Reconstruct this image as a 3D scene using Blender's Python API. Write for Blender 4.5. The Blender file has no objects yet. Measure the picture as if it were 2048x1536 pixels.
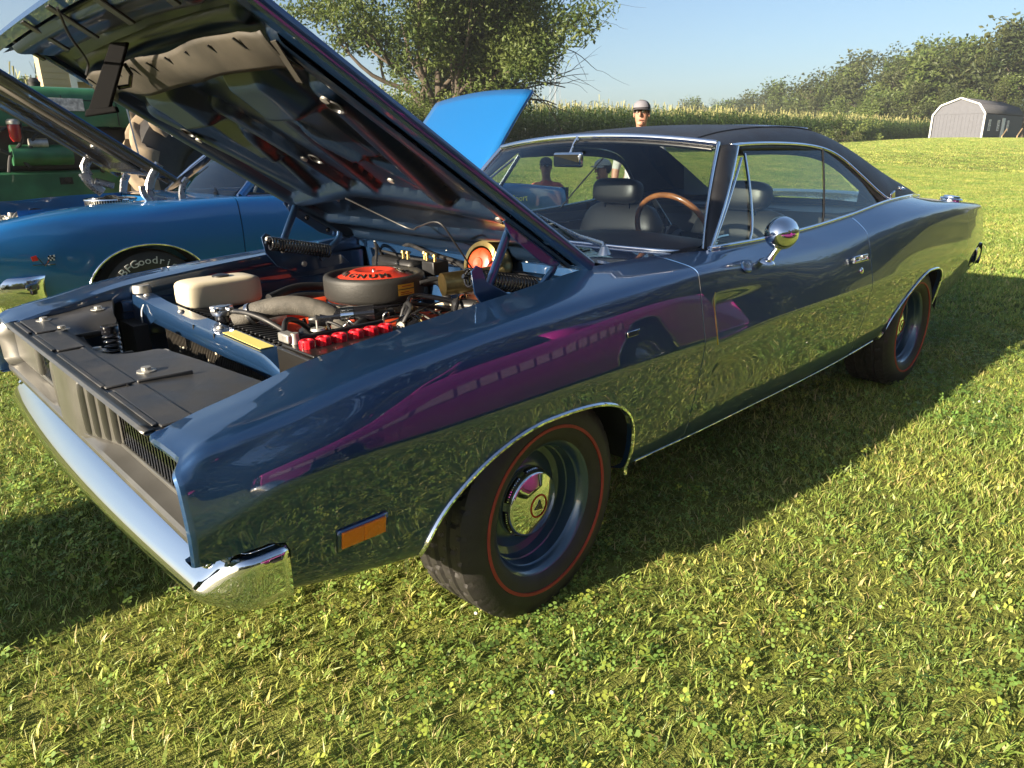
import bpy, bmesh, math, random
import numpy as np
from mathutils import Vector, Matrix, noise as pnoise

random.seed(7)
RNG = np.random.default_rng(7)
SC = bpy.context.scene
COL = SC.collection
R = math.radians

# ------------------------------------------------------------------ camera
# world frame: x runs from the nose of the navy car to its tail, y from its driver side to its passenger side, z up
CAM_POS = Vector((-0.3433, -2.1757, 1.3029))
YAW, PITCH, ROLL, FPX = 0.8134, -0.3152, -0.015, 1430.0
_d = Vector((math.cos(PITCH) * math.cos(YAW), math.cos(PITCH) * math.sin(YAW), math.sin(PITCH)))
_r = _d.cross(Vector((0, 0, 1))).normalized()
_u = _r.cross(_d)
_r2 = _r * math.cos(ROLL) + _u * math.sin(ROLL)
_u2 = -_r * math.sin(ROLL) + _u * math.cos(ROLL)
cam_data = bpy.data.cameras.new('camera')
cam_data.sensor_fit = 'HORIZONTAL'
cam_data.sensor_width = 36.0
cam_data.lens = 36.0 * FPX / 2048.0
cam_data.clip_start = 0.05
cam_data.clip_end = 2000.0
cam = bpy.data.objects.new('camera', cam_data)
COL.objects.link(cam)
cam.matrix_world = Matrix(((_r2.x, _u2.x, -_d.x, CAM_POS.x), (_r2.y, _u2.y, -_d.y, CAM_POS.y), (_r2.z, _u2.z, -_d.z, CAM_POS.z), (0, 0, 0, 1)))
SC.camera = cam

# ------------------------------------------------------------------ light
SUN_EL = R(17.0)
SUN_DIR = Vector((-0.9965 * math.cos(SUN_EL), 0.083 * math.cos(SUN_EL), math.sin(SUN_EL))).normalized()   # towards the sun
world = bpy.data.worlds.new('World')
SC.world = world
world.use_nodes = True
_nt = world.node_tree
_nt.nodes.clear()
_sky = _nt.nodes.new('ShaderNodeTexSky')
_sky.sky_type = 'NISHITA'
_sky.sun_disc = False
_sky.sun_elevation = SUN_EL
_sky.sun_rotation = math.atan2(SUN_DIR.x, SUN_DIR.y)
_sky.altitude = 200
_sky.air_density = 1.0
_sky.dust_density = 2.0
_sky.ozone_density = 3.0
_bg = _nt.nodes.new('ShaderNodeBackground')
_bg.inputs['Strength'].default_value = 0.052
_wo = _nt.nodes.new('ShaderNodeOutputWorld')
_nt.links.new(_sky.outputs[0], _bg.inputs[0])
_nt.links.new(_bg.outputs[0], _wo.inputs[0])
sun_data = bpy.data.lights.new('sun', 'SUN')
sun_data.energy = 5.0
sun_data.angle = R(0.53)
sun_data.color = (1.0, 0.86, 0.66)
sun = bpy.data.objects.new('sun', sun_data)
COL.objects.link(sun)
sun.rotation_euler = (-SUN_DIR).to_track_quat('-Z', 'Y').to_euler()
sun.location = (-20, 2, 12)
vs = SC.view_settings
vs.view_transform = 'Standard'
vs.look = 'None'
vs.gamma = 1.0
vs.use_curve_mapping = False
vs.exposure = 1.8
SC.cycles.max_bounces = 10
SC.cycles.transparent_max_bounces = 24
SC.cycles.sample_clamp_indirect = 6.0
SC.cycles.caustics_reflective = False
SC.cycles.caustics_refractive = False

# ------------------------------------------------------------------ terrain height
def sst(t):
    t = min(1.0, max(0.0, t))
    return t * t * (3 - 2 * t)
def gz(x, y):
    z = 1.33 * (0.35 * sst((y - 2.6) / 13.0) + 0.65 * sst((y - 6.0) / 24.0))
    z += 0.93 * sst((x - 20) / 55.0) * (1 - sst((y - 17) / 11.0)) * sst((y + 40) / 40.0)
    return z

# ------------------------------------------------------------------ mesh helpers
class MB:
    """collects vertices and faces; build() links them as ONE mesh object"""
    def __init__(s):
        s.v = []; s.f = []; s.m = []
    def add(s, vs_, fs_, mi=0):
        b = len(s.v)
        s.v.extend([tuple(p) for p in vs_])
        for f in fs_:
            s.f.append(tuple(i + b for i in f)); s.m.append(mi)
        return s
    def box(s, c, d, rot=None, mi=0):
        hx, hy, hz = d[0] / 2, d[1] / 2, d[2] / 2
        P = [Vector((sx * hx, sy * hy, sz * hz)) for sx in (-1, 1) for sy in (-1, 1) for sz in (-1, 1)]
        if rot is not None: P = [rot @ p for p in P]
        c = Vector(c)
        return s.add([p + c for p in P], [(0, 1, 3, 2), (4, 6, 7, 5), (0, 4, 5, 1), (2, 3, 7, 6), (0, 2, 6, 4), (1, 5, 7, 3)], mi)
    def tube(s, path, r, n=8, cap=True, mi=0, flat=1.0):
        P = [Vector(p) for p in path]
        rs = r if hasattr(r, '__len__') else [r] * len(P)
        up = None; rings = []
        for i, p in enumerate(P):
            t = (P[min(i + 1, len(P) - 1)] - P[max(i - 1, 0)])
            if t.length < 1e-9: t = Vector((0, 0, 1))
            t.normalize()
            if up is None:
                a = Vector((0, 0, 1)) if abs(t.z) < 0.9 else Vector((1, 0, 0))
                up = (a - t * a.dot(t)).normalized()
            else:
                up = up - t * up.dot(t)
                up = up.normalized() if up.length > 1e-6 else t.orthogonal().normalized()
            sd = t.cross(up)
            rings.append([p + (up * math.cos(2 * math.pi * k / n) + sd * math.sin(2 * math.pi * k / n) * flat) * rs[i] for k in range(n)])
        V = [q for rg in rings for q in rg]
        F = [(i * n + k, i * n + (k + 1) % n, (i + 1) * n + (k + 1) % n, (i + 1) * n + k) for i in range(len(P) - 1) for k in range(n)]
        if cap:
            F.append(tuple(range(n - 1, -1, -1))); F.append(tuple((len(P) - 1) * n + k for k in range(n)))
        return s.add(V, F, mi)
    def lathe(s, prof, c=(0, 0, 0), axis=(0, 0, 1), n=32, mi=0, closed=False):
        """prof: list of (radius, height along axis)"""
        q = Vector((0, 0, 1)).rotation_difference(Vector(axis)).to_matrix()
        c = Vector(c); V = []
        for (r, h) in prof:
            for k in range(n):
                a = 2 * math.pi * k / n
                V.append(c + q @ Vector((r * math.cos(a), r * math.sin(a), h)))
        L = len(prof); F = []
        for i in range(L - (0 if closed else 1)):
            j = (i + 1) % L
            for k in range(n):
                F.append((i * n + k, i * n + (k + 1) % n, j * n + (k + 1) % n, j * n + k))
        return s.add(V, F, mi)
    def cyl(s, a, b, r, n=16, mi=0, r2=None):
        a = Vector(a); b = Vector(b)
        h = (b - a).length
        r2 = r if r2 is None else r2
        return s.lathe([(0.0001, 0), (r, 0), (r2, h), (0.0001, h)], a, (b - a).normalized(), n, mi)
    def grid(s, rows, mi=0, wrap=False, flip=False):
        """rows: list of equally long point lists"""
        n = len(rows[0]); V = [p for rw in rows for p in rw]; F = []
        for i in range(len(rows) - 1):
            for k in range(n if wrap else n - 1):
                k2 = (k + 1) % n
                q = (i * n + k, i * n + k2, (i + 1) * n + k2, (i + 1) * n + k)
                F.append(q[::-1] if flip else q)
        return s.add(V, F, mi)
    def prism(s, poly, off, mi=0):
        """poly: list of 3d points (planar), off: extrusion vector"""
        n = len(poly); off = Vector(off)
        A = [Vector(p) for p in poly]; B = [p + off for p in A]
        F = [tuple(range(n)), tuple(range(2 * n - 1, n - 1, -1))] + [(k, n + k, n + (k + 1) % n, (k + 1) % n) for k in range(n)]
        return s.add(A + B, F, mi)
    def build(s, name, mats, parent=None, smooth=40, bevel=0, seg=2, solid=0, fix=True, weld=0, **tags):
        me = bpy.data.meshes.new(name)
        me.from_pydata([tuple(p) for p in s.v], [], s.f)
        mats = mats if isinstance(mats, (list, tuple)) else [mats]
        for m in mats: me.materials.append(m)
        if len(mats) > 1: me.polygons.foreach_set('material_index', s.m)
        if fix or weld:
            bm = bmesh.new(); bm.from_mesh(me)
            if weld: bmesh.ops.remove_doubles(bm, verts=bm.verts, dist=weld)
            if fix: bmesh.ops.recalc_face_normals(bm, faces=bm.faces)
            bm.to_mesh(me); bm.free()
        if smooth:
            me.polygons.foreach_set('use_smooth', [True] * len(me.polygons))
            me.set_sharp_from_angle(angle=R(smooth))
        me.update()
        o = bpy.data.objects.new(name, me)
        COL.objects.link(o)
        if parent is not None: o.parent = parent
        if solid:
            md = o.modifiers.new('Solidify', 'SOLIDIFY'); md.thickness = solid; md.offset = 0
        if bevel:
            md = o.modifiers.new('Bevel', 'BEVEL'); md.width = bevel; md.segments = seg; md.limit_method = 'ANGLE'; md.angle_limit = R(35)
        for k, val in tags.items(): o[k] = val
        return o

def thing(name, label, cat, loc=(0, 0, 0), rz=0.0, group=None):
    o = bpy.data.objects.new(name, None)
    COL.objects.link(o)
    o.location = loc; o.rotation_euler = (0, 0, rz)
    o['label'] = label; o['category'] = cat
    if group: o['group'] = group
    return o
def part(name, parent, loc=(0, 0, 0), rot=(0, 0, 0)):
    o = bpy.data.objects.new(name, None)
    COL.objects.link(o); o.parent = parent
    o.location = loc; o.rotation_euler = rot
    return o
def copy_tree(o, parent=None):
    c = o.copy(); COL.objects.link(c); c.parent = parent
    for ch in list(o.children): copy_tree(ch, c)
    return c
def tag(o, label, cat, group=None):
    o['label'] = label; o['category'] = cat
    if group: o['group'] = group
    return o

def curve(keys):
    """smooth interpolation: keys = [(x, a, b..)], returns f(x) -> tuple"""
    K = np.array(keys, float); X = K[:, 0]; Y = K[:, 1:]
    d = np.diff(Y, axis=0) / np.diff(X)[:, None]
    T = np.zeros_like(Y)
    T[0] = d[0]; T[-1] = d[-1]
    for i in range(1, len(X) - 1):
        h0, h1 = X[i] - X[i - 1], X[i + 1] - X[i]
        T[i] = np.where(d[i - 1] * d[i] > 0, (d[i - 1] * h1 + d[i] * h0) / (h0 + h1), 0.35 * (d[i - 1] * h1 + d[i] * h0) / (h0 + h1))
    def f(x):
        i = int(np.clip(np.searchsorted(X, x) - 1, 0, len(X) - 2))
        h = X[i + 1] - X[i]; t = (x - X[i]) / h
        t = min(1.0, max(0.0, t))
        h00 = 2 * t**3 - 3 * t**2 + 1; h10 = t**3 - 2 * t**2 + t; h01 = -2 * t**3 + 3 * t**2; h11 = t**3 - t**2
        return tuple(h00 * Y[i] + h10 * h * T[i] + h01 * Y[i + 1] + h11 * h * T[i + 1])
    return f
def spline(pts, n):
    """catmull-rom through 3d points, n samples"""
    P = [Vector(p) for p in pts]
    out = []
    L = len(P) - 1
    for j in range(n):
        t = j / (n - 1) * L
        i = min(int(t), L - 1); t -= i
        p0 = P[i - 1] if i > 0 else P[0] * 2 - P[1]
        p1, p2 = P[i], P[i + 1]
        p3 = P[i + 2] if i + 2 <= L else P[L] * 2 - P[L - 1]
        out.append(0.5 * ((2 * p1) + (p2 - p0) * t + (2 * p0 - 5 * p1 + 4 * p2 - p3) * t * t + (3 * p1 - p0 - 3 * p2 + p3) * t**3))
    return out
def spline_c(pts, n):
    """centripetal catmull-rom through 3d points: tight corners do not overshoot"""
    P = [Vector(p) for p in pts]; P = [P[0] * 2 - P[1]] + P + [P[-1] * 2 - P[-2]]
    T = [0.0]
    for a, b in zip(P[:-1], P[1:]): T.append(T[-1] + max(1e-4, (b - a).length) ** .5)
    out = []; t0, t1 = T[1], T[-2]
    for j in range(n):
        t = t0 + (t1 - t0) * j / (n - 1); i = 1
        while i < len(P) - 3 and t > T[i + 1]: i += 1
        a, b, c, d = P[i - 1:i + 3]; ta, tb, tc, td = T[i - 1:i + 3]
        A1 = a * ((tb - t) / (tb - ta)) + b * ((t - ta) / (tb - ta)); A2 = b * ((tc - t) / (tc - tb)) + c * ((t - tb) / (tc - tb)); A3 = c * ((td - t) / (td - tc)) + d * ((t - tc) / (td - tc))
        B1 = A1 * ((tc - t) / (tc - ta)) + A2 * ((t - ta) / (tc - ta)); B2 = A2 * ((td - t) / (td - tb)) + A3 * ((t - tb) / (td - tb))
        out.append(B1 * ((tc - t) / (tc - tb)) + B2 * ((t - tb) / (tc - tb)))
    return out
def lin(a, b, n): return [a + (b - a) * i / (n - 1) for i in range(n)]
def cshade(curve_data_text, size, ext, mat, name, parent, M, sx=1.0, **tags):
    """flat lettering as a mesh"""
    cu = bpy.data.curves.new(name, 'FONT'); cu.body = curve_data_text; cu.size = size; cu.extrude = ext
    cu.align_x = 'CENTER'; cu.align_y = 'CENTER'; cu.resolution_u = 2
    to = bpy.data.objects.new(name + '_tmp', cu); COL.objects.link(to)
    dg = bpy.context.evaluated_depsgraph_get()
    me = bpy.data.meshes.new_from_object(to.evaluated_get(dg))
    bpy.data.objects.remove(to); bpy.data.curves.remove(cu)
    me.transform(M @ Matrix.Diagonal((sx, 1, 1, 1)))
    me.materials.clear(); me.materials.append(mat)
    o = bpy.data.objects.new(name, me); COL.objects.link(o)
    if parent is not None: o.parent = parent
    for k, val in tags.items(): o[k] = val
    return o
def frame(origin, xdir, ydir):
    x = Vector(xdir).normalized(); y = Vector(ydir); y = (y - x * y.dot(x)).normalized(); z = x.cross(y)
    o = Vector(origin)
    return Matrix(((x.x, y.x, z.x, o.x), (x.y, y.y, z.y, o.y), (x.z, y.z, z.z, o.z), (0, 0, 0, 1)))

# ------------------------------------------------------------------ materials
def mat(name, col, rough=0.5, metal=0.0, coat=0.0, coat_rough=0.03, spec=0.5, var=0.0, vscale=8.0, bump=0.0, bscale=60.0, rvar=0.0, trans=0.0, emit=None, ior=1.5, coat_ior=1.5, col2=None, detail=4.0, sheen=0.0):
    m = bpy.data.materials.new(name); m.use_nodes = True
    nt = m.node_tree; b = nt.nodes['Principled BSDF']
    b.inputs['Base Color'].default_value = (*col, 1); b.inputs['Roughness'].default_value = rough
    b.inputs['Metallic'].default_value = metal; b.inputs['Coat Weight'].default_value = coat
    b.inputs['Coat Roughness'].default_value = coat_rough; b.inputs['Specular IOR Level'].default_value = spec
    b.inputs['IOR'].default_value = ior; b.inputs['Coat IOR'].default_value = coat_ior
    b.inputs['Transmission Weight'].default_value = trans
    if sheen: b.inputs['Sheen Weight'].default_value = sheen
    if emit: b.inputs['Emission Color'].default_value = (*emit, 1); b.inputs['Emission Strength'].default_value = 1
    if var or bump or rvar or col2:
        tc = nt.nodes.new('ShaderNodeTexCoord')
        if var or rvar or col2:
            nz = nt.nodes.new('ShaderNodeTexNoise'); nz.inputs['Scale'].default_value = vscale; nz.inputs['Detail'].default_value = detail
            nt.links.new(tc.outputs['Object'], nz.inputs['Vector'])
        if var or col2:
            rp = nt.nodes.new('ShaderNodeValToRGB')
            c1 = [max(0, c * (1 - var)) for c in col]; c2 = [min(1, c * (1 + var)) for c in col] if col2 is None else col2
            rp.color_ramp.elements[0].position = 0.32; rp.color_ramp.elements[1].position = 0.68
            rp.color_ramp.elements[0].color = (*c1, 1); rp.color_ramp.elements[1].color = (*c2, 1)
            nt.links.new(nz.outputs['Fac'], rp.inputs['Fac']); nt.links.new(rp.outputs['Color'], b.inputs['Base Color'])
        if rvar:
            mr = nt.nodes.new('ShaderNodeMapRange'); mr.inputs['To Min'].default_value = max(0, rough - rvar); mr.inputs['To Max'].default_value = min(1, rough + rvar)
            mr.inputs['From Min'].default_value = 0.3; mr.inputs['From Max'].default_value = 0.7
            nt.links.new(nz.outputs['Fac'], mr.inputs['Value']); nt.links.new(mr.outputs['Result'], b.inputs['Roughness'])
        if bump:
            nb = nt.nodes.new('ShaderNodeTexNoise'); nb.inputs['Scale'].default_value = bscale; nb.inputs['Detail'].default_value = 3
            bp = nt.nodes.new('ShaderNodeBump'); bp.inputs['Strength'].default_value = bump; bp.inputs['Distance'].default_value = 0.01
            nt.links.new(tc.outputs['Object'], nb.inputs['Vector']); nt.links.new(nb.outputs['Fac'], bp.inputs['Height'])
            nt.links.new(bp.outputs['Normal'], b.inputs['Normal'])
    return m
def leafmat(name, c1, c2, scale=0.6, transl=0.35, rough=0.5):
    """leaf surface: colour varies by noise over the crown, light passes through"""
    m = bpy.data.materials.new(name); m.use_nodes = True
    nt = m.node_tree; nt.nodes.clear()
    out = nt.nodes.new('ShaderNodeOutputMaterial'); mx = nt.nodes.new('ShaderNodeMixShader'); mx.inputs[0].default_value = transl
    pb = nt.nodes.new('ShaderNodeBsdfPrincipled'); pb.inputs['Roughness'].default_value = rough; pb.inputs['Specular IOR Level'].default_value = 0.3
    tr = nt.nodes.new('ShaderNodeBsdfTranslucent')
    tc = nt.nodes.new('ShaderNodeNewGeometry'); nz = nt.nodes.new('ShaderNodeTexNoise'); nz.inputs['Scale'].default_value = scale; nz.inputs['Detail'].default_value = 6
    nz.inputs['Roughness'].default_value = 0.75
    rp = nt.nodes.new('ShaderNodeValToRGB'); rp.color_ramp.elements[0].position = 0.35; rp.color_ramp.elements[1].position = 0.65
    rp.color_ramp.elements[0].color = (*c1, 1); rp.color_ramp.elements[1].color = (*c2, 1)
    hs = nt.nodes.new('ShaderNodeHueSaturation'); hs.inputs['Saturation'].default_value = 1.1; hs.inputs['Value'].default_value = 1.3
    L = nt.links.new
    L(tc.outputs['Position'], nz.inputs['Vector']); L(nz.outputs['Fac'], rp.inputs['Fac']); L(rp.outputs['Color'], pb.inputs['Base Color'])
    L(rp.outputs['Color'], hs.inputs['Color']); L(hs.outputs['Color'], tr.inputs['Color'])
    L(pb.outputs[0], mx.inputs[1]); L(tr.outputs[0], mx.inputs[2]); L(mx.outputs[0], out.inputs[0])
    return m
def glassmat(name, tint, ior=1.5, rough=0.0):
    """thin pane: tinted see-through mixed with a mirror reflection by fresnel"""
    m = bpy.data.materials.new(name); m.use_nodes = True
    nt = m.node_tree; nt.nodes.clear(); L = nt.links.new
    out = nt.nodes.new('ShaderNodeOutputMaterial'); mx = nt.nodes.new('ShaderNodeMixShader')
    fr = nt.nodes.new('ShaderNodeFresnel'); ge = nt.nodes.new('ShaderNodeNewGeometry'); mp = nt.nodes.new('ShaderNodeMapRange')
    mp.inputs['To Min'].default_value = ior; mp.inputs['To Max'].default_value = 1 / ior   # a sheet reflects alike from both sides
    L(ge.outputs['Backfacing'], mp.inputs['Value']); L(mp.outputs['Result'], fr.inputs['IOR'])
    tr = nt.nodes.new('ShaderNodeBsdfTransparent'); tr.inputs['Color'].default_value = (*tint, 1)
    gl = nt.nodes.new('ShaderNodeBsdfGlossy'); gl.inputs['Roughness'].default_value = rough
    L(fr.outputs[0], mx.inputs[0]); L(tr.outputs[0], mx.inputs[1]); L(gl.outputs[0], mx.inputs[2]); L(mx.outputs[0], out.inputs[0])
    return m

M = {}
def paint(name, col, metal=0.7, rough=0.32, coat_ior=1.6):
    return mat(name, col, rough=rough, metal=metal, coat=1.0, coat_rough=0.015, coat_ior=coat_ior, bump=0.012, bscale=5.0)
M['navy'] = paint('navy metallic paint', (0.016, 0.058, 0.152), metal=0.75, rough=0.42, coat_ior=1.9)
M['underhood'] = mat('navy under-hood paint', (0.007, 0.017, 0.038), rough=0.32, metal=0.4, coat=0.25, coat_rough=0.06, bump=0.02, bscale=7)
M['azure'] = paint('bright blue metallic paint', (0.010, 0.165, 0.46), metal=0.50, rough=0.4, coat_ior=1.6)
M['purple'] = paint('plum paint', (0.56, 0.03, 0.34), metal=0.1, rough=0.35)
M['chrome'] = mat('chrome', (0.82, 0.83, 0.85), rough=0.035, metal=1.0)
M['steel'] = mat('brushed steel', (0.55, 0.55, 0.55), rough=0.3, metal=1.0, rvar=0.12, vscale=30)
M['zinc'] = mat('dull zinc', (0.42, 0.41, 0.38), rough=0.5, metal=0.8, var=0.25, vscale=20)
M['blackgloss'] = mat('black gloss paint', (0.008, 0.008, 0.01), rough=0.12, coat=0.5)
M['blacksat'] = mat('satin black', (0.012, 0.012, 0.013), rough=0.42, rvar=0.1, vscale=18)
M['rubber'] = mat('hose rubber', (0.014, 0.014, 0.015), rough=0.5, var=0.3, vscale=25, rvar=0.12)
M['tyre'] = mat('tyre rubber', (0.021, 0.019, 0.018), rough=0.55, var=0.25, vscale=14, bump=0.08, bscale=160)
M['redline'] = mat('red tyre stripe', (0.33, 0.035, 0.022), rough=0.6, var=0.12, vscale=30)
M['whiteletter'] = mat('white tyre lettering', (0.6, 0.6, 0.58), rough=0.6)
M['vinyl'] = mat('black vinyl roof', (0.016, 0.016, 0.018), rough=0.48, bump=0.25, bscale=420, rvar=0.05, vscale=6)
M['leather'] = mat('black seat vinyl', (0.011, 0.011, 0.012), rough=0.4, bump=0.08, bscale=220)
M['plastic'] = mat('dusty grey black plastic', (0.036, 0.035, 0.034), rough=0.40, var=0.35, vscale=9, bump=0.1, bscale=300, rvar=0.12)
M['greytrim'] = mat('grey argent paint', (0.150, 0.145, 0.132), rough=0.34, metal=0.6, var=0.08, vscale=10, rvar=0.05)
M['grillblack'] = mat('grille black', (0.006, 0.006, 0.007), rough=0.5)
M['amber'] = mat('amber lens', (0.85, 0.20, 0.008), rough=0.18, coat=0.6, bump=0.25, bscale=130)
M['hemi'] = mat('orange engine enamel', (0.52, 0.058, 0.018), rough=0.38, var=0.25, vscale=18, rvar=0.15)
M['lidred'] = mat('orange red lid enamel', (0.55, 0.045, 0.022), rough=0.33, coat=0.3)
M['crinkle'] = mat('black crinkle paint', (0.022, 0.021, 0.019), rough=0.5, bump=0.2, bscale=380)
M['fins'] = mat('radiator fins', (0.022, 0.018, 0.013), rough=0.6, var=0.6, vscale=60)
M['milky'] = mat('aged white plastic', (0.62, 0.55, 0.40), rough=0.42, var=0.06, vscale=6)
M['decal'] = mat('yellow decal', (0.75, 0.42, 0.03), rough=0.5)
M['decalpale'] = mat('pale yellow decal', (0.68, 0.58, 0.16), rough=0.5)
M['batcap'] = mat('red cap plastic', (0.6, 0.012, 0.022), rough=0.28)
M['batcase'] = mat('battery case', (0.012, 0.011, 0.01), rough=0.3)
M['alu'] = mat('cast aluminium', (0.42, 0.40, 0.36), rough=0.42, metal=0.85, var=0.3, vscale=40, bump=0.3, bscale=90)
M['gold'] = mat('gold zinc plating', (0.50, 0.38, 0.16), rough=0.32, metal=1.0, var=0.35, vscale=14)
M['sealrub'] = mat('weathered grey rubber', (0.042, 0.036, 0.028), rough=0.65, var=0.45, vscale=7)
M['wood'] = mat('wheel rim wood', (0.30, 0.115, 0.035), rough=0.25, coat=0.7, var=0.3, vscale=20)
M['glass'] = glassmat('clear window glass', (0.62, 0.68, 0.70), ior=1.85)
M['blackmatte'] = mat('matt black', (0.004, 0.004, 0.0045), rough=0.8, spec=0.08)
M['sglass'] = glassmat('side window glass', (0.72, 0.80, 0.74))
M['dark'] = mat('underbody black', (0.008, 0.008, 0.008), rough=0.8)
M['redemb'] = mat('red enamel', (0.42, 0.02, 0.015), rough=0.25)
M['white'] = mat('white enamel', (0.78, 0.78, 0.76), rough=0.35)
M['headliner'] = mat('headliner', (0.02, 0.02, 0.022), rough=0.8)
M['mirrorg'] = mat('mirror glass', (0.75, 0.76, 0.78), rough=0.02, metal=1.0)
def pix(px, py, axis, val):
    """where the sight line through a photo pixel (2048 wide) meets a plane"""
    v = _d + _r2 * ((px - 1024) / FPX) + _u2 * ((768 - py) / FPX)
    return CAM_POS + v * ((val - CAM_POS[axis]) / v[axis])
# ================================================================== the ground
def ground_mat():
    m = bpy.data.materials.new('lawn soil and turf'); m.use_nodes = True
    nt = m.node_tree; b = nt.nodes['Principled BSDF']; L = nt.links.new
    b.inputs['Roughness'].default_value = 0.9; b.inputs['Specular IOR Level'].default_value = 0.1
    g = nt.nodes.new('ShaderNodeNewGeometry')
    n1 = nt.nodes.new('ShaderNodeTexNoise'); n1.inputs['Scale'].default_value = 0.35; n1.inputs['Detail'].default_value = 8; n1.inputs['Roughness'].default_value = 0.7
    n2 = nt.nodes.new('ShaderNodeTexNoise'); n2.inputs['Scale'].default_value = 9.0; n2.inputs['Detail'].default_value = 6; n2.inputs['Roughness'].default_value = 0.8
    r1 = nt.nodes.new('ShaderNodeValToRGB'); r1.color_ramp.elements[0].color = (0.11, 0.135, 0.028, 1); r1.color_ramp.elements[1].color = (0.27, 0.29, 0.07, 1)
    r1.color_ramp.elements[0].position = 0.36; r1.color_ramp.elements[1].position = 0.64
    r2 = nt.nodes.new('ShaderNodeValToRGB'); r2.color_ramp.elements[0].color = (0.45, 0.45, 0.45, 1); r2.color_ramp.elements[1].color = (1, 1, 1, 1)
    r2.color_ramp.elements[0].position = 0.3; r2.color_ramp.elements[1].position = 0.7
    mx = nt.nodes.new('ShaderNodeMix'); mx.data_type = 'RGBA'; mx.blend_type = 'MULTIPLY'; mx.inputs['Factor'].default_value = 0.85
    L(g.outputs['Position'], n1.inputs['Vector']); L(g.outputs['Position'], n2.inputs['Vector'])
    L(n1.outputs['Fac'], r1.inputs['Fac']); L(n2.outputs['Fac'], r2.inputs['Fac'])
    L(r1.outputs['Color'], mx.inputs['A']); L(r2.outputs['Color'], mx.inputs['B']); L(mx.outputs['Result'], b.inputs['Base Color'])
    bp = nt.nodes.new('ShaderNodeBump'); bp.inputs['Strength'].default_value = 0.8; bp.inputs['Distance'].default_value = 0.05
    L(n2.outputs['Fac'], bp.inputs['Height']); L(bp.outputs['Normal'], b.inputs['Normal'])
    return m
def steps(a, b, n0, lo, hi):
    s_ = list(np.linspace(lo, hi, n0)); x = hi; d = (hi - lo) / n0
    while x < b: d *= 1.16; x += d; s_.append(min(x, b))
    x = lo; d = (hi - lo) / n0
    while x > a: d *= 1.16; x -= d; s_.insert(0, max(x, a))
    return s_
xs_ = steps(-600, 900, 60, -10, 110); ys_ = steps(-600, 900, 40, -12, 45)
MB().grid([[(x, y, gz(x, y)) for y in ys_] for x in xs_]).build('lawn', ground_mat(), smooth=60, fix=False, kind='structure')

# ------------------------------------------------------------------ scatter helper (one object made of many instances)
def scatter(name, tiles, pts, rots, scls, idx, label=None):
    me = bpy.data.meshes.new(name); me.from_pydata([tuple(p) for p in pts], [], [])
    n = len(pts)
    a = me.attributes.new('rot', 'FLOAT_VECTOR', 'POINT'); a.data.foreach_set('vector', np.array(rots, np.float32).ravel())
    a = me.attributes.new('scl', 'FLOAT_VECTOR', 'POINT'); a.data.foreach_set('vector', np.array(scls, np.float32).ravel())
    a = me.attributes.new('idx', 'INT', 'POINT'); a.data.foreach_set('value', np.array(idx, np.int32))
    o = bpy.data.objects.new(name, me); COL.objects.link(o)
    co = bpy.data.collections.new(name + ' pieces')
    for t in tiles: co.objects.link(t)
    ng = bpy.data.node_groups.new(name + ' scatter', 'GeometryNodeTree')
    ng.interface.new_socket('Geometry', in_out='INPUT', socket_type='NodeSocketGeometry'); ng.interface.new_socket('Geometry', in_out='OUTPUT', socket_type='NodeSocketGeometry')
    N = ng.nodes.new; L = ng.links.new
    gi, go = N('NodeGroupInput'), N('NodeGroupOutput')
    ci = N('GeometryNodeCollectionInfo'); ci.inputs['Collection'].default_value = co; ci.inputs['Separate Children'].default_value = True; ci.inputs['Reset Children'].default_value = True
    ip = N('GeometryNodeInstanceOnPoints'); ip.inputs['Pick Instance'].default_value = True
    def attr(nm, ty):
        q = N('GeometryNodeInputNamedAttribute'); q.data_type = ty; q.inputs['Name'].default_value = nm; return q.outputs['Attribute']
    L(gi.outputs[0], ip.inputs['Points']); L(ci.outputs[0], ip.inputs['Instance']); L(attr('idx', 'INT'), ip.inputs['Instance Index'])
    L(attr('rot', 'FLOAT_VECTOR'), ip.inputs['Rotation']); L(attr('scl', 'FLOAT_VECTOR'), ip.inputs['Scale']); L(ip.outputs[0], go.inputs[0])
    md = o.modifiers.new('scatter', 'NODES'); md.node_group = ng
    o['kind'] = 'stuff'
    if label: o['label'] = label
    return o
def loose(name, V, F, mats, mi=None, colors=None, smooth=True):
    """mesh object that is only used as a scatter piece"""
    me = bpy.data.meshes.new(name); me.from_pydata(V, [], F)
    for m in (mats if isinstance(mats, list) else [mats]): me.materials.append(m)
    if mi is not None: me.polygons.foreach_set('material_index', mi)
    if colors is not None:
        ca = me.color_attributes.new('tint', 'FLOAT_COLOR', 'POINT'); ca.data.foreach_set('color', np.array(colors, np.float32).ravel())
    if smooth: me.polygons.foreach_set('use_smooth', [True] * len(me.polygons))
    return bpy.data.objects.new(name, me)
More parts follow.
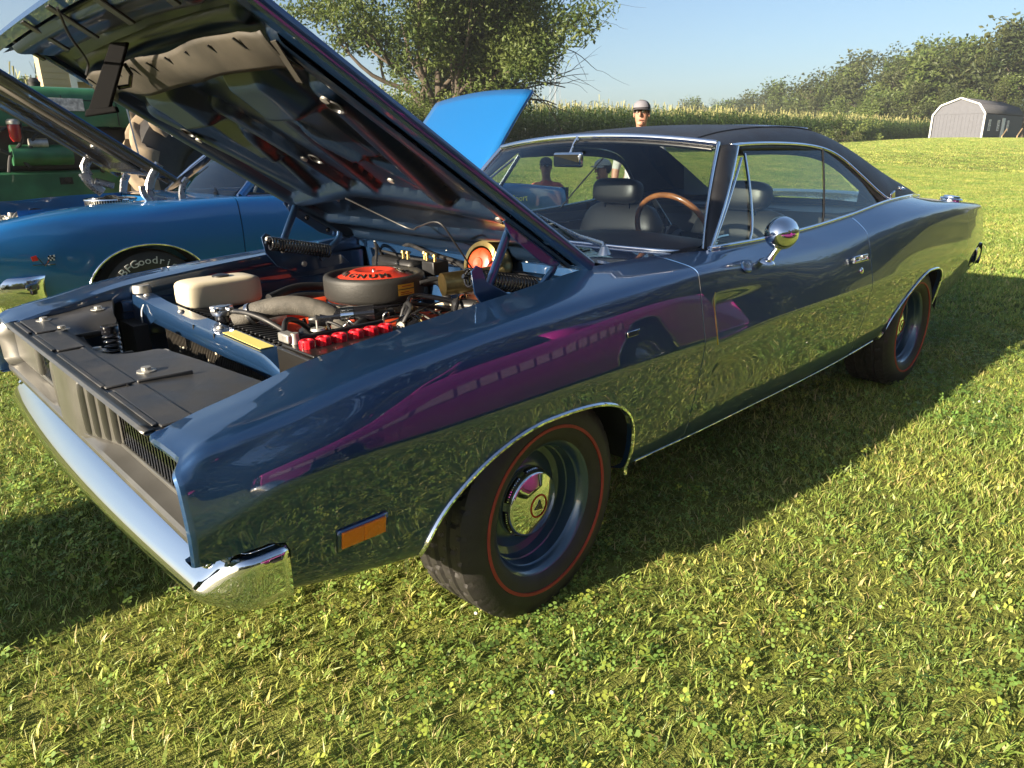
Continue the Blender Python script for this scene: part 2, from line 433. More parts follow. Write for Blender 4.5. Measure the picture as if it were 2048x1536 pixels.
def grassmat():
    m = bpy.data.materials.new('grass blades'); m.use_nodes = True
    nt = m.node_tree; nt.nodes.clear(); L = nt.links.new; N = nt.nodes.new
    out = N('ShaderNodeOutputMaterial'); mx = N('ShaderNodeMixShader'); mx.inputs[0].default_value = 0.38
    pb = N('ShaderNodeBsdfPrincipled'); pb.inputs['Roughness'].default_value = 0.42; pb.inputs['Specular IOR Level'].default_value = 0.35
    tr = N('ShaderNodeBsdfTranslucent'); at = N('ShaderNodeVertexColor'); at.layer_name = 'tint'
    g = N('ShaderNodeNewGeometry'); nz = N('ShaderNodeTexNoise'); nz.inputs['Scale'].default_value = 0.9; nz.inputs['Detail'].default_value = 8; nz.inputs['Roughness'].default_value = .65
    rp = N('ShaderNodeValToRGB'); rp.color_ramp.elements[0].position = .35; rp.color_ramp.elements[1].position = .65; rp.color_ramp.elements[0].color = (.62, .80, .70, 1); rp.color_ramp.elements[1].color = (1.28, 1.16, 1.12, 1)
    mu = N('ShaderNodeMix'); mu.data_type = 'RGBA'; mu.blend_type = 'MULTIPLY'; mu.inputs['Factor'].default_value = 1.0
    L(g.outputs['Position'], nz.inputs['Vector']); L(nz.outputs['Fac'], rp.inputs['Fac']); L(at.outputs['Color'], mu.inputs['A']); L(rp.outputs['Color'], mu.inputs['B'])
    L(mu.outputs['Result'], pb.inputs['Base Color']); L(mu.outputs['Result'], tr.inputs['Color'])
    L(pb.outputs[0], mx.inputs[1]); L(tr.outputs[0], mx.inputs[2]); L(mx.outputs[0], out.inputs[0])
    return m
M['grass'] = grassmat()
M['cloverflower'] = mat('clover flower', (.62, .60, .52), rough=.8)
def grass_tile(size, n, hmin, hmax, wid, seed, clover=0, segs=2, clump=0.5, flowers=0):
    r = np.random.default_rng(seed); V = []; F = []; Cc = []; mi = []
    # clump centres give the tufted look
    nc = max(4, int(n / 22)); cx = r.uniform(-size / 2, size / 2, nc); cy = r.uniform(-size / 2, size / 2, nc); ca = r.uniform(0, 6.28, nc); ch = r.uniform(.7, 1.2, nc); ct = r.uniform(0, 1, nc)
    for i in range(n):
        if r.random() < clump:
            k = r.integers(nc); rad = abs(r.normal(0, size * .022)) ; a0 = r.uniform(0, 6.28); x, y = cx[k] + rad * math.cos(a0), cy[k] + rad * math.sin(a0); lean = a0 + r.normal(0, .7); hs = ch[k]; t = ct[k]
        else:
            x, y = r.uniform(-size / 2, size / 2, 2); lean = r.uniform(0, 6.28); hs = r.uniform(.6, 1.05); t = r.random()
        h = r.uniform(hmin, hmax) * hs; w = wid * (r.uniform(.6, 1.2) if r.random() < .88 else r.uniform(1.8, 3.2)); bend = r.uniform(.25, 1.25) * h
        kind = r.random()
        if kind < .10: c = np.array((.58, .48, .22)) * r.uniform(.7, 1.15)       # dry
        elif kind < .30: c = np.array((.48, .49, .14)) * r.uniform(.8, 1.15)
        else: c = (np.array((.18, .27, .058)) * (1 - t) + np.array((.38, .46, .115)) * t) * r.uniform(.75, 1.2)
        d = np.array((math.cos(lean), math.sin(lean))); s_ = np.array((-d[1], d[0])) * w / 2
        yaw = r.normal(0, .8); s_ = np.array((s_[0] * math.cos(yaw) - s_[1] * math.sin(yaw), s_[0] * math.sin(yaw) + s_[1] * math.cos(yaw)))
        b = len(V)
        for j in range(segs + 1):
            f = j / (segs + .0); px, py = x + d[0] * bend * f * f, y + d[1] * bend * f * f; z = h * (f - .25 * f * f * min(1, bend / h)) - .004
            if j < segs:
                ww = 1 - .35 * f
                V += [(px - s_[0] * ww, py - s_[1] * ww, z), (px + s_[0] * ww, py + s_[1] * ww, z)]; Cc += [(*c, 1)] * 2
            else: V.append((px, py, z)); Cc.append((*c, 1))
        for j in range(segs - 1): F.append((b + 2 * j, b + 2 * j + 1, b + 2 * j + 3, b + 2 * j + 2)); mi.append(0)
        F.append((b + 2 * segs - 2, b + 2 * segs - 1, b + 2 * segs)); mi.append(0)
    pc = [(r.uniform(-size / 2, size / 2), r.uniform(-size / 2, size / 2)) for _ in range(5)]
    for i in range(clover):
        p = pc[r.integers(5)]; x, y = p[0] + r.normal(0, size * .24), p[1] + r.normal(0, size * .24)
        z = r.uniform(.018, .042); R0 = r.uniform(.006, .0150); a0 = r.uniform(0, 6.28); c = np.array((.19, .29, .07)) * r.uniform(.75, 1.5)
        if r.random() < .25: c = np.array((.36, .42, .08))
        tx, ty = r.normal(0, .35, 2)
        for l in range(3):
            a = a0 + l * 2.094; b = len(V)
            for (rr, da) in ((.15, 0), (.8, -.62), (1.12, -.25), (1.12, .25), (.8, .62)):
                px, py = R0 * rr * math.cos(a + da), R0 * rr * math.sin(a + da); V.append((x + px, y + py, z + tx * px + ty * py + .12 * R0 * abs(da))); Cc.append((*c, 1))
            F.append((b, b + 1, b + 2, b + 3, b + 4)); mi.append(0)
    for i in range(flowers):
        x, y = r.uniform(-size / 2, size / 2, 2); z = r.uniform(.035, .055); R0 = r.uniform(.006, .009); b = len(V)
        for (rr, zz) in ((.2, 1.0), (.9, .45), (1, 0), (.6, -.6)):
            for k in range(7):
                a = k * 6.283 / 7; V.append((x + R0 * rr * math.cos(a), y + R0 * rr * math.sin(a), z + R0 * zz)); Cc.append((1, 1, 1, 1))
        for j in range(3):
            for k in range(7): F.append((b + j * 7 + k, b + j * 7 + (k + 1) % 7, b + (j + 1) * 7 + (k + 1) % 7, b + (j + 1) * 7 + k)); mi.append(1)
    return loose('turf piece %d' % seed, V, F, [M['grass'], M['cloverflower']], mi, Cc)
def in_view(x, y, pad):
    """keep turf where the camera or the car's paint can see it"""
    v = Vector((x, y, 0)) - CAM_POS; f = v.dot(_d); s_ = abs(v.dot(_r2))
    return f > -1 and s_ < f * .80 + pad
t1 = [grass_tile(.5, 1900, .022, .054, .0036, 100 + k, clover=(40, 90, 140, 240, 320, 400)[k], flowers=1 if k == 4 else 0, segs=2, clump=.35) for k in range(6)]
t2 = [grass_tile(1.0, 2600, .028, .066, .0068, 200 + k, clover=160, segs=2) for k in range(4)]
t3 = [grass_tile(3.0, 3600, .035, .075, .021, 300 + k, clover=0, segs=1) for k in range(3)]
P1, R1, S1, I1 = [], [], [], []
def put(x, y, base, n, hs):
    e = .5
    nrm = Vector((gz(x - e, y) - gz(x + e, y), gz(x, y - e) - gz(x, y + e), 2 * e)).normalized()
    q = Vector((0, 0, 1)).rotation_difference(nrm).to_matrix() @ Matrix.Rotation(random.randrange(4) * math.pi / 2, 3, 'Z')
    P1.append((x, y, gz(x, y))); R1.append(tuple(q.to_euler())); S1.append((1, 1, hs)); I1.append(base + random.randrange(n))
x = -3.0
while x < 9.0:
    y = -5.5
    while y < 5.0:
        cx, cy = x + .25, y + .25
        if math.hypot(cx - CAM_POS.x, cy - CAM_POS.y) < 6.6 and (in_view(cx, cy, 1.2) or (cy < -.6 and cx > -1.5)):
            nz_ = pnoise.noise(Vector((cx * .55, cy * .55, 3.0))) + .35 * random.uniform(-1, 1)
            put(cx, cy, min(5, max(0, int(2.5 + 4.5 * nz_))), 1, .95 + .35 * pnoise.noise(Vector((cx * .4, cy * .4, 9.0))) + random.uniform(-.1, .1))
        elif cx > -2: put(cx, cy, 10, 4, random.uniform(.8, 1.1)) if False else None
        y += .5
    x += .5
near = set((round(p[0] * 2), round(p[1] * 2)) for p in P1)
x = -4.0
while x < 34:
    y = -8.0
    while y < 30:
        cx, cy = x + .5, y + .5
        full = all((round((cx + a) * 2), round((cy + b) * 2)) in near for a in (-.25, .25) for b in (-.25, .25))
        if not full and (in_view(cx, cy, 2.5) or (-8 < cy < -.6 and -2 < cx < 16)): put(cx, cy, 6, 4, random.uniform(.8, 1.15))
        y += 1.0
    x += 1.0
x = 1.0
while x < 110:
    y = -8
    while y < 30:
        cx, cy = x + 1.5, y + 1.5
        if (cx > 35.4 or cy > 31) and in_view(cx, cy, 6): put(cx, cy, 10, 3, random.uniform(.8, 1.2))
        y += 3.0
    x += 3.0
tl = t1 + t2 + t3
for k, t in enumerate(tl): t.name = 'turf_%02d' % k     # collection order is by name
scatter('grass', tl, P1, R1, S1, I1, 'mown lawn grass with clover under and around the parked cars')

# ------------------------------------------------------------------ corn field
M['cornleaf'] = leafmat('corn leaf', (.045, .095, .022), (.115, .175, .042), scale=1.2, transl=.35)
M['tassel'] = mat('corn tassel', (.27, .26, .10), rough=.8, var=.2, vscale=3)
def corn(seed):
    r = np.random.default_rng(seed); V = []; F = []; mi = []
    H = r.uniform(2.25, 2.6)
    def quadstrip(ps, ws, m_):
        b = len(V)
        for (p, s_) in zip(ps, ws): V.append(tuple(p - s_)); V.append(tuple(p + s_))
        for j in range(len(ps) - 1): F.append((b + 2 * j, b + 2 * j + 1, b + 2 * j + 3, b + 2 * j + 2)); mi.append(m_)
    for a in (0, 1.57): quadstrip([Vector((0, 0, 0)), Vector((0, 0, H * .95))], [Vector((math.cos(a), math.sin(a), 0)) * .014, Vector((math.cos(a), math.sin(a), 0)) * .008], 0)
    az = r.uniform(0, 6.28)
    for k in range(15):
        z0 = .25 + (H - .35) * k / 15 + r.uniform(-.04, .04); a = az + (k % 2) * math.pi + r.normal(0, .45); L_ = r.uniform(.55, .95); d = Vector((math.cos(a), math.sin(a), 0)); up = r.uniform(.45, .85)
        s_ = Vector((-d.y, d.x, 0)); tw = r.normal(0, .4)
        ps = []; ws_ = []
        for f in (0, .25, .5, .75, 1):
            ps.append(Vector((0, 0, z0)) + d * L_ * (f - .1 * f * f) + Vector((0, 0, up * L_ * f - L_ * 1.15 * up * f * f * r.uniform(.95, 1.2))))
            ws_.append((s_ * math.cos(tw * f) + Vector((0, 0, 1)) * math.sin(tw * f)) * (.042 * (1 - f) ** .6 * (1 if f > .1 else .6) + .002))
        quadstrip(ps, ws_, 0)
    for k in range(2):
        a = r.uniform(0, 6.28); t = r.uniform(.02, .12); quadstrip([Vector((0, 0, H * .93)), Vector((math.cos(a) * t, math.sin(a) * t, H + r.uniform(.05, .22)))], [Vector((-math.sin(a), math.cos(a), 0)) * .016] * 2, 1)
    return loose('corn_%02d' % seed, V, F, [M['cornleaf'], M['tassel']], mi)
cp_, cr_, cs_, ci_ = [], [], [], []
for row in range(9):
    y = 29.2 + row * .76; x = 2.0
    while x < 128:
        xx = x + random.uniform(-.05, .05); yy = y + random.uniform(-.06, .06) + .6 * math.sin(x * .05)
        s_ = random.uniform(1.0, 1.2)
        cp_.append((xx, yy, gz(xx, yy) - .02)); cr_.append((random.gauss(0, .05), random.gauss(0, .05), random.uniform(0, 6.28))); cs_.append((s_, s_, s_ * random.uniform(.95, 1.05))); ci_.append(random.randrange(5))
        x += random.uniform(.19, .27) * (1 if x < 60 else 1.3)
scatter('corn_field', [corn(k) for k in range(5)], cp_, cr_, cs_, ci_, 'tall green corn with pale tassels along the edge of the lawn')

# ------------------------------------------------------------------ trees
M['bark'] = mat('grey brown bark', (.075, .058, .042), rough=.9, var=.35, vscale=4, bump=.6, bscale=18)
M['leafA'] = leafmat('leaf green', (.045, .082, .018), (.135, .165, .042), scale=.8)
M['leafB'] = leafmat('leaf dull green', (.030, .050, .015), (.095, .105, .036), scale=.25)
M['leafC'] = leafmat('leaf bright green', (.06, .10, .022), (.15, .18, .045), scale=.7)
def leaves(r, centres, per, spread, size, squash=.8):
    V = []; F = []
    for (c, rad) in centres:
        for _ in range(per):
            v = r.normal(0, 1, 3); v /= np.linalg.norm(v) + 1e-9; q = c + v * rad * spread * r.random() ** .45 * np.array((1, 1, squash))
            n = r.normal(0, 1, 3); n[2] += .5; n /= np.linalg.norm(n); t = np.cross(n, r.normal(0, 1, 3)); t /= np.linalg.norm(t) + 1e-9; b = np.cross(n, t)
            L_ = size * r.uniform(.6, 1.35); W = L_ * r.uniform(.35, .6); k = len(V)
            V += [tuple(q - t * L_ / 2), tuple(q + b * W / 2 + n * .12 * L_), tuple(q + t * L_ / 2), tuple(q - b * W / 2 + n * .12 * L_)]; F.append((k, k + 1, k + 2, k + 3))
    return V, F
def limb(mb, r, p, d, L_, rad, depth, ends, splits=2, gravity=.02, wig=.22):
    pts = [p]; rs = [rad]; q = p.copy(); dd = d.copy(); n = 6
    for i in range(n):
        dd = (dd + Vector(r.normal(0, wig, 3)) * .45 + Vector((0, 0, gravity))).normalized(); q = q + dd * L_ / n; pts.append(q.copy()); rs.append(rad * (1 - .55 * (i + 1) / n))
    mb.tube(pts, rs, 6 if rad < .08 else 9, cap=False)
    if depth == 0: ends.append(q); ends.append(pts[4]); return
    for s_ in range(splits + (r.random() < .5)):
        k = r.integers(2, n + 1); a = (dd + Vector(r.normal(0, .62, 3))).normalized()
        limb(mb, r, pts[k], a, L_ * r.uniform(.55, .8), rs[k] * .72, depth - 1, ends, splits, gravity, wig)
    ends.append(q)
def tree(name, label, loc, seed, stems, L0, rad0, depth, per, crad, lsize, leafm, spread_xy=.45, group=None, bare=False, splits=2, keep=None):
    r = np.random.default_rng(seed); t = thing(name, label, 'tree', loc, 0, group)
    mb = MB(); ends = []
    for s_ in range(stems):
        a = 2 * math.pi * s_ / stems + r.uniform(-.5, .5); tl_ = spread_xy * r.uniform(.4, 1.1)
        limb(mb, r, Vector((.25 * math.cos(a) * (stems > 1), .25 * math.sin(a) * (stems > 1), -.1)), Vector((math.cos(a) * tl_, math.sin(a) * tl_, 1)).normalized(), L0 * r.uniform(.85, 1.15), rad0 * r.uniform(.7, 1), depth, ends, splits, .05, .22)
    mb.build('trunk', M['bark'], t, smooth=60, fix=False)
    if keep: ends = [e for e in ends if keep(e)]
    V, F = leaves(r, [(np.array(e), crad * r.uniform(.6, 1.25)) for e in ends], per, 1.0, lsize)
    mb2 = MB(); mb2.add(V, F); mb2.build('crown', leafm, t, smooth=0, fix=False)
    return t, ends
# the big roadside tree in front of the corn
bp_ = pix(905, 215, 1, 25.5)
bt_, ends_ = tree('broadleaf_tree', 'large spreading leafy tree with several stems at the corn edge', (bp_.x, 25.5, gz(bp_.x, 25.5) - .1), 11, 8, 4.9, .28, 3, 210, 1.2, .20, M['leafA'], spread_xy=.72, splits=2)
# bare dead limbs on its far side
mb = MB(); r_ = np.random.default_rng(5); en_ = []
for k in range(9):
    limb(mb, r_, Vector((2.2 + .3 * k, -.2, 2.4 + .45 * k * .8)), Vector((1, -.5, .15 + .06 * k)).normalized(), 3.4, .055, 2, en_, 2, -.03, .30)
mb.build('dead_limb', M['bark'], bt_, smooth=60, fix=False)
# bushes under it
def bush(name, label, x, y, seed, n, rx, h, leafm, per=80, ls=.16, crad=.55, group=None):
    r = np.random.default_rng(seed); t = thing(name, label, 'bush', (x, y, gz(x, y)), 0, group)
    cs = [(np.array((r.normal(0, rx), r.normal(0, rx * .7), r.uniform(.25, h))), crad * r.uniform(.7, 1.2)) for _ in range(n)]
    V, F = leaves(r, cs, per, 1.0, ls); m1 = MB(); m1.add(V, F); m1.build('foliage', leafm, t, smooth=0, fix=False)
    m2 = MB()
    for c, _ in cs[::2]: m2.tube([(0, 0, -.05), tuple(Vector(c) * .5 + Vector((0, 0, .1))), tuple(c)], [.03, .02, .008], 5, cap=False)
    m2.build('stem', M['bark'], t, fix=False)
q = pix(800, 255, 1, 24.0); bush('bush', 'yellow green bush below the large tree, left of the raised blue trunk lid', q.x, 24.0, 21, 34, 1.6, 2.6, M['leafC'])
q = pix(690, 230, 1, 26.0); bush('bush', 'leafy thicket behind the edge of the raised navy hood', q.x, 26.0, 22, 26, 1.5, 3.0, M['leafA'])
q = pix(1690, 262, 1, 28.0); bush('bush', 'tall bright weeds standing at the front of the corn near the shed', q.x, 28.0, 23, 30, 1.9, 2.6, M['leafC'], ls=.22)
q = pix(1650, 275, 1, 28.2); bush('bush', 'low dark weeds along the foot of the corn', q.x, 28.2, 24, 24, 2.6, 1.2, M['leafB'], ls=.22)
# far tree line: four kinds copied along the field edge
kinds = []
for k in range(5):
    t, _ = tree('field_tree', 'leafy tree in the far tree line behind the corn', (0, 0, -50), 40 + k, (2, 3, 2, 4, 3)[k], (5.2, 4.6, 5.8, 4.4, 5.0)[k], .24, 3, 46, 1.5, .44, (M['leafB'], M['leafA'], M['leafB'], M['leafA'], M['leafB'])[k], spread_xy=(.35, .5, .3, .6, .45)[k], group='trees of the far tree line')
    kinds.append(t)
def far_tree(px, ytop, D, k, first=[0]):
    """top of the crown at photo pixel (px, ytop), D metres away"""
    v = _d + _r2 * ((px - 1024) / FPX) + _u2 * ((768 - ytop) / FPX); h = math.hypot(v.x, v.y)
    x, y = CAM_POS.x + v.x / h * D, CAM_POS.y + v.y / h * D; top = CAM_POS.z + v.z / h * D
    z0 = gz(x, y); o = kinds[k]
    if first[0] & (1 << k): o = copy_tree(kinds[k])
    first[0] |= 1 << k
    lab = ('low distant tree showing just above the corn tassels' if ytop > 155 and D > 135 else 'tall leafy tree rising behind the grey shed' if px > 1845 else 'rounded leafy tree of the far tree line between corn and shed')
    o['label'] = lab; o['group'] = lab.replace('tree', 'trees', 1)
    o.location = (x, y, z0 - .2); hgt = HK[k]; s_ = max(.2, (top - z0) / hgt)
    o.scale = (s_ * random.uniform(1.0, 1.25), s_ * random.uniform(1.0, 1.25), s_); o.rotation_euler = (0, 0, random.uniform(0, 6.28))
HK = []
for t in kinds:
    zs = [v.co.z for c in t.children if c.name.startswith('crown') for v in c.data.vertices]; HK.append(np.percentile(zs, 99.5))
LINE = [(1385, 198, 210), (1420, 196, 205), (1455, 200, 200), (1490, 188, 195), (1525, 172, 185), (1565, 165, 175), (1600, 162, 170), (1640, 158, 160), (1665, 150, 152), (1700, 128, 142), (1735, 95, 138), (1775, 80, 135), (1800, 85, 128), (1830, 118, 130), (1862, 104, 125), (1900, 92, 122), (1935, 80, 120), (1965, 70, 116), (2000, 48, 112), (2040, 42, 108), (2090, 40, 108), (1685, 190, 120), (1740, 180, 112), (1790, 170, 108), (1850, 165, 106), (1905, 160, 104), (1960, 150, 102), (2020, 150, 102), (2140, 60, 112), (1620, 196, 140), (1560, 198, 160)]
for i, (px, yt, D) in enumerate(LINE): far_tree(px, yt, D, i % 5)
_hb = None
for i in range(23):   # hedgerow under those trees
    x = -30 + i * 5.6 if i < 15 else 54 + (i - 15) * 10; y = -21.5 - (i % 2)
    if _hb is None:
        bush('hedge_bush', 'dense dark hedge bush across the lawn, mirrored in the navy car', x, y, 77, 60, 2.2, 4.2, M['leafB'], per=60, ls=.42, crad=1.1, group='hedge mirrored in the paint'); _hb = bpy.data.objects['hedge_bush']
    else:
        o = copy_tree(_hb); o.location = (x, y, 0); o.rotation_euler = (0, 0, i * 2.1); o.scale = (1.15 if i < 15 else 2.0, 1.15, random.uniform(.85, 1.2) * (1 if i < 15 else 1.3))
# the trees across the road, behind the camera (seen only in the paint)
for i in range(22):
    o = copy_tree(kinds[i % 5]); x = -34 + i * 6.0 if i < 16 else 62 + (i - 16) * 13; y = -27 - (i % 3) * 3
    o.location = (x, y, -.2); o.scale = (1.3, 1.3, random.uniform(1.05, 1.3)); o.rotation_euler = (0, 0, i * 1.3)
    o['label'] = 'leafy tree across the lawn, mirrored in the navy car'; o['group'] = 'trees mirrored in the paint'
# ================================================================== the navy muscle car
CAR = thing('muscle_car', 'dark navy two-door muscle car with raised hood, black vinyl roof and redline tyres', 'car')

# feature lines of the body side (driver side, y < 0): key x, |y|, z
L_in = curve([(0.03, .70, .768), (.06, .70, .778), (.12, .70, .790), (.22, .70, .810), (.38, .70, .845), (.67, .70, .880), (1.0, .70, .910), (1.40, .70, .948), (1.62, .725, .955), (1.8, .765, .957), (1.95, .80, .957), (2.6, .80, .962), (3.1, .80, .990), (3.55, .795, 1.028), (4.0, .76, 1.034), (4.32, .70, 1.016), (4.6, .69, .99), (5.0, .675, .955), (5.27, .66, .925)])
L_cr = curve([(.03, .886, .766), (.06, .897, .781), (.12, .903, .795), (.22, .906, .812), (.38, .908, .843), (.67, .909, .873), (1.0, .908, .896), (1.4, .906, .915), (1.7, .902, .922), (2.2, .886, .908), (2.7, .877, .905), (3.1, .881, .925), (3.5, .894, .955), (3.95, .902, .975), (4.4, .890, .972), (4.8, .865, .95), (5.15, .827, .918), (5.27, .80, .90)])
L_sh = curve([(.03, .910, .742), (.2, .923, .776), (.6, .926, .833), (1.0, .926, .858), (1.5, .922, .880), (2.2, .903, .873), (2.7, .894, .870), (3.1, .898, .888), (3.5, .910, .915), (3.95, .918, .930), (4.4, .907, .925), (4.8, .88, .905), (5.27, .815, .858)])
L_md = curve([(.03, .922, .69), (.2, .940, .732), (.6, .942, .763), (1.4, .940, .786), (2.2, .928, .782), (3.1, .923, .79), (3.7, .933, .81), (4.3, .923, .812), (4.8, .894, .80), (5.27, .828, .775)])
L_ck = curve([(.03, .930, .635), (.2, .950, .685), (.6, .954, .690), (1.4, .955, .690), (2.4, .950, .689), (3.1, .944, .688), (3.7, .944, .70), (4.3, .934, .705), (4.8, .905, .705), (5.27, .838, .70)])
L_b1 = curve([(.03, .928, .60), (.2, .944, .625), (.6, .947, .625), (1.4, .948, .62), (3.1, .936, .62), (3.7, .936, .63), (4.3, .926, .635), (4.8, .897, .64), (5.27, .830, .645)])
L_b2 = curve([(.03, .918, .53), (.2, .930, .515), (.6, .930, .49), (1.4, .925, .47), (3.1, .912, .47), (3.8, .912, .50), (4.3, .902, .51), (4.8, .875, .535), (5.27, .815, .57)])
L_b3 = curve([(.03, .905, .475), (.2, .908, .435), (.5, .905, .375), (1.4, .885, .325), (2.0, .875, .315), (3.1, .872, .33), (3.6, .875, .36), (4.2, .875, .40), (4.7, .85, .445), (5.27, .80, .515)])
L_b4 = curve([(.03, .86, .465), (.2, .86, .42), (.5, .855, .36), (1.4, .83, .305), (2.0, .82, .295), (3.1, .82, .31), (3.6, .83, .34), (4.2, .83, .385), (4.7, .81, .43), (5.27, .76, .50)])

def section(x, n1=26, n2=16):
    """driver-side section at x as (|y|, z) list from the inner top edge to the sill flange"""
    a, c = L_in(x), L_cr(x)
    up = [a, ((a[0] * .55 + c[0] * .45), (a[1] * .55 + c[1] * .45) + .006), c, L_sh(x), L_md(x), L_ck(x)]
    lo = [L_ck(x), L_b1(x), L_b2(x), L_b3(x), L_b4(x)]
    A = spline_c([(p[0], p[1], 0) for p in up], n1)
    B = spline_c([(p[0], p[1], 0) for p in lo], n2)
    fd = .012 + .043 * sst((x - .10) / .15)
    fl = [(a[0] + .004, a[1] - fd), (a[0] - .003, a[1] - .010)]
    return fl + [(p.x, p.y) for p in A] + [(p.x, p.y) for p in B[1:]]
_scache = {}
def side_y(x, z):
    k = round(x, 3)
    if k not in _scache:
        S = section(x, 40, 24)[8:]
        _scache[k] = S
    S = _scache[k]
    for (y0, z0), (y1, z1) in zip(S[:-1], S[1:]):
        if z0 >= z >= z1 and z0 > z1:
            t = (z0 - z) / (z0 - z1); return y0 + (y1 - y0) * t
    return S[-1][0]

ARCH_F = dict(c=(.96, .33), wl=.428, wr=.41, h=.290, nl=1.8, nr=3.0)
ARCH_R = dict(c=(3.93, .36), wl=.43, wr=.312, h=.300, nl=1.45, nr=3.6)
def arch_r(A, th):
    """radius of the wheel opening at angle th"""
    c, s_ = math.cos(th), math.sin(th)
    w, n = (A['wr'], A['nr']) if c >= 0 else (A['wl'], A['nl'])
    if s_ <= 0: return w / max(1e-6, abs(c)) if abs(c) > .3 else 9
    return (abs(c / w) ** n + abs(s_ / A['h']) ** n) ** (-1 / n)
def arch_curve(A, n=48, lo=-8):
    P = []
    for k in range(n):
        th = R(lo) + (math.pi - 2 * R(lo)) * k / (n - 1)
        r = arch_r(A, th); P.append((A['c'][0] + r * math.cos(th), A['c'][1] + r * math.sin(th)))
    return P

def scallop(x, z):
    """pressed-in mock vents on the door: sharp front edge, fading to the rear"""
    d = 0.0
    for (z0, z1, xf, xe) in ((.668, .835, 1.768, 2.25), (.455, .600, 1.778, 2.30)):
        if z0 - .03 < z < z1 + .03 and xf - .03 < x < xe:
            xs = xf + .035 * max(0, (z - (z1 - .04)) / .04) ** 2
            fz = sst((z - z0) / .035) * sst((z1 - z) / .030)
            fx = sst((x - xs) / .014) * (1 - (x - xs) / (xe - xs)) ** 1.3 if x > xs else 0
            d = max(d, .010 * fz * fx)
    return d

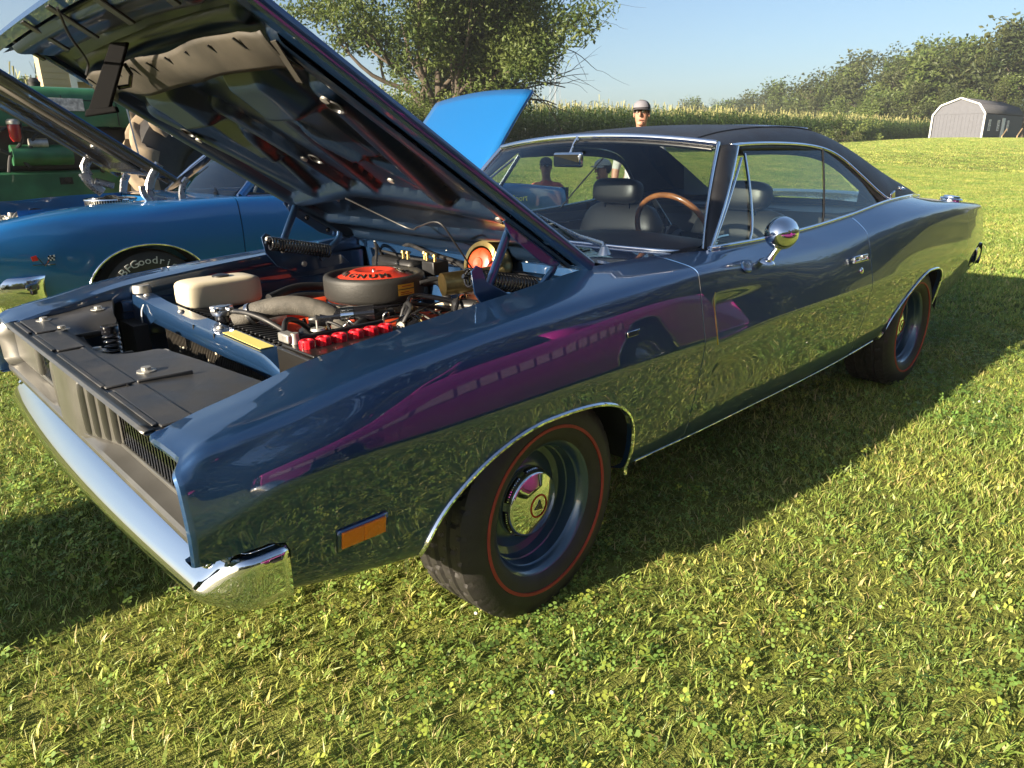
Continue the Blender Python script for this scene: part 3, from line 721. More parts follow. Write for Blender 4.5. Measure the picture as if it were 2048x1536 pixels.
def body_panel(name, x0, x1, sy, arch=None, step=.0125, front=False, tail=False, door=False):
    n = max(2, int(round((x1 - x0) / step)) + 1)
    xs = lin(x0, x1, n)
    if front: xs = [x0 + (x1 - x0) * ((i / (n - 1)) ** 1.25) for i in range(n)]
    rows = []
    for x in xs:
        S = section(x, 40 if door else 26, 26 if door else 16)
        row = []
        for (y, z) in S:
            if door: y = y - scallop(x, z)
            xo = .024 * (1 - sst((y - .855) / .05)) * (1 - sst((x - .03) / .14)) if front and z > .70 else 0.0
            row.append((x + xo, sy * y, z))
        rows.append(row)
    mb = MB(); mb.grid(rows)
    def ring(src, ins, dx):
        """offset a section row inwards (towards the car's inside) by ins and along x by dx"""
        out = []; m = len(src)
        for k in range(m):
            a, b = Vector(src[max(0, k - 1)]), Vector(src[min(m - 1, k + 1)])
            t = (b - a); nrm = Vector((0, -t.z, t.y)) if sy < 0 else Vector((0, t.z, -t.y))
            nrm = nrm.normalized() if nrm.length > 1e-9 else Vector((0, 0, 0))
            p = Vector(src[k]) + nrm * ins * RING_SIGN; out.append((p.x + dx, p.y, p.z))
        return out
    RING_SIGN = 1
    # decide inward direction: crease must move towards y = 0
    test = ring(rows[len(rows) // 2], .01, 0); kk = len(rows[0]) // 2
    if abs(test[kk][1]) > abs(rows[len(rows) // 2][kk][1]): RING_SIGN = -1
    ends = []
    if front:
        ends = [(rows[0], [(.003, -.007), (.010, -.011), (.018, -.009), (.023, .002), (.025, .05)])]
    else:
        ends = [(rows[0], [(.0025, -.0012), (.012, 0.0)])]
    ends.append((rows[-1], [(.0025, .0012), (.012, 0.0)] if not tail else [(.006, .012), (.02, .016), (.04, .010), (.05, -.05)]))
    for src, rr in ends:
        mb.grid([src] + [ring(src, i, d) for i, d in rr])
    me = bpy.data.meshes.new(name); me.from_pydata(mb.v, [], mb.f)
    bm = bmesh.new(); bm.from_mesh(me)
    bmesh.ops.remove_doubles(bm, verts=bm.verts, dist=.0004)
    if arch:
        cx, cz = arch['c']
        def rad(p):
            th = math.atan2(p.z - cz, p.x - cx); return math.hypot(p.x - cx, p.z - cz), arch_r(arch, th), th
        dele = []
        for f in bm.faces:
            c = f.calc_center_median()
            if abs(c.y) < .80 and c.z > .6: continue
            r, ra, th = rad(c)
            if r < ra: dele.append(f)
        bmesh.ops.delete(bm, geom=dele, context='FACES')
        bnd = set(v for e in bm.edges if e.is_boundary for v in e.verts)
        for v in bnd:
            r, ra, th = rad(v.co)
            if abs(r - ra) < .032 and abs(v.co.y) > .8:
                v.co.x = cx + ra * math.cos(th); v.co.z = max(cz + ra * math.sin(th), .25)
        # rolled lip going inwards
        be = [e for e in bm.edges if e.is_boundary and all(abs(rad(v.co)[0] - rad(v.co)[1]) < .004 and abs(v.co.y) > .8 for v in e.verts)]
        g = bmesh.ops.extrude_edge_only(bm, edges=be)
        for v in [q for q in g['geom'] if isinstance(q, bmesh.types.BMVert)]: v.co.y -= sy * .022
    if front:   # notch for the wrap-round bumper end
        zn, xn = .572, .205
        bmesh.ops.delete(bm, geom=[f for f in bm.faces if f.calc_center_median().z < zn and f.calc_center_median().x < xn - .03 * max(0, (f.calc_center_median().z - .53) / .042) and abs(f.calc_center_median().y) > .80], context='FACES')
        for v in set(v for e in bm.edges if e.is_boundary for v in e.verts):
            if v.co.x < xn + .012 and v.co.z < zn + .014 and abs(v.co.y) > .8:
                if v.co.z > .555: v.co.z = zn - .012 * sst((v.co.x - xn + .05) / .05)
                elif abs(v.co.x - xn) < .02: v.co.x = xn
        be = [e for e in bm.edges if e.is_boundary and all(v.co.x < xn + .001 and v.co.z < zn + .001 and abs(v.co.y) > .8 for v in e.verts)]
        g = bmesh.ops.extrude_edge_only(bm, edges=be)
        for v in [q for q in g['geom'] if isinstance(q, bmesh.types.BMVert)]: v.co.y -= sy * .03
    bmesh.ops.recalc_face_normals(bm, faces=bm.faces)
    # make normals point outwards
    out = sum(f.normal.y * sy * f.calc_area() for f in bm.faces if abs(f.calc_center_median().y) > .9)
    if out < 0: bmesh.ops.reverse_faces(bm, faces=bm.faces)
    bm.to_mesh(me); bm.free()
    me.materials.append(M['navy'])
    me.polygons.foreach_set('use_smooth', [True] * len(me.polygons)); me.set_sharp_from_angle(angle=R(32))
    o = bpy.data.objects.new(name, me); COL.objects.link(o); o.parent = CAR
    return o

DF, DR = 1.695, 3.13
for sy in (-1, 1):
    fen = body_panel('front_fender', .03, DF - .003, sy, ARCH_F, front=True)
    dor = body_panel('door', DF + .003, DR - .003, sy, None, door=True, step=.01 if sy < 0 else .02)
    qtr = body_panel('quarter_panel', DR + .003, 5.26, sy, ARCH_R, tail=True)
    # dark backing behind the door gaps
    for xg in (DF, DR):
        g = MB()
        S = section(xg)
        g.grid([[(xg - .018, sy * (y - .012), z - .002) for y, z in S], [(xg + .018, sy * (y - .012), z - .002) for y, z in S]])
        g.build('gap_backing', M['dark'], CAR, fix=False)
    # bright wheel-opening mouldings
    for A, pr in ((ARCH_F, fen), (ARCH_R, qtr)):
        P = [(x, sy * (side_y(x, max(z, .33)) + .002), z) for x, z in arch_curve(A, 60, -4)]
        MB().tube(P, .0062, 6).build('wheel_arch_trim', M['chrome'], pr)
        # inner well
        C_ = [(x, max(z, .385)) for x, z in arch_curve(A, 40, -4)]
        cx, cz = A['c']
        w = MB()
        w.grid([[(cx + (x - cx) * 1.03, sy * .905, cz + (z - cz) * 1.03) for x, z in C_], [(cx + (x - cx) * 1.08, sy * .88, cz + (z - cz) * 1.14 + .03) for x, z in C_], [(cx + (x - cx) * 1.08, sy * .50, cz + (z - cz) * 1.14 + .03) for x, z in C_]])
        w.build('wheel_well', M['dark'], CAR, fix=False)
    # sill moulding
    P = [(x, sy * (L_b3(x)[0] + .004), L_b3(x)[1] + .006) for x in lin(1.42, 3.42, 30)]
    MB().tube(P, .0024, 6).build('sill_trim', M['chrome'], CAR)
    # inner fender wall of the engine bay, ribbed
    rows = []
    for z in [.885, .80, .795, .76, .755, .70, .695, .66, .655, .58, .50, .42]:
        rr = []
        for x in lin(.40, 1.44, 16):
            zt = L_in(x)[1] - .05
            zz = min(z, zt); yy = .695 - (.012 if z in (.795, .76, .695, .66) else 0)
            rr.append((x, sy * yy, zz))
        rows.append(rr)
    MB().grid(rows).build('inner_fender', M['navy'], CAR, smooth=30, fix=False)

# underbody and tail closure
ub = MB()
ub.box((2.45, 0, .36), (2.0, 1.66, .10))
ub.box((2.4, 0, .33), (4.3, .92, .10))
ub.box((4.75, 0, .52), (.8, 1.40, .12))
ub.box((.99, 0, .33), (.10, 1.40, .09)); ub.cyl((3.95, -.72, .335), (3.95, .72, .335), .05)
ub.build('floor_pan', M['dark'], CAR)
# trunk deck and tail
rows = []
for x in lin(3.78, 5.25, 24):
    yi, zi = L_in(x) if x > 4.3 else (L_in(4.32)[0] if x > 4.3 else .66, L_in(4.32)[1] - .012)
    if x <= 4.3: yi = .665
    rows.append([(x, yi * s_, zi + .028 * (1 - s_ * s_) - (.004 if abs(s_) > .98 else 0)) for s_ in lin(-1, 1, 21)])
MB().grid(rows).build('trunk_deck', M['navy'], CAR)
rows = [[(xx, yy * s_, zz) for s_ in lin(-1, 1, 17)] for (xx, yy, zz) in ((5.252, .665, .922), (5.275, .70, .90), (5.262, .74, .86), (5.20, .74, .84), (5.20, .76, .70), (5.255, .77, .68), (5.262, .77, .56), (5.2, .74, .50), (5.0, .74, .46))]
MB().grid(rows, mi=0).build('tail_panel', [M['navy']], CAR)
t = MB()
for s_ in (-1, 1):
    t.box((5.235, s_ * .42, .77), (.03, .56, .09))
t.build('tail_light', M['redemb'], CAR, bevel=.01)
rows = []
for s_ in lin(-1, 1, 25):
    yy = .85 * s_; xx = 5.30 - .05 * s_ ** 4 if abs(s_) < .96 else 5.22
    rows.append([(xx + .035 * math.cos(a), yy, .61 + .07 * math.sin(a)) for a in lin(-2.2, 2.2, 12)])
MB().grid(rows).build('rear_bumper', M['chrome'], CAR)
for s_ in (-1, 1):   # bumper end wrapping the corner
    rows = []
    for k, x in enumerate(lin(5.03, 5.25, 8)):
        y = s_ * (L_b1(x)[0] + .012)
        rows.append([(x, y - s_ * .03 * abs(math.sin(a)) ** 3, .61 + .07 * math.sin(a)) for a in lin(-1.57, 1.57, 9)])
    MB().grid(rows).build('rear_bumper_end', M['chrome'], CAR, solid=.004)
# fuel filler on the driver-side quarter
fx, fy = 4.62, -.79
fz = L_in(4.62)[1] - .002
MB().lathe([(.062, -.01), (.062, .006), (.055, .012), (.046, .013), (.044, .022), (.03, .025), (.0001, .026)], (fx, fy, fz), (0.02, -.12, 1), 28).build('fuel_filler_cap', M['chrome'], CAR)

# ------------------------------------------------------------------ front: grille cavity, bars, bumper
def mirror_y(pts): return [(p[0], -p[1], p[2]) for p in pts]
g = MB()
# argent surround: floor, top lip, end walls
ys = lin(-.885, .885, 41)
def gx(y):   # how far back the grille plane stands
    a = abs(y)
    if a < .10: return .035
    if a < .29: return .035 + (a - .10) / .19 * .065
    return .10
g.grid([[(.046, y, .576) for y in ys], [(.046, y, .588) for y in ys], [(.052, y, .594) for y in ys], [(max(.058, gx(y) - .004), y, .600) for y in ys], [(gx(y) + .006, y, .606) for y in ys]])
g.build('grille_floor', M['greytrim'], CAR, smooth=30, solid=.004)
g = MB()
yh = lin(-.695, .695, 31)
g.grid([[(.060, y, .777) for y in yh], [(.042, y, .777) for y in yh], [(.036, y, .773) for y in yh], [(.040, y, .768) for y in yh], [(.075, y, .767) for y in yh]])
g.build('grille_header', M['greytrim'], CAR, smooth=30, solid=.003)
rim = [(.040, .878, .76), (.034, .886, .70), (.036, .882, .62), (.044, .86, .598)]
for sy in (-1, 1):
    MB().grid([[(x, sy * y, z) for x, y, z in rim], [(.10, sy * (y - .01), z) for x, y, z in rim], [(.13, sy * (y - .03), z) for x, y, z in rim]]).build('grille_end_wall', M['greytrim'], CAR, solid=.004)
# centre divider with louvred cheeks
cd = MB()
cd.grid([[(x, y, z) for z in lin(.596, .768, 7)] for x, y in ((.12, -.30), (.098, -.292), (.048, -.112), (.040, -.095), (.038, -.06), (.038, .06), (.040, .095), (.048, .112), (.098, .292), (.12, .30))])
dv = cd.build('grille_divider', M['greytrim'], CAR, smooth=30)
for sy in (-1, 1):
    a_, b_ = Vector((.048, sy * .112, 0)), Vector((.098, sy * .292, 0)); ax_ = (b_ - a_).normalized(); o_ = Vector((-ax_.y * sy, ax_.x * sy, 0)); o_ = o_ if o_.x < 0 else -o_
    for k in range(4):
        c_ = a_.lerp(b_, .14 + k * .235); rows = []
        for z, f in ((.606, 0), (.612, .55), (.624, .9), (.66, 1), (.72, 1), (.750, .9), (.758, .5), (.762, 0)):
            rows.append([tuple(c_ + ax_ * t_ + o_ * (h_ * f - .001) + Vector((0, 0, z))) for t_, h_ in ((-.017, 0), (-.012, .004), (-.003, .013), (.002, .014), (.006, .010), (.009, 0))])
        MB().grid(rows).build('louvre', M['greytrim'], dv, smooth=35)
# black vertical bars
for ya, yb in ((-.90, -.28), (.28, .90)):
    MB().grid([[(.112, y, .60), (.112, y, .78)] for y in (ya, yb)]).build('grille_backing', M['blackmatte'], CAR, fix=False)
bar = MB().box((0, 0, 0), (.018, .0085, .160)).build('grille_bar', M['blackgloss'], CAR)
bar.location = (.101, -.295, .684)
nb = 28
for k in range(1, nb):
    c = bar.copy(); COL.objects.link(c); c.parent = CAR; c.location = (.101, -.295 - k * .58 / nb, .684)
for k in range(12):
    c = bar.copy(); COL.objects.link(c); c.parent = CAR; c.location = (.101, .295 + k * .58 / nb, .684)
for sy in (-1, 1):
    MB().box((.094, sy * .58, .611), (.014, .60, .012)).build('grille_moulding', M['greytrim'], CAR, bevel=.004)
    MB().box((.100, sy * .58, .762), (.012, .60, .008)).build('grille_moulding', M['greytrim'], CAR, bevel=.003)
# headlamp door on the passenger side
rows = []
for z in (.612, .620, .69, .752, .760):
    d = .0 if z in (.612, .760) else .012
    rows.append([(.095 - (d if .56 < y < .87 else 0), y, z) for y in lin(.545, .882, 22)])
MB().grid(rows).build('headlamp_door', M['greytrim'], CAR, smooth=30, solid=.004)
# painted panel under the grille
rows = [[(x, y * (1 if z > .55 else .93), z) for y in lin(-.90, .90, 31)] for x, z in ((.050, .576), (.060, .570), (.110, .560), (.13, .50), (.15, .465), (.22, .45))]
MB().grid(rows).build('valance', M['navy'], CAR)
# chrome bumper: swept bar with ends wrapping round the fenders
def bump_path(s_):
    """s_ -1..1 across; returns centre (x, y) and outward direction"""
    a = abs(s_); sg = 1 if s_ > 0 else -1
    L = .893; r_ = .042; tot = L + r_ * math.pi / 2 + .055
    d = a * tot
    bow = .032 * (1 - (min(d, L) / L) ** 2)
    if d < L:
        return Vector((.096 - bow, sg * d, 0)), Vector((-1, 0, 0))
    d -= L; arc = r_ * math.pi / 2
    if d < arc:
        th = d / r_; return Vector((.096 + r_ - r_ * math.cos(th), sg * (L + r_ * math.sin(th)), 0)), Vector((-math.cos(th), sg * math.sin(th), 0))
    d -= arc
    return Vector((.096 + r_ + d, sg * (L + r_), 0)), Vector((0, sg, 0))
prof = [(-.030, .056), (-.012, .058), (.002, .055), (.014, .047), (.034, .027), (.052, .006), (.064, -.010), (.068, -.022), (.061, -.036), (.038, -.054), (-.020, -.066)]
prof_s = [(-.030, .056), (-.006, .058), (.009, .057), (.015, .053), (.018, .046), (.0195, .022), (.020, -.004), (.020, -.032), (.018, -.050), (.010, -.060), (-.020, -.064)]
rows = []
for s_ in lin(-1, 1, 121):
    c, o_ = bump_path(s_)
    a = abs(s_)
    w_ = sst((abs(c.y) - .86) / .07)
    rows.append([tuple(c + o_ * (d * (1 - w_) + d2 * w_ - .004) + Vector((0, 0, .500 + .95 * (h * (1 - w_) + h2 * w_)))) for (d, h), (d2, h2) in zip(prof, prof_s)])
bmp = MB().grid(rows).build('front_bumper', M['chrome'], CAR, smooth=60, solid=.005)
for sy in (-1, 1):
    MB().lathe([(.0001, .0025), (.014, .0025), (.0175, .001), (.018, -.003)], (.0685, sy * .85, .5405), (-.70, 0, .70), 24).build('bumper_bolt', M['chrome'], bmp)
    # turn signal pod below the bumper
for sy in (-1, 1): MB().box((.12, sy * .42, .445), (.05, .16, .035)).build('valance_lamp', M['blackmatte'], CAR, bevel=.01)

# side marker
def on_side(x, z, off=.0, sy=-1):
    return (x, sy * (side_y(x, z) + off), z)
for sy in (-1, 1):
    def patch(x0, x1, z0, z1, off, nx=8, nz=4):
        return [[on_side(x, z, off, sy) for z in lin(z0, z1, nz)] for x in lin(x0, x1, nx)]
    b = MB().grid(patch(.310, .436, .486, .540, .0025)).build('marker_bezel', M['navy'], CAR, solid=.005)
    MB().grid(patch(.318, .372, .493, .533, .007)).build('marker_lens', M['amber'], b, solid=.006, bevel=.001)
    MB().grid(patch(.3725, .428, .493, .533, .007)).build('marker_lens', M['amber'], b, solid=.0064, bevel=.001)
# small fender badge
def side_frame(x, z, off, sy=-1):
    p = Vector(on_side(x, z, off, sy)); px = Vector(on_side(x + .02, z, off, sy)); pz = Vector(on_side(x, z + .02, off, sy))
    return frame(p, (px - p), (pz - p))
bd = MB(); bd.box((0, 0, .002), (.050, .016, .004)); bd.box((.028, .006, .002), (.012, .005, .004))
o = bd.build('fender_badge', M['chrome'], CAR, bevel=.001); o.matrix_local = side_frame(1.31, .79, .002)
# door handle and lock
hd = MB()
hd.box((0, .010, .012), (.135, .010, .010)); hd.box((0, -.010, .008), (.150, .012, .012)); hd.box((-.066, 0, .010), (.012, .026, .014)); hd.box((.066, 0, .010), (.012, .026, .014)); hd.box((.005, .006, .018), (.020, .020, .012))
o = hd.build('door_handle', M['chrome'], CAR, bevel=.003); o.matrix_local = side_frame(2.985, .822, .004)
lk = MB().lathe([(.0001, .006), (.010, .006), (.014, .003), (.015, 0)], (0, 0, 0), (0, 0, 1), 18).build('door_lock', M['chrome'], CAR); lk.matrix_local = side_frame(3.01, .768, .001)
# emblem outline mouldings at the front of the door recesses
for pts in (((1.785, .842), (1.772, .82), (1.770, .76), (1.770, .70), (1.778, .668)), ):
    MB().tube(spline([on_side(x, z, -.0005) for x, z in pts], 14), .003, 6).build('recess_trim', M['gold'], CAR)

# ------------------------------------------------------------------ door mirror: chrome bullet
mm = MB()
mm.lathe([(.0001, -.062), (.018, -.058), (.036, -.046), (.050, -.026), (.057, 0), (.060, .018), (.060, .026), (.056, .029)], (0, 0, 0), (1, 0, 0), 32)
mo = part('door_mirror', CAR, (2.165, -.945, 1.005), (0, 0, R(14)))
mm.build('mirror_shell', M['chrome'], mo, smooth=60)
MB().lathe([(.0001, .027), (.0555, .027)], (0, 0, 0), (1, 0, 0), 32).build('mirror_glass', M['mirrorg'], mo, fix=False)
MB().tube([(0.0, .0, -.045), (-.004, .018, -.075), (-.008, .030, -.100)], [.013, .012, .016], 10).build('mirror_stem', M['chrome'], mo)
MB().lathe([(.0001, .014), (.016, .012), (.028, .004), (.032, -.004)], (-.012, .036, -.102), (0, -.25, 1), 20).build('mirror_foot', M['chrome'], mo)
o = MB().lathe([(.026, 0), (.022, .006), (.010, .008), (.0001, .008)], (0, 0, 0), (0, 0, 1), 24).build('mirror_pad', M['navy'], CAR); o.matrix_local = side_frame(2.02, .90, .0) @ Matrix.Scale(1.3, 4, (1, 0, 0))
# ------------------------------------------------------------------ roof, glass, cabin
O_E = [(2.262, .628, 1.308), (2.45, .622, 1.318), (2.70, .618, 1.320), (2.97, .618, 1.312), (3.16, .634, 1.290), (3.30, .660, 1.245), (3.45, .710, 1.155), (3.56, .755, 1.080), (3.66, .782, 1.040), (3.95, .765, 1.040), (4.32, .70, 1.020)]
T_E = [(2.235, .50, 1.333), (2.45, .50, 1.364), (2.70, .50, 1.382), (2.98, .505, 1.388), (3.20, .52, 1.378), (3.38, .535, 1.348), (3.58, .555, 1.295), (3.76, .58, 1.230), (3.93, .605, 1.165), (4.12, .64, 1.095), (4.345, .69, 1.022)]
NS = 61
Oc, Tc = spline(O_E, NS), spline(T_E, NS)
for sy in (-1, 1):
    rows = []
    for o_, t_ in zip(Oc, Tc):
        r_ = []
        for k in range(10):
            f = k / 9
            p = o_.lerp(t_, f)
            b = 4 * f * (1 - f) * (o_ - t_).length * .10
            r_.append((p.x, sy * (p.y + b * .75), p.z + b * .75))
        rows.append(r_)
    MB().grid(rows).build('roof_side', M['vinyl'], CAR, smooth=50)
    # inner face of the sail panel
    rows = []
    for t_ in [q for q in Tc if q.x > 3.80]:
        dz = L_in(4.32)[1] - .02
        rows.append([(t_.x, sy * t_.y, t_.z), (t_.x, sy * (t_.y - .02), t_.z - .012), (t_.x, sy * (t_.y - .035), min(dz, t_.z - .014))])
    MB().grid(rows).build('sail_inner', M['vinyl'], CAR, smooth=40, fix=False)
    # vinyl seam bead
    MB().tube([(t_.x, sy * (t_.y + .0), t_.z + .002) for t_ in Tc[:26]], .0035, 6).build('vinyl_seam', M['vinyl'], CAR)
zc = curve([(2.19, 1.352), (2.35, 1.378), (2.6, 1.402), (2.85, 1.412), (3.1, 1.410), (3.26, 1.400)])
rows = []
NT = 31
for k in range(NT):
    t_ = Tc[int(k * 24 / (NT - 1))] if k < NT else None
    kk = k * 24.0 / (NT - 1); i = int(kk); fr = kk - i
    t_ = Tc[i].lerp(Tc[min(i + 1, NS - 1)], fr)
    x_c = t_.x - .045 + .02 * k / (NT - 1)
    r_ = []
    for s_ in lin(-1, 1, 25):
        c2 = 1 - s_ * s_
        r_.append((t_.x * (1 - c2) + x_c * c2, t_.y * s_, t_.z + (zc(x_c)[0] - t_.z) * (1 - abs(s_) ** 2.2)))
    rows.append(r_)
roof_back = rows[-1]; roof_front = rows[0]
MB().grid(rows).build('roof_top', M['vinyl'], CAR, smooth=50)
# headliner under it
MB().grid([[(p[0], p[1], p[2] - .035) for p in r_] for r_ in rows[1:]]).build('headliner', M['headliner'], CAR, fix=False)

# windshield
def ws(a, b):
    B = Vector((1.800 + .05 * a * a + .125 * abs(a) ** 5, .745 * a, .957 - .018 * abs(a) ** 3))
    Tt = Vector((2.192 + .052 * a * a, .612 * a, 1.346 - .040 * a * a))
    p = B.lerp(Tt, b); bul = .035 * math.sin(math.pi * b) * (1 - a ** 4 * .5)
    return p + Vector((-bul * .7, 0, bul * .7))
MB().grid([[ws(a, b) for a in lin(-1, 1, 33)] for b in lin(0, 1, 15)]).build('windshield', M['glass'], CAR, fix=False)
def trim(P, r, flat=1.0, name='trim', m='chrome', n=8): return MB().tube(P, r, n, flat=flat).build(name, M[m], CAR, smooth=60)
trim([ws(a, 1.0) + Vector((-.002, 0, .012)) for a in lin(-1, 1, 33)], .0135, .45, 'windshield_header_trim')
for sy in (-1, 1): trim([ws(sy, b) + Vector((0, sy * .006, .002)) for b in lin(0, 1.03, 15)], .014, .55, 'windshield_side_trim')
trim([ws(a, 0.0) + Vector((-.006, 0, -.001)) for a in lin(-1, 1, 41)], .008, .8, 'windshield_base_trim')
trim([ws(a, 0.975) + Vector((.004, 0, -.004)) for a in lin(-.97, .97, 33)], .008, 1.0, 'windshield_gasket', 'blacksat')
# A pillars
AW_B, AW_T = Vector((1.945, .797, .957)), Vector((2.385, .622, 1.308))   # front edge of the side window opening
for sy in (-1, 1):
    rows = []
    for b in lin(0, 1, 13):
        a_ = ws(1, b) + Vector((0, .008, 0)); c_ = AW_B.lerp(AW_T, b) + Vector((0, .010 * math.sin(math.pi * b), 0))
        m1 = a_.lerp(c_, .35) + Vector((-.008, .014, .006)); m2 = a_.lerp(c_, .7) + Vector((-.003, .014, .003))
        rows.append([(p.x, sy * p.y, p.z) for p in (a_, m1, m2, c_)])
    MB().grid(rows).build('windshield_pillar', M['blacksat'], CAR, smooth=50, solid=.012)
    trim([(p.x, sy * (p.y + .004), p.z) for p in [AW_B.lerp(AW_T, b) + Vector((-.006, .010 * math.sin(math.pi * b), 0)) for b in lin(-.02, 1, 13)]], .011, .6, 'window_front_trim')
    # drip rail chrome along the roof edge and down the sail
    P = [(p.x, sy * (p.y + .003), p.z - .003) for p in Oc[2:50]]
    trim(P, .0085, .8, 'drip_rail')
    # black weatherstrip band under the drip rail
    rows = [[], [], []]
    for p in Oc[4:50]:
        rows[0].append((p.x, sy * (p.y - .001), p.z - .006)); rows[1].append((p.x - .006, sy * (p.y - .002), p.z - .030)); rows[2].append((p.x - .012, sy * (p.y - .028), p.z - .044))
    MB().grid(rows).build('weatherstrip', M['blacksat'], CAR, smooth=60, solid=.010)
    # belt moulding and sail base moulding
    P = [(x, sy * (L_in(x)[0] + .001), L_in(x)[1] + .006) for x in lin(1.93, 4.33, 60)]
    trim(P, .0085, .75, 'belt_moulding')
    # glazing: y follows the tumblehome
    def gy(z): return .792 - .165 * ((z - .957) / .348) ** 1.12
    def pane(name, bot, top, nx=9, nz=9, parent=None):
        rr = []
        for f in lin(0, 1, nz):
            r_ = []
            for g_ in lin(0, 1, nx):
                b_ = bot(g_); t_ = top(g_); x = b_[0] + (t_[0] - b_[0]) * f; z = b_[1] + (t_[1] - b_[1]) * f
                r_.append((x, sy * gy(z), z))
            rr.append(r_)
        return MB().grid(rr).build(name, M['sglass'], CAR, fix=False)
    pane('vent_window', lambda g_: (1.965 + g_ * .255, .960), lambda g_: (2.372 + g_ * .028, 1.262 + .012 * g_))
    pane('door_window', lambda g_: (2.230 + g_ * .645, .960 + .015 * g_), lambda g_: (2.405 + g_ * .72, 1.290 - .006 * g_))
    qt = spline([(3.13, 1.285, 0), (3.26, 1.232, 0), (3.40, 1.15, 0), (3.50, 1.085, 0), (3.585, 1.032, 0)], 41)
    pane('quarter_window', lambda g_: (2.882 + g_ * .70, .975 + .056 * g_), lambda g_: (qt[int(g_ * 40)].x, qt[int(g_ * 40)].y))
    trim([(x, sy * (gy(z) + .004), z) for x, z in [(2.222 + (2.402 - 2.222) * f ** .75, .958 + .318 * f) for f in lin(0, 1, 14)]], .011, .55, 'vent_divider')
    trim([(x, sy * (gy(z) + .002), z) for x, z in [(1.963 + (2.368 - 1.963) * f, .962 + .30 * f) for f in lin(0, 1, 8)]], .006, 1, 'vent_frame')
    trim([(x, sy * (gy(z) + .002), z) for x, z in [(2.878 + (3.128 - 2.878) * f, .975 + .312 * f) for f in lin(0, 1, 8)]], .0045, 1, 'window_edge_seal', 'blacksat')
    v = MB(); v.tube([(2.0, sy * .768, .985), (2.05, sy * .77, .992), (2.10, sy * .77, .992)], .008, 8); v.lathe([(.0001, .01), (.018, .008), (.024, 0)], (2.03, sy * .765, .98), (0, -sy, .2), 18)
    v.build('vent_latch', M['chrome'], CAR)
    # window corner casting at the foot of the sail
    MB().box((3.665, sy * .787, 1.052), (.05, .012, .05), Matrix.Rotation(R(-20), 3, 'Y')).build('window_corner_trim', M['chrome'], CAR, bevel=.004)
    # inner door skin and rear side trim (dark)
    MB().grid([[(x, sy * .745, z) for x in lin(1.9, 3.62, 12)] for z in (.955, .90, .7, .40)]).build('door_card', M['leather'], CAR, smooth=20, solid=.02)
    MB().tube([(x, sy * .722, .90) for x in lin(2.0, 3.1, 6)], .006, 6).build('door_card_trim', M['chrome'], CAR)
# script badge on the sail panel
bd = MB(); bd.lathe([(.016, -.002), (.016, .002), (.010, .002), (.010, -.002)], (0, 0, 0), (0, 0, 1), 20, closed=True)
for k in range(5): bd.box((.024 + k * .011, -.001 + .003 * (k % 2), 0), (.004, .016 - .002 * (k % 3), .004)); bd.box((.028 + k * .011, -.007 + .012 * (k % 2), 0), (.010, .003, .004))
bd.box((.008, .004, 0), (.008, .012, .005))
o = bd.build('sail_badge', M['chrome'], CAR)
i0 = 50
po = Oc[51].lerp(Tc[51], .30); pu = Oc[51].lerp(Tc[51], .55); pxx = Oc[53].lerp(Tc[53], .30)
F_ = frame((po.x, -(po.y + .022), po.z + .02), (pxx.x - po.x, -(pxx.y - po.y), pxx.z - po.z), (pu.x - po.x, -(pu.y - po.y), pu.z - po.z)); o.matrix_local = F_ @ Matrix.Scale(.9, 4)

# rear window in its recess, parcel shelf
MB().grid([[Vector(p).lerp(Vector((3.84 - .08 * (1 - s_ * s_), .60 * s_, 1.012)), f) + Vector((-.02 * math.sin(math.pi * f), 0, -.015 * math.sin(math.pi * f))) for p, s_ in zip(roof_back, lin(-1, 1, 25))] for f in lin(0, 1, 9)]).build('rear_window', M['glass'], CAR, fix=False)
trim([Vector(p) + Vector((.004, 0, .002)) for p in roof_back], .009, .6, 'rear_window_trim')
sh = MB(); sh.grid([[(x, y, .985) for y in lin(-.66, .66, 5)] for x in (3.34, 3.84)]); sh.grid([[(3.34, y, z) for y in lin(-.70, .70, 5)] for z in (.985, .60)])
sh.build('parcel_shelf', M['leather'], CAR, fix=False)
# floor, firewall inside, dash
fl = MB(); fl.box((2.6, 0, .42), (1.6, 1.44, .03)); fl.box((1.88, 0, .68), (.03, 1.46, .5)); fl.box((2.5, 0, .48), (1.3, .26, .10))
fl.build('cabin_floor', M['dark'], CAR)
rows = []
for (x, z) in ((1.86, .940), (1.95, .962), (2.06, .966), (2.14, .958), (2.165, .935), (2.16, .90), (2.13, .84), (2.12, .70)):
    rows.append([(x + (.03 * (y / .7) ** 2), y, z + (.018 * math.exp(-((y + .35) / .22) ** 2) if .93 < z else 0)) for y in lin(-.735, .735, 25)])
MB().grid(rows).build('dashboard', M['leather'], CAR, smooth=50)
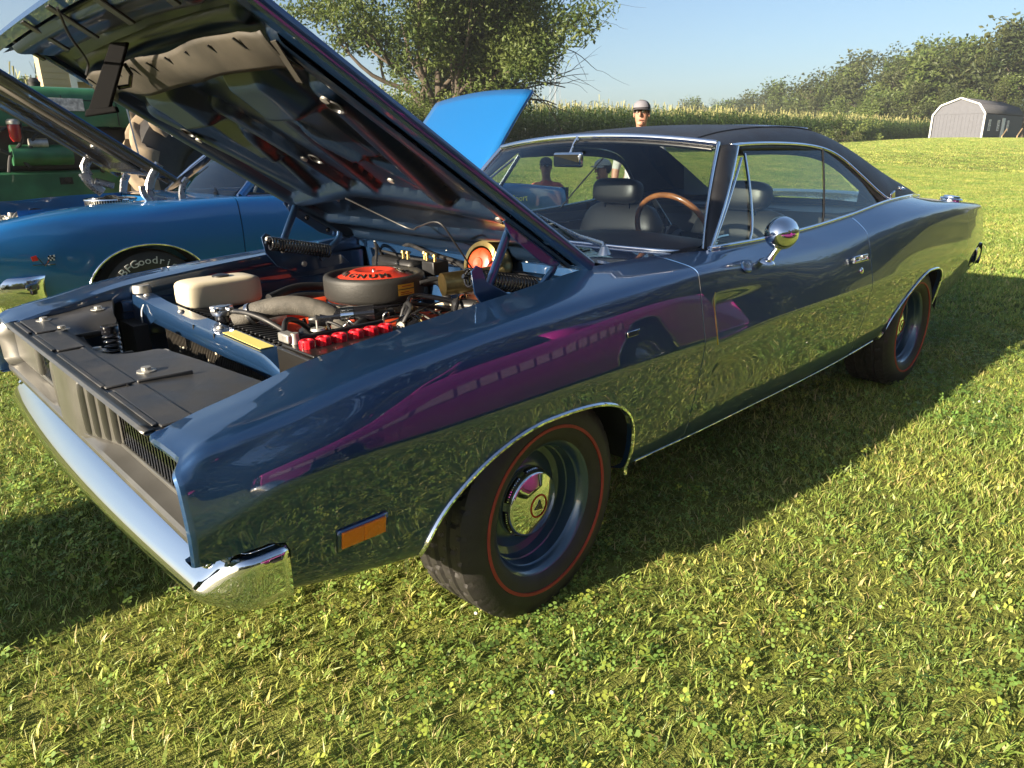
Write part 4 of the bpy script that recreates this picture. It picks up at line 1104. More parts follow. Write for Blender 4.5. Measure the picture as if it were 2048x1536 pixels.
# steering wheel
SWC = Vector((2.38, -.345, .945)); ax = Vector((.90, 0, .43)).normalized()
q = Vector((0, 0, 1)).rotation_difference(ax).to_matrix()
sw = part('steering_wheel', CAR)
ring = [SWC + q @ Vector((.188 * math.cos(a), .188 * math.sin(a), 0)) for a in lin(0, 2 * math.pi, 49)]
MB().tube(ring, .0125, 10, cap=False).build('wheel_rim', M['wood'], sw)
sp = MB()
for a in (0.35, math.pi - .35, -math.pi / 2):
    d_ = q @ Vector((math.cos(a), math.sin(a), 0)); e_ = d_.cross(ax)
    sp.prism([SWC + d_ * .03 - e_ * .020, SWC + d_ * .18 - e_ * .012, SWC + d_ * .18 + e_ * .012, SWC + d_ * .03 + e_ * .020], ax * -.004)
sp.build('spokes', M['steel'], sw)
MB().lathe([(.0001, .02), (.03, .018), (.045, .006), (.048, -.02), (.03, -.06), (.025, -.30)], SWC, ax, 20).build('hub', M['blackgloss'], sw)
# front seats with head restraints
def cushion(c, d, rx=0.0, nz=7):
    rows = []; m_ = Matrix.Rotation(rx, 3, 'Y'); c = Vector(c)
    n = 28
    for b in lin(-math.pi / 2, math.pi / 2, 13):
        r_ = []
        for k in range(n):
            a = 2 * math.pi * k / n
            sgn = lambda v, e: math.copysign(abs(v) ** e, v)
            p = Vector((d[0] / 2 * sgn(math.cos(b), .55) * sgn(math.cos(a), .5), d[1] / 2 * sgn(math.cos(b), .55) * sgn(math.sin(a), .5), d[2] / 2 * sgn(math.sin(b), .6)))
            r_.append(c + m_ @ p)
        rows.append(r_)
    return rows
for y in (-.37, .37):
    st = part('front_seat', CAR, (0, 0, 0))
    MB().grid(cushion((2.68, y, .60), (.55, .54, .20)), wrap=True).build('seat_cushion', M['leather'], st)
    MB().grid(cushion((2.90, y, .78), (.17, .54, .50), R(14)), wrap=True).build('seat_back', M['leather'], st)
    MB().grid(cushion((2.885, y, 1.085), (.11, .31, .135), R(8)), wrap=True).build('head_restraint', M['leather'], st)
    pt = MB(); [pt.cyl((2.89, y + s_ * .085, .95), (2.885, y + s_ * .085, 1.06), .007) for s_ in (-1, 1)]
    pt.build('restraint_post', M['chrome'], st)
rs = part('rear_seat', CAR)
MB().grid(cushion((3.18, 0, .58), (.5, 1.36, .18)), wrap=True).build('seat_cushion', M['leather'], rs)
MB().grid(cushion((3.36, 0, .78), (.15, 1.36, .44), R(18)), wrap=True).build('seat_back', M['leather'], rs)
# interior mirror
im = part('interior_mirror', CAR, (2.09, .02, 1.262), (0, 0, R(-12)))
MB().box((0, 0, 0), (.022, .205, .062)).build('mirror_case', M['chrome'], im, bevel=.012, seg=4)
MB().box((-.0125, 0, 0), (.002, .18, .045)).build('mirror_back', M['blackgloss'], im, bevel=.001)
MB().tube([(0.0, -.01, .02), (.02, -.01, .06), (.045, -.012, .09)], [.006, .006, .012], 8).build('mirror_arm', M['chrome'], im)
# cowl panel with wipers
rows = []
for f in lin(0, 1, 8):
    r_ = []
    for a in lin(-1, 1, 33):
        w_ = ws(a, 0) + Vector((-.012, 0, -.004)); x0 = 1.415 + .035 * abs(a) ** 3 - 0.05 * (1 - a * a) + .04
        y0 = .722 * a
        p = Vector((x0, y0, .948 + .012 * (1 - a * a))).lerp(w_, f); p.z += -.006 * math.sin(math.pi * f)
        r_.append(p)
    rows.append(r_)
MB().grid(rows).build('cowl_panel', M['navy'], CAR, smooth=50)
v = MB()
for sgn in (-1, 1):
    for k in range(9):
        v.box((1.60 + .0 * k, sgn * (.20 + .035 * k), .957), (.10, .012, .004))
v.build('cowl_vent_slots', M['dark'], CAR)
for base, tip in (((1.63, -.57, .962), (1.90, .02, 1.035)), ((1.66, .12, .968), (1.90, .60, 1.02))):
    wp = part('wiper', CAR)
    b_, t_ = Vector(base), Vector(tip)
    up = Vector((-.012, 0, .016))
    MB().tube([b_, b_ + Vector((.01, .012, .022)), b_.lerp(t_, .3) + up * .7, b_.lerp(t_, .55) + up * .55], [.016, .014, .010, .005], 8, flat=.5).build('wiper_arm', M['steel'], wp)
    MB().tube([b_.lerp(t_, .2) + up, b_.lerp(t_, .6) + up * .6, t_ + up * .8], [.003, .006, .003], 6).build('wiper_blade', M['steel'], wp)
    MB().lathe([(.0001, .03), (.012, .028), (.018, .012), (.024, 0)], b_ - Vector((0, 0, .008)), (-.1, 0, 1), 16).build('wiper_pivot', M['steel'], wp)

# ------------------------------------------------------------------ raised hood
HA = R(32.2)
H_O = Vector((1.395, 0, .968)); H_d = Vector((-math.cos(HA), 0, math.sin(HA))); H_n = Vector((math.sin(HA), 0, math.cos(HA)))
def hp(u, y, w): return H_O + H_d * u + Vector((0, y, 0)) + H_n * w
HL = 1.395
def hw(u): return .722 - .006 * u   # half width
def hskin(u, s_):
    """outer skin height above the hinge plane"""
    crown = .030 * (1 - s_ * s_) * sst(u / .3 + .3)
    dip = 0.0
    nose = -.055 * sst((u - 1.27) / .13) ** 1.5
    sc = 0.0
    for sy in (-1, 1):   # two recessed mock scoops
        yc = s_ * hw(u) - sy * .30
        f = sst((.115 - abs(yc)) / .03) * sst((u - .62) / .02) * sst((1.02 - u) / .30)
        sc = max(sc, f)
    return crown - .022 * sc + nose
hood = part('hood', CAR)
us = lin(0, HL, 74); ss = lin(-1, 1, 61)
top = []
for u in us:
    r_ = []
    for s_ in ss:
        back = -.06 * (1 - s_ * s_) * (1 - u / HL) ** 3   # rear edge bows towards the windshield
        r_.append(hp(u + back * 1.0, s_ * hw(u), hskin(u, s_)))
    top.append(r_)
mb = MB(); mb.grid(top)
# folded edges
for edge, dirn in (([r_[0] for r_ in top], 1), ([r_[-1] for r_ in top], -1)):
    mb.grid([edge, [p + Vector((0, -dirn * .004, 0)) - H_n * .008 for p in edge], [p + Vector((0, -dirn * .003, 0)) - H_n * .026 for p in edge], [p + Vector((0, dirn * .002, 0)) - H_n * .033 for p in edge], [p + Vector((0, dirn * .030, 0)) - H_n * .035 for p in edge], [p + Vector((0, dirn * .034, 0)) - H_n * .030 for p in edge]])
for edge, du in ((top[0], 1), (top[-1], -1)):
    mb.grid([edge, [p - H_n * .012 - H_d * du * .004 for p in edge], [p - H_n * .028 for p in edge], [p - H_n * .030 + H_d * du * .03 for p in edge]])
mb.build('hood_skin', M['navy'], hood, smooth=40, fix=False, weld=.0005)
# inner pressing: frame, transverse beads, diagonal ribs, scoop undersides
def seg_d(u, y, a, b):
    ax_, ay = a; bx, by = b
    t = ((u - ax_) * (bx - ax_) + (y - ay) * (by - ay)) / ((bx - ax_) ** 2 + (by - ay) ** 2); t = min(1, max(0, t))
    return math.hypot(u - ax_ - t * (bx - ax_), y - ay - t * (by - ay)), t
RIBS = [((.33, -.60), (.40, -.10), .040, .034), ((.40, -.10), (.42, .10), .040, .034), ((.42, .10), (.33, .60), .040, .034), ((.17, -.62), (.13, .0), .026, .024), ((.13, .0), (.17, .62), .026, .024),
        ((.42, -.40), (.93, -.56), .055, .036), ((.42, .40), (.93, .56), .055, .036), ((.44, -.06), (.90, -.16), .034, .028), ((.44, .10), (.90, .16), .034, .028),
        ((.42, -.38), (.86, -.14), .030, .022), ((.42, .38), (.86, .14), .030, .022),
        ((.06, -.66), (1.10, -.655), .045, .034), ((.06, .66), (1.10, .655), .045, .034), ((1.285, -.55), (1.30, .55), .060, .050), ((1.17, -.58), (1.17, .58), .030, .018), ((.05, -.60), (.03, .60), .030, .020)]
def hin(u, y):
    h = -.010
    for a, b, w_, dp in RIBS:
        d, t = seg_d(u, y, a, b)
        if d < w_:
            f = d / w_; h = min(h, -.010 - dp * (1 - f ** 3.0) ** .9 if f < 1 else h)
    for sy in (-1, 1):
        f = sst((.135 - abs(y - sy * .30)) / .05) * sst((u - .84) / .05) * sst((1.10 - u) / .10)
        h = min(h, -.010 - .062 * f)
    if u > 1.33: h += .0
    return h
nu, ny = 150, 150
rows = []
for u in lin(.035, 1.36, nu):
    r_ = []
    for s_ in lin(-1, 1, ny):
        y = s_ * (hw(u) - .035)
        back = -.06 * (1 - s_ * s_) * (1 - u / HL) ** 3
        r_.append(hp(u + back, y, min(hskin(u, s_), .03 * (1 - s_ * s_)) + hin(u, y) - .006 + (-.045 * sst((u - 1.27) / .12))))
    rows.append(r_)
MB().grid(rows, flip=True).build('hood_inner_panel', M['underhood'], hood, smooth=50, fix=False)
for (u, y) in ((.80, .50), (.93, -.575), (.52, .52), (.52, -.30), (.34, .30), (.34, -.62), (.12, -.45), (.62, .08), (1.07, .62)):
    MB().lathe([(.012, -.003), (.012, .003), (.0001, .004)], hp(u, y, hin(u, y) - .004), tuple(-H_n), 12).build('hood_clip', M['zinc'], hood)
# oval holes in the pressing with bright edges
for (u, y) in ((.90, -.575), (.62, .0), (.84, .50)):
    MB().lathe([(.028, .001), (.026, .004), (.022, .004), (.020, -.002), (.0001, -.002)], hp(u, y, hin(u, y) - .003), tuple(-H_n), 20).build('hood_hole', M['blacksat'], hood)
# slots at the nose
for k in range(5):
    y = .56 - k * .28
    MB().box((0, 0, 0), (.12, .034, .006)).build('nose_slot', M['blacksat'], hood, bevel=.002).matrix_local = frame(hp(1.335, y, -.068), H_d, (0, 1, 0)) @ Matrix.Translation((0, 0, 0))
# rubber air seal hanging across the front half
rows = []
for s_ in lin(-1, 1, 61):
    y = -.02 + .63 * s_
    edge = .012 * math.sin(9 * s_) - .03 * sst((abs(s_) - .86) / .1)
    lo = .105 + .012 * math.sin(5.3 * s_ + 1) - (.055 * sst((.93 - abs(s_)) / .25) * .0)
    r_ = []
    for f in lin(0, 1, 9):
        u = 1.165 + edge * .5 - f * lo
        w_ = -.040 - .050 * f + .035 * f * f + .010 * math.sin(7 * s_ + 2.0 * f) * f
        r_.append(hp(u, y, w_))
    rows.append(r_)
MB().grid(rows).build('rubber_air_seal', M['sealrub'], hood, smooth=60, solid=.003)
for y in lin(-.55, .55, 9):
    MB().box((0, 0, 0), (.034, .006, .004)).build('seal_staple', M['blacksat'], hood).matrix_local = frame(hp(1.140, y, -.052), H_d, (0, 1, 0))
for sy, yy in ((1, .63), (-1, -.665)):
    tabs = MB(); tabs.prism([hp(1.12, yy - .01, -.048), hp(1.12, yy + .018, -.046), hp(1.03, yy + .035, -.075), hp(1.025, yy + .012, -.078)], H_n * .003)
    tabs.build('seal_tab', M['sealrub'], hood)
# safety hook and release cable
hk = MB()
prof_ = [(0, 0), (.055, .0), (.060, .03), (.040, .05), (.030, .10), (.075, .150), (.070, .165), (-.005, .160), (.0, .12), (-.005, .05)]
base = hp(1.235, .13, -.06)
hx = Vector((.55, -.6, 0)).normalized()
hq = hx.cross(Vector((0, 0, 1)))
def hpt(a, b): return base + hx * a + Vector((-.02 * b / .16, .02 * b / .16, -b))
hk.prism([hpt(.035, -.02), (hpt(.085, -.02)), hpt(.030, .150), hpt(-.035, .158)], hq * .014)
hk.prism([hpt(-.035, .146) + hq * .001, hpt(.050, .140) + hq * .001, hpt(.056, .156) + hq * .001, hpt(-.040, .166) + hq * .001], hq * .016)
hk.build('safety_hook', M['blackmatte'], hood, bevel=.004)
MB().tube([base + Vector((.03, 0, -.09)), base + Vector((.055, -.02, -.085)), base + Vector((.06, -.03, -.055)), base + Vector((.05, -.02, -.03))], .006, 8).build('hook_loop', M['blackgloss'], hood)
MB().tube(spline([hp(1.39, -.12, -.09), hp(1.33, .0, -.10), hp(1.25, .14, -.10), hp(1.235, .16, -.13)], 16), .0035, 6).build('release_cable', M['rubber'], hood)
MB().tube(spline([hp(.44, .06, -.055), hp(.34, -.02, -.060), hp(.27, -.12, -.07), hp(.31, -.22, -.075), hp(.32, -.33, -.06), hp(.24, -.36, -.10), hp(.10, -.34, -.14), hp(.02, -.34, -.17)], 40), .003, 6).build('hood_wire', M['rubber'], hood)
# ------------------------------------------------------------------ hood hinges with coil springs
def coil(a, b, r, turns, wire, n=14):
    a, b = Vector(a), Vector(b); t = (b - a).normalized(); e1 = t.orthogonal().normalized(); e2 = t.cross(e1)
    N = int(turns * n)
    return [a.lerp(b, i / N) + (e1 * math.cos(2 * math.pi * i / n) + e2 * math.sin(2 * math.pi * i / n)) * r for i in range(N + 1)]
for sy in (-1, 1):
    hg = part('hood_hinge', CAR)
    y = sy * .655
    pl = MB()
    pl.prism([(.945, y, .985), (.965, y, 1.000), (.985, y, .990), (1.00, y, .950), (1.10, y, .895), (1.30, y, .88), (1.34, y, .84), (1.10, y, .82), (1.00, y, .86), (.955, y, .92)], (0, sy * -.005, 0))
    pl.build('hinge_plate', M['navy'], hg, bevel=.002)
    MB().tube([(1.02, y - sy * .012, .935), (1.118, y - sy * .010, 1.118), (1.128, y - sy * .006, 1.128)], [.016, .016, .012], 10, flat=.45).build('hinge_strut', M['navy'], hg)
    MB().tube(spline([(1.195, y - sy * .012, .870), (1.245, y - sy * .012, .912), (1.292, y - sy * .012, .950), (1.302, y - sy * .012, .985), (1.298, y - sy * .010, 1.012)], 14), .014, 10, flat=.5).build('hinge_arm', M['navy'], hg)
    # strap along the hood edge
    st = MB(); st.prism([hp(u, sy * .665, w_) for u, w_ in ((.07, -.030), (.34, -.030), (.36, -.055), (.31, -.078), (.16, -.085), (.09, -.07))], (0, -sy * .004, 0)); st.build('hinge_strap', M['navy'], hg, bevel=.0015)
    for u in (.13, .24): MB().lathe([(.0001, .006), (.007, .006), (.010, .003), (.011, 0)], hp(u, sy * .660, -.058), (0, -sy, 0), 10).build('bolt', M['blackgloss'], hg)
    MB().tube(coil((.962, sy * .618, .962), (1.228, sy * .618, .903), .0255, 21, .0036), .0040, 6).build('hinge_spring', M['blackgloss'], hg, smooth=80)
    MB().tube([(.945, sy * .618, .968), (.962, sy * .62, .962)], .007, 8).build('spring_hook', M['blackgloss'], hg)
    for p in ((.972, .975), (1.03, .925), (1.23, .895), (1.12, .858)):
        MB().lathe([(.0001, .010), (.009, .010), (.012, .006), (.013, 0)], (p[0], y - sy * .004, p[1]), (0, -sy, 0), 10).build('bolt', M['zinc'], hg)

# ------------------------------------------------------------------ engine bay shell
fw = MB()
rows = []
for z, x in ((.945, 1.455), (.935, 1.425), (.905, 1.425), (.895, 1.455), (.86, 1.47), (.72, 1.48), (.60, 1.46), (.45, 1.40)):
    rows.append([(x + (.018 * math.sin(y * 17) if z in (.86, .72) else 0) - .05 * (1 - (y / .7) ** 2) * (z > .89), y, z) for y in lin(-.70, .70, 41)])
fw.grid(rows); fw.build('firewall', M['navy'], CAR, smooth=40)
for y in (-.55, -.42, .02, .30, .52):
    MB().lathe([(.0001, .008), (.008, .008), (.009, 0)], (1.40, y, .938), (0, 0, 1), 8).build('bolt', M['zinc'], CAR)
# brake booster plate bulge and heater box
MB().box((1.42, .38, .80), (.10, .30, .16)).build('heater_box', M['blacksat'], CAR, bevel=.02)
# dark plate added under the bay so the grass below stays dark
MB().box((.95, 0, .34), (1.0, 1.3, .02)).build('bay_dark_plate', M['dark'], CAR)
# radiator yoke: painted channel
yk = part('radiator_support', CAR)
def ybar(y): return .800 + .012 * y + (-.055 * sst((-y - .36) / .22)) + .010 * sst((y - .45) / .2)
ysl = lin(-.66, .70, 45)
dip = lambda y: .028 * sst((y - .42) / .16)
rows = [[(.438, y, ybar(y) - .040 - dip(y) * 1.8) for y in ysl], [(.436, y, ybar(y) - .018 - dip(y) * .6) for y in ysl], [(.443, y, ybar(y)) for y in ysl], [(.500, y, ybar(y) + .003) for y in ysl], [(.506, y, ybar(y) - .003) for y in ysl], [(.506, y, ybar(y) - .03) for y in ysl]]
MB().grid(rows).build('top_channel', M['navy'], yk, smooth=30)
lowr = [[(.440, y, ybar(y) - .062) for y in lin(-.56, .58, 20)], [(.446, y, ybar(y) - .044) for y in lin(-.56, .58, 20)], [(.446, y, ybar(y) - .036) for y in lin(-.56, .58, 20)]]
MB().grid(lowr).build('lower_flange', M['navy'], yk, smooth=30, solid=.002)
for y0, y1 in ((-.66, -.47), (.60, .70)):
    MB().grid([[(.452, y, z) for y in (y0, y1)] for z in (.77, .60, .40)]).build('side_panel', M['navy'] if y0 < 0 else M['blacksat'], yk, fix=False)
for (x, y) in ((.47, -.56), (.47, .62), (.475, .30), (.475, -.02)):
    MB().lathe([(.0001, .007), (.008, .007), (.011, .002), (.012, 0)], (x, y, ybar(y) + .002), (0, 0, 1), 10).build('bolt', M['zinc'], yk)
MB().box((.473, -.215, ybar(-.215) + .0045), (.040, .25, .0016), Matrix.Rotation(R(.7), 3, 'X')).build('warning_decal', M['decalpale'], yk)
for y in (.10, -.06): MB().box((.4385, y, ybar(y) - .012), (.004, .006, .020)).build('yoke_slot', M['dark'], yk)
MB().tube(spline([(.436, .555, .80), (.425, .55, .782), (.420, .545, .76), (.425, .565, .735)], 12), .0025, 6).build('yoke_wire', M['white'], yk)
MB().tube(spline([(.45, -.50, .775), (.43, -.51, .76), (.427, -.515, .72), (.43, -.52, .69)], 10), .0022, 6).build('yoke_wire', M['white'], yk)
# radiator core: upright tubes and fins
rd = part('radiator', CAR)
MB().box((.485, .03, .56), (.03, .86, .42)).build('core', M['fins'], rd)
tb = MB().box((0, 0, 0), (.004, .0045, .40)).build('core_tube', M['fins'], rd); tb.location = (.468, -.40, .56)
for k in range(1, 64):
    c = tb.copy(); COL.objects.link(c); c.parent = rd; c.location = (.468, -.40 + k * .0136, .56)
for k in range(46):   # bugs and chips in the core
    y = RNG.uniform(-.38, .40); z = RNG.uniform(.56, .745); s_ = RNG.uniform(.003, .0065)
    if k < 30:
        o = MB().lathe([(.0001, .002), (s_, .001), (s_ * 1.1, -.001)], (.4652, y, z), (-1, 0, 0), 6).build('stuck_bug', M['milky'], rd)
MB().box((.535, .02, .772), (.075, .86, .030)).build('top_tank', M['blackgloss'], rd, bevel=.01)
for k in range(26):
    MB().box((.575, -.34 + k * .030, .789), (.085, .010, .006), Matrix.Rotation(R(4), 3, 'Y')).build('shroud_rib', M['blacksat'], rd, bevel=.002)
MB().box((.60, .03, .70), (.10, .80, .16)).build('fan_shroud', M['blacksat'], rd, bevel=.02)
cp = MB(); cp.lathe([(.030, -.012), (.034, -.004), (.034, .004), (.026, .008), (.022, .016), (.0001, .017)], (0, 0, 0), (0, 0, 1), 24); cp.box((0, 0, .008), (.086, .020, .010)); cp.box((0, 0, .008), (.020, .080, .010))
o = cp.build('filler_cap', M['steel'], rd, bevel=.002); o.location = (.528, .085, .832); o.rotation_euler = (0, 0, .5)
MB().cyl((.528, .085, .78), (.528, .085, .825), .022).build('filler_neck', M['blackgloss'], rd)
# hoses
def hose(name, pts, r, m='rubber', n=24, seg=10): return MB().tube(spline(pts, n), r, seg).build(name, M[m], CAR, smooth=70)
M['oldhose'] = mat('dusty hose', (0.085, 0.078, 0.066), rough=0.7, var=0.35, vscale=30, bump=0.3, bscale=260)
hose('radiator_hose', [(.56, .06, .800), (.62, .0, .832), (.70, -.07, .845), (.78, -.14, .815), (.82, -.18, .75), (.83, -.19, .68)], .031, 'oldhose', 30, 16)
hose('overflow_hose', [(.545, .06, .832), (.57, -.02, .832), (.60, -.10, .81), (.64, -.17, .76), (.66, -.2, .68)], .0085)
hose('heater_hose', [(.98, -.20, .80), (.90, -.20, .785), (.83, -.24, .79), (.78, -.28, .775), (.74, -.27, .70)], .014)
hose('heater_hose', [(.80, .33, .80), (.95, .38, .815), (1.15, .36, .80), (1.40, .30, .85)], .016)
hose('heater_hose', [(.74, .26, .78), (.9, .31, .79), (1.1, .29, .78), (1.40, .22, .84)], .017)
hose('vacuum_hose', [(1.10, -.20, .88), (1.22, -.26, .90), (1.30, -.35, .915)], .007)
for k in range(5):
    a = .78 + k * .014; b = -.13 - k * .012
    hose('plug_wire', [(a, b + .05, .72), (a - .015, b + .02, .80), (a - .005, b, .848 - .006 * k), (a + .02, b - .02, .80), (a + .03, b - .05, .71)], .0042, 'oldhose', 18, 7)
for k in range(7):
    y0 = RNG.uniform(-.45, -.2); hose('wire', [(RNG.uniform(.72, .9), y0, .75), (RNG.uniform(.85, 1.0), y0 - RNG.uniform(-.05, .08), RNG.uniform(.76, .82)), (RNG.uniform(1.05, 1.2), y0 - .05, RNG.uniform(.74, .84)), (1.38, RNG.uniform(-.5, -.2), .86)], .003, 'rubber', 16, 5)
for k in range(12):
    y0 = RNG.uniform(-.50, -.26); x0 = RNG.uniform(.85, 1.15)
    hose('harness', [(x0, y0, .72), (x0 + .06, y0 - RNG.uniform(-.04, .06), RNG.uniform(.78, .85)), (x0 + .15, y0 + RNG.uniform(-.08, .08), RNG.uniform(.76, .86)), (1.36, RNG.uniform(-.58, -.15), RNG.uniform(.72, .88))], RNG.uniform(.004, .010), ('rubber', 'blackgloss', 'rubber')[k % 3], 18, 7)
MB().box((1.18, -.40, .80), (.16, .12, .10), Matrix.Rotation(R(20), 3, 'Z')).build('wiper_motor', M['blacksat'], CAR, bevel=.02)
hose('firewall_hose', [(1.43, .50, .86), (1.36, .46, .935), (1.30, .36, .93), (1.25, .30, .86)], .007, 'rubber')
hose('firewall_wire', [(1.43, .40, .90), (1.38, .25, .945), (1.33, .05, .935), (1.32, -.12, .92), (1.28, -.25, .90)], .008, 'rubber')
for (x0, y0, x1, y1) in ((1.41, .55, 1.40, -.30), (1.40, .10, 1.39, -.60)):
    hose('firewall_harness', [(x0, y0, .905), ((x0 * 2 + x1) / 3 - .02, (y0 * 2 + y1) / 3, .89), ((x0 + 2 * x1) / 3 - .02, (y0 + 2 * y1) / 3, .898), (x1, y1, .88)], .006, 'rubber')
# washer bottle
wb = part('washer_bottle', CAR)
def softbox(c, d, e=.45, n=36, m_=15):
    rows = []; sg = lambda v, p: math.copysign(abs(v) ** p, v)
    for b in lin(-math.pi / 2 + .001, math.pi / 2 - .001, m_):
        rows.append([(c[0] + d[0] / 2 * sg(math.cos(b), e) * sg(math.cos(a), e), c[1] + d[1] / 2 * sg(math.cos(b), e) * sg(math.sin(a), e), c[2] + d[2] / 2 * sg(math.sin(b), e)) for a in [2 * math.pi * k / n for k in range(n)]])
    return rows
MB().grid(softbox((.672, .46, .828), (.285, .150, .105), .34), wrap=True).build('bottle', M['milky'], wb, smooth=60)
MB().lathe([(.030, 0), (.030, .007), (.018, .010), (.0001, .011)], (.685, .46, .879), (0, 0, 1), 20).build('bottle_cap', M['blacksat'], wb)
# ------------------------------------------------------------------ engine
en = part('engine', CAR)
b = MB(); b.box((1.02, 0, .56), (.58, .40, .24)); b.box((1.02, -.20, .62), (.56, .17, .18), Matrix.Rotation(R(38), 3, 'X')); b.box((1.02, .20, .62), (.56, .17, .18), Matrix.Rotation(R(-38), 3, 'X'))
b.build('block', M['hemi'], en, bevel=.015)
for sy in (-1, 1):
    rr = Matrix.Rotation(R(-sy * -36), 3, 'X')
    MB().box((.97 if sy < 0 else 1.03, sy * .285, .722), (.36 if sy < 0 else .50, .150, .080), Matrix.Rotation(R(sy * -36), 3, 'X')).build('valve_cover', M['hemi'], en, bevel=.022, seg=3)
    MB().tube([(.80, sy * .30, .775), (.95, sy * .31, .782), (1.25, sy * .31, .782)], .010, 8).build('wire_loom', M['hemi'], en)
im_ = MB(); im_.box((1.02, 0, .695), (.46, .26, .06)); im_.box((1.04, 0, .745), (.24, .20, .06))
for sx in (-1, 1):
    for sy in (-1, 1): im_.tube([(1.04 + sx * .07, sy * .06, .73), (1.04 + sx * .13, sy * .16, .71), (1.04 + sx * .17, sy * .24, .67)], [.032, .030, .028], 10)
im_.build('intake_manifold', M['hemi'], en, bevel=.008)
cb = MB(); cb.box((1.04, 0, .785), (.20, .15, .045)); cb.box((.97, -.04, .80), (.06, .14, .045)); cb.box((1.09, .0, .80), (.07, .15, .04)); cb.cyl((.98, -.11, .79), (.98, -.075, .79), .020); cb.cyl((1.08, -.105, .795), (1.08, -.06, .795), .024); cb.cyl((1.03, 0, .80), (1.03, 0, .83), .062)
for k in range(10):
    x = RNG.uniform(.93, 1.15); y = RNG.uniform(-.13, -.06); cb.cyl((x, y, .76), (x, y, RNG.uniform(.79, .82)), RNG.uniform(.005, .010), 8)
for k in range(6): cb.tube([(RNG.uniform(.92, 1.15), -.12, RNG.uniform(.77, .81)), (RNG.uniform(.95, 1.12), -.14, RNG.uniform(.76, .80)), (RNG.uniform(.95, 1.15), -.10, RNG.uniform(.74, .80))], .003, 6)
cb.build('carburettor', M['alu'], en, bevel=.004)
# air cleaner
AC = Vector((1.045, -.005, .0))
ac = part('air_cleaner', CAR)
MB().lathe([(.02, .812), (.150, .812), (.165, .816), (.172, .822), (.1765, .830), (.1775, .885), (.176, .894), (.170, .900), (.162, .902), (.150, .898), (.143, .890), (.135, .886)], (AC.x, AC.y, 0), (0, 0, 1), 64).build('housing', M['crinkle'], ac, smooth=40)
MB().lathe([(.138, .886), (.132, .889), (.118, .893), (.080, .909), (.072, .912), (.062, .911), (.048, .905), (.020, .904), (.0001, .904)], (AC.x, AC.y, 0), (0, 0, 1), 64).build('lid', M['lidred'], ac, smooth=50)
MB().tube([(AC.x, AC.y, .90), (AC.x, AC.y, .913)], .008, 10).build('wing_nut', M['chrome'], ac)
MB().lathe([(.172, .805), (.174, .811), (.168, .815)], (AC.x, AC.y, 0), (0, 0, 1), 64).build('base_ring', M['blackgloss'], ac)
vdir = math.atan2(-2.1757 - AC.y, -.3433 - AC.x)
for k, ch in enumerate('MAGNUMMAGNUM'):
    a = vdir + R(-92 + k * 22 + (40 if k > 5 else 0))
    e_t = Vector((-math.sin(a), math.cos(a), 0)); e_r = Vector((math.cos(a), math.sin(a), 0))
    p = AC + e_r * .100 + Vector((0, 0, .9032))
    slope = (Vector((0, 0, 1)) * .42 - e_r).normalized()
    cshade(ch, .036, .0014, M['crinkle'], 'lettering', ac, frame(p, e_t, slope), 1.15)
# yellow service label on the housing side
a0 = vdir + R(36)
rows = [[(AC.x + .1785 * math.cos(a), AC.y + .1785 * math.sin(a), z) for z in (.842, .880)] for a in lin(a0 - R(11), a0 + R(11), 8)]
MB().grid(rows).build('service_label', M['decal'], ac, fix=False)
rows = [[(AC.x + .1790 * math.cos(a), AC.y + .1790 * math.sin(a), z) for z in (.8615, .8645)] for a in lin(a0 - R(11), a0 + R(11), 8)]
MB().grid(rows).build('label_line', M['crinkle'], ac, fix=False)
for (z, w0, w1) in ((.873, -6, 7), (.853, -8, 3), (.847, -8, 8)):
    rows = [[(AC.x + .1790 * math.cos(a), AC.y + .1790 * math.sin(a), zz) for zz in (z - .0014, z + .0014)] for a in lin(a0 + R(w0), a0 + R(w1), 6)]
    MB().grid(rows).build('label_line', M['hemi'], ac, fix=False)
hose('breather_hose', [(1.15, -.15, .868), (1.19, -.18, .872), (1.205, -.20, .84), (1.18, -.24, .79), (1.10, -.29, .755), (1.05, -.31, .745)], .0155, 'rubber', 30, 12)
oc = MB(); oc.lathe([(.040, -.012), (.040, .006), (.034, .011), (.018, .012), (.0001, .012)], (.93, -.365, .785), (-.35, -.55, .75), 28); oc.build('oil_filler_cap', M['blackgloss'], CAR)
MB().lathe([(.041, .004), (.042, .009), (.037, .0115)], (.93, -.365, .785), (-.35, -.55, .75), 28).build('cap_rim', M['chrome'], CAR)
# ignition coil
co = part('ignition_coil', CAR)
a, b = Vector((.755, -.13, .802)), Vector((.895, -.225, .812))
MB().cyl(a, b, .028, 24).build('can', M['blackgloss'], co, smooth=30)
MB().cyl(a.lerp(b, .38), a.lerp(b, .62), .0295, 24).build('strap', M['chrome'], co, smooth=30)
MB().lathe([(.024, 0), (.026, .012), (.014, .022), (.009, .038), (.0001, .040)], a, tuple((a - b).normalized()), 18).build('tower', M['blacksat'], co)
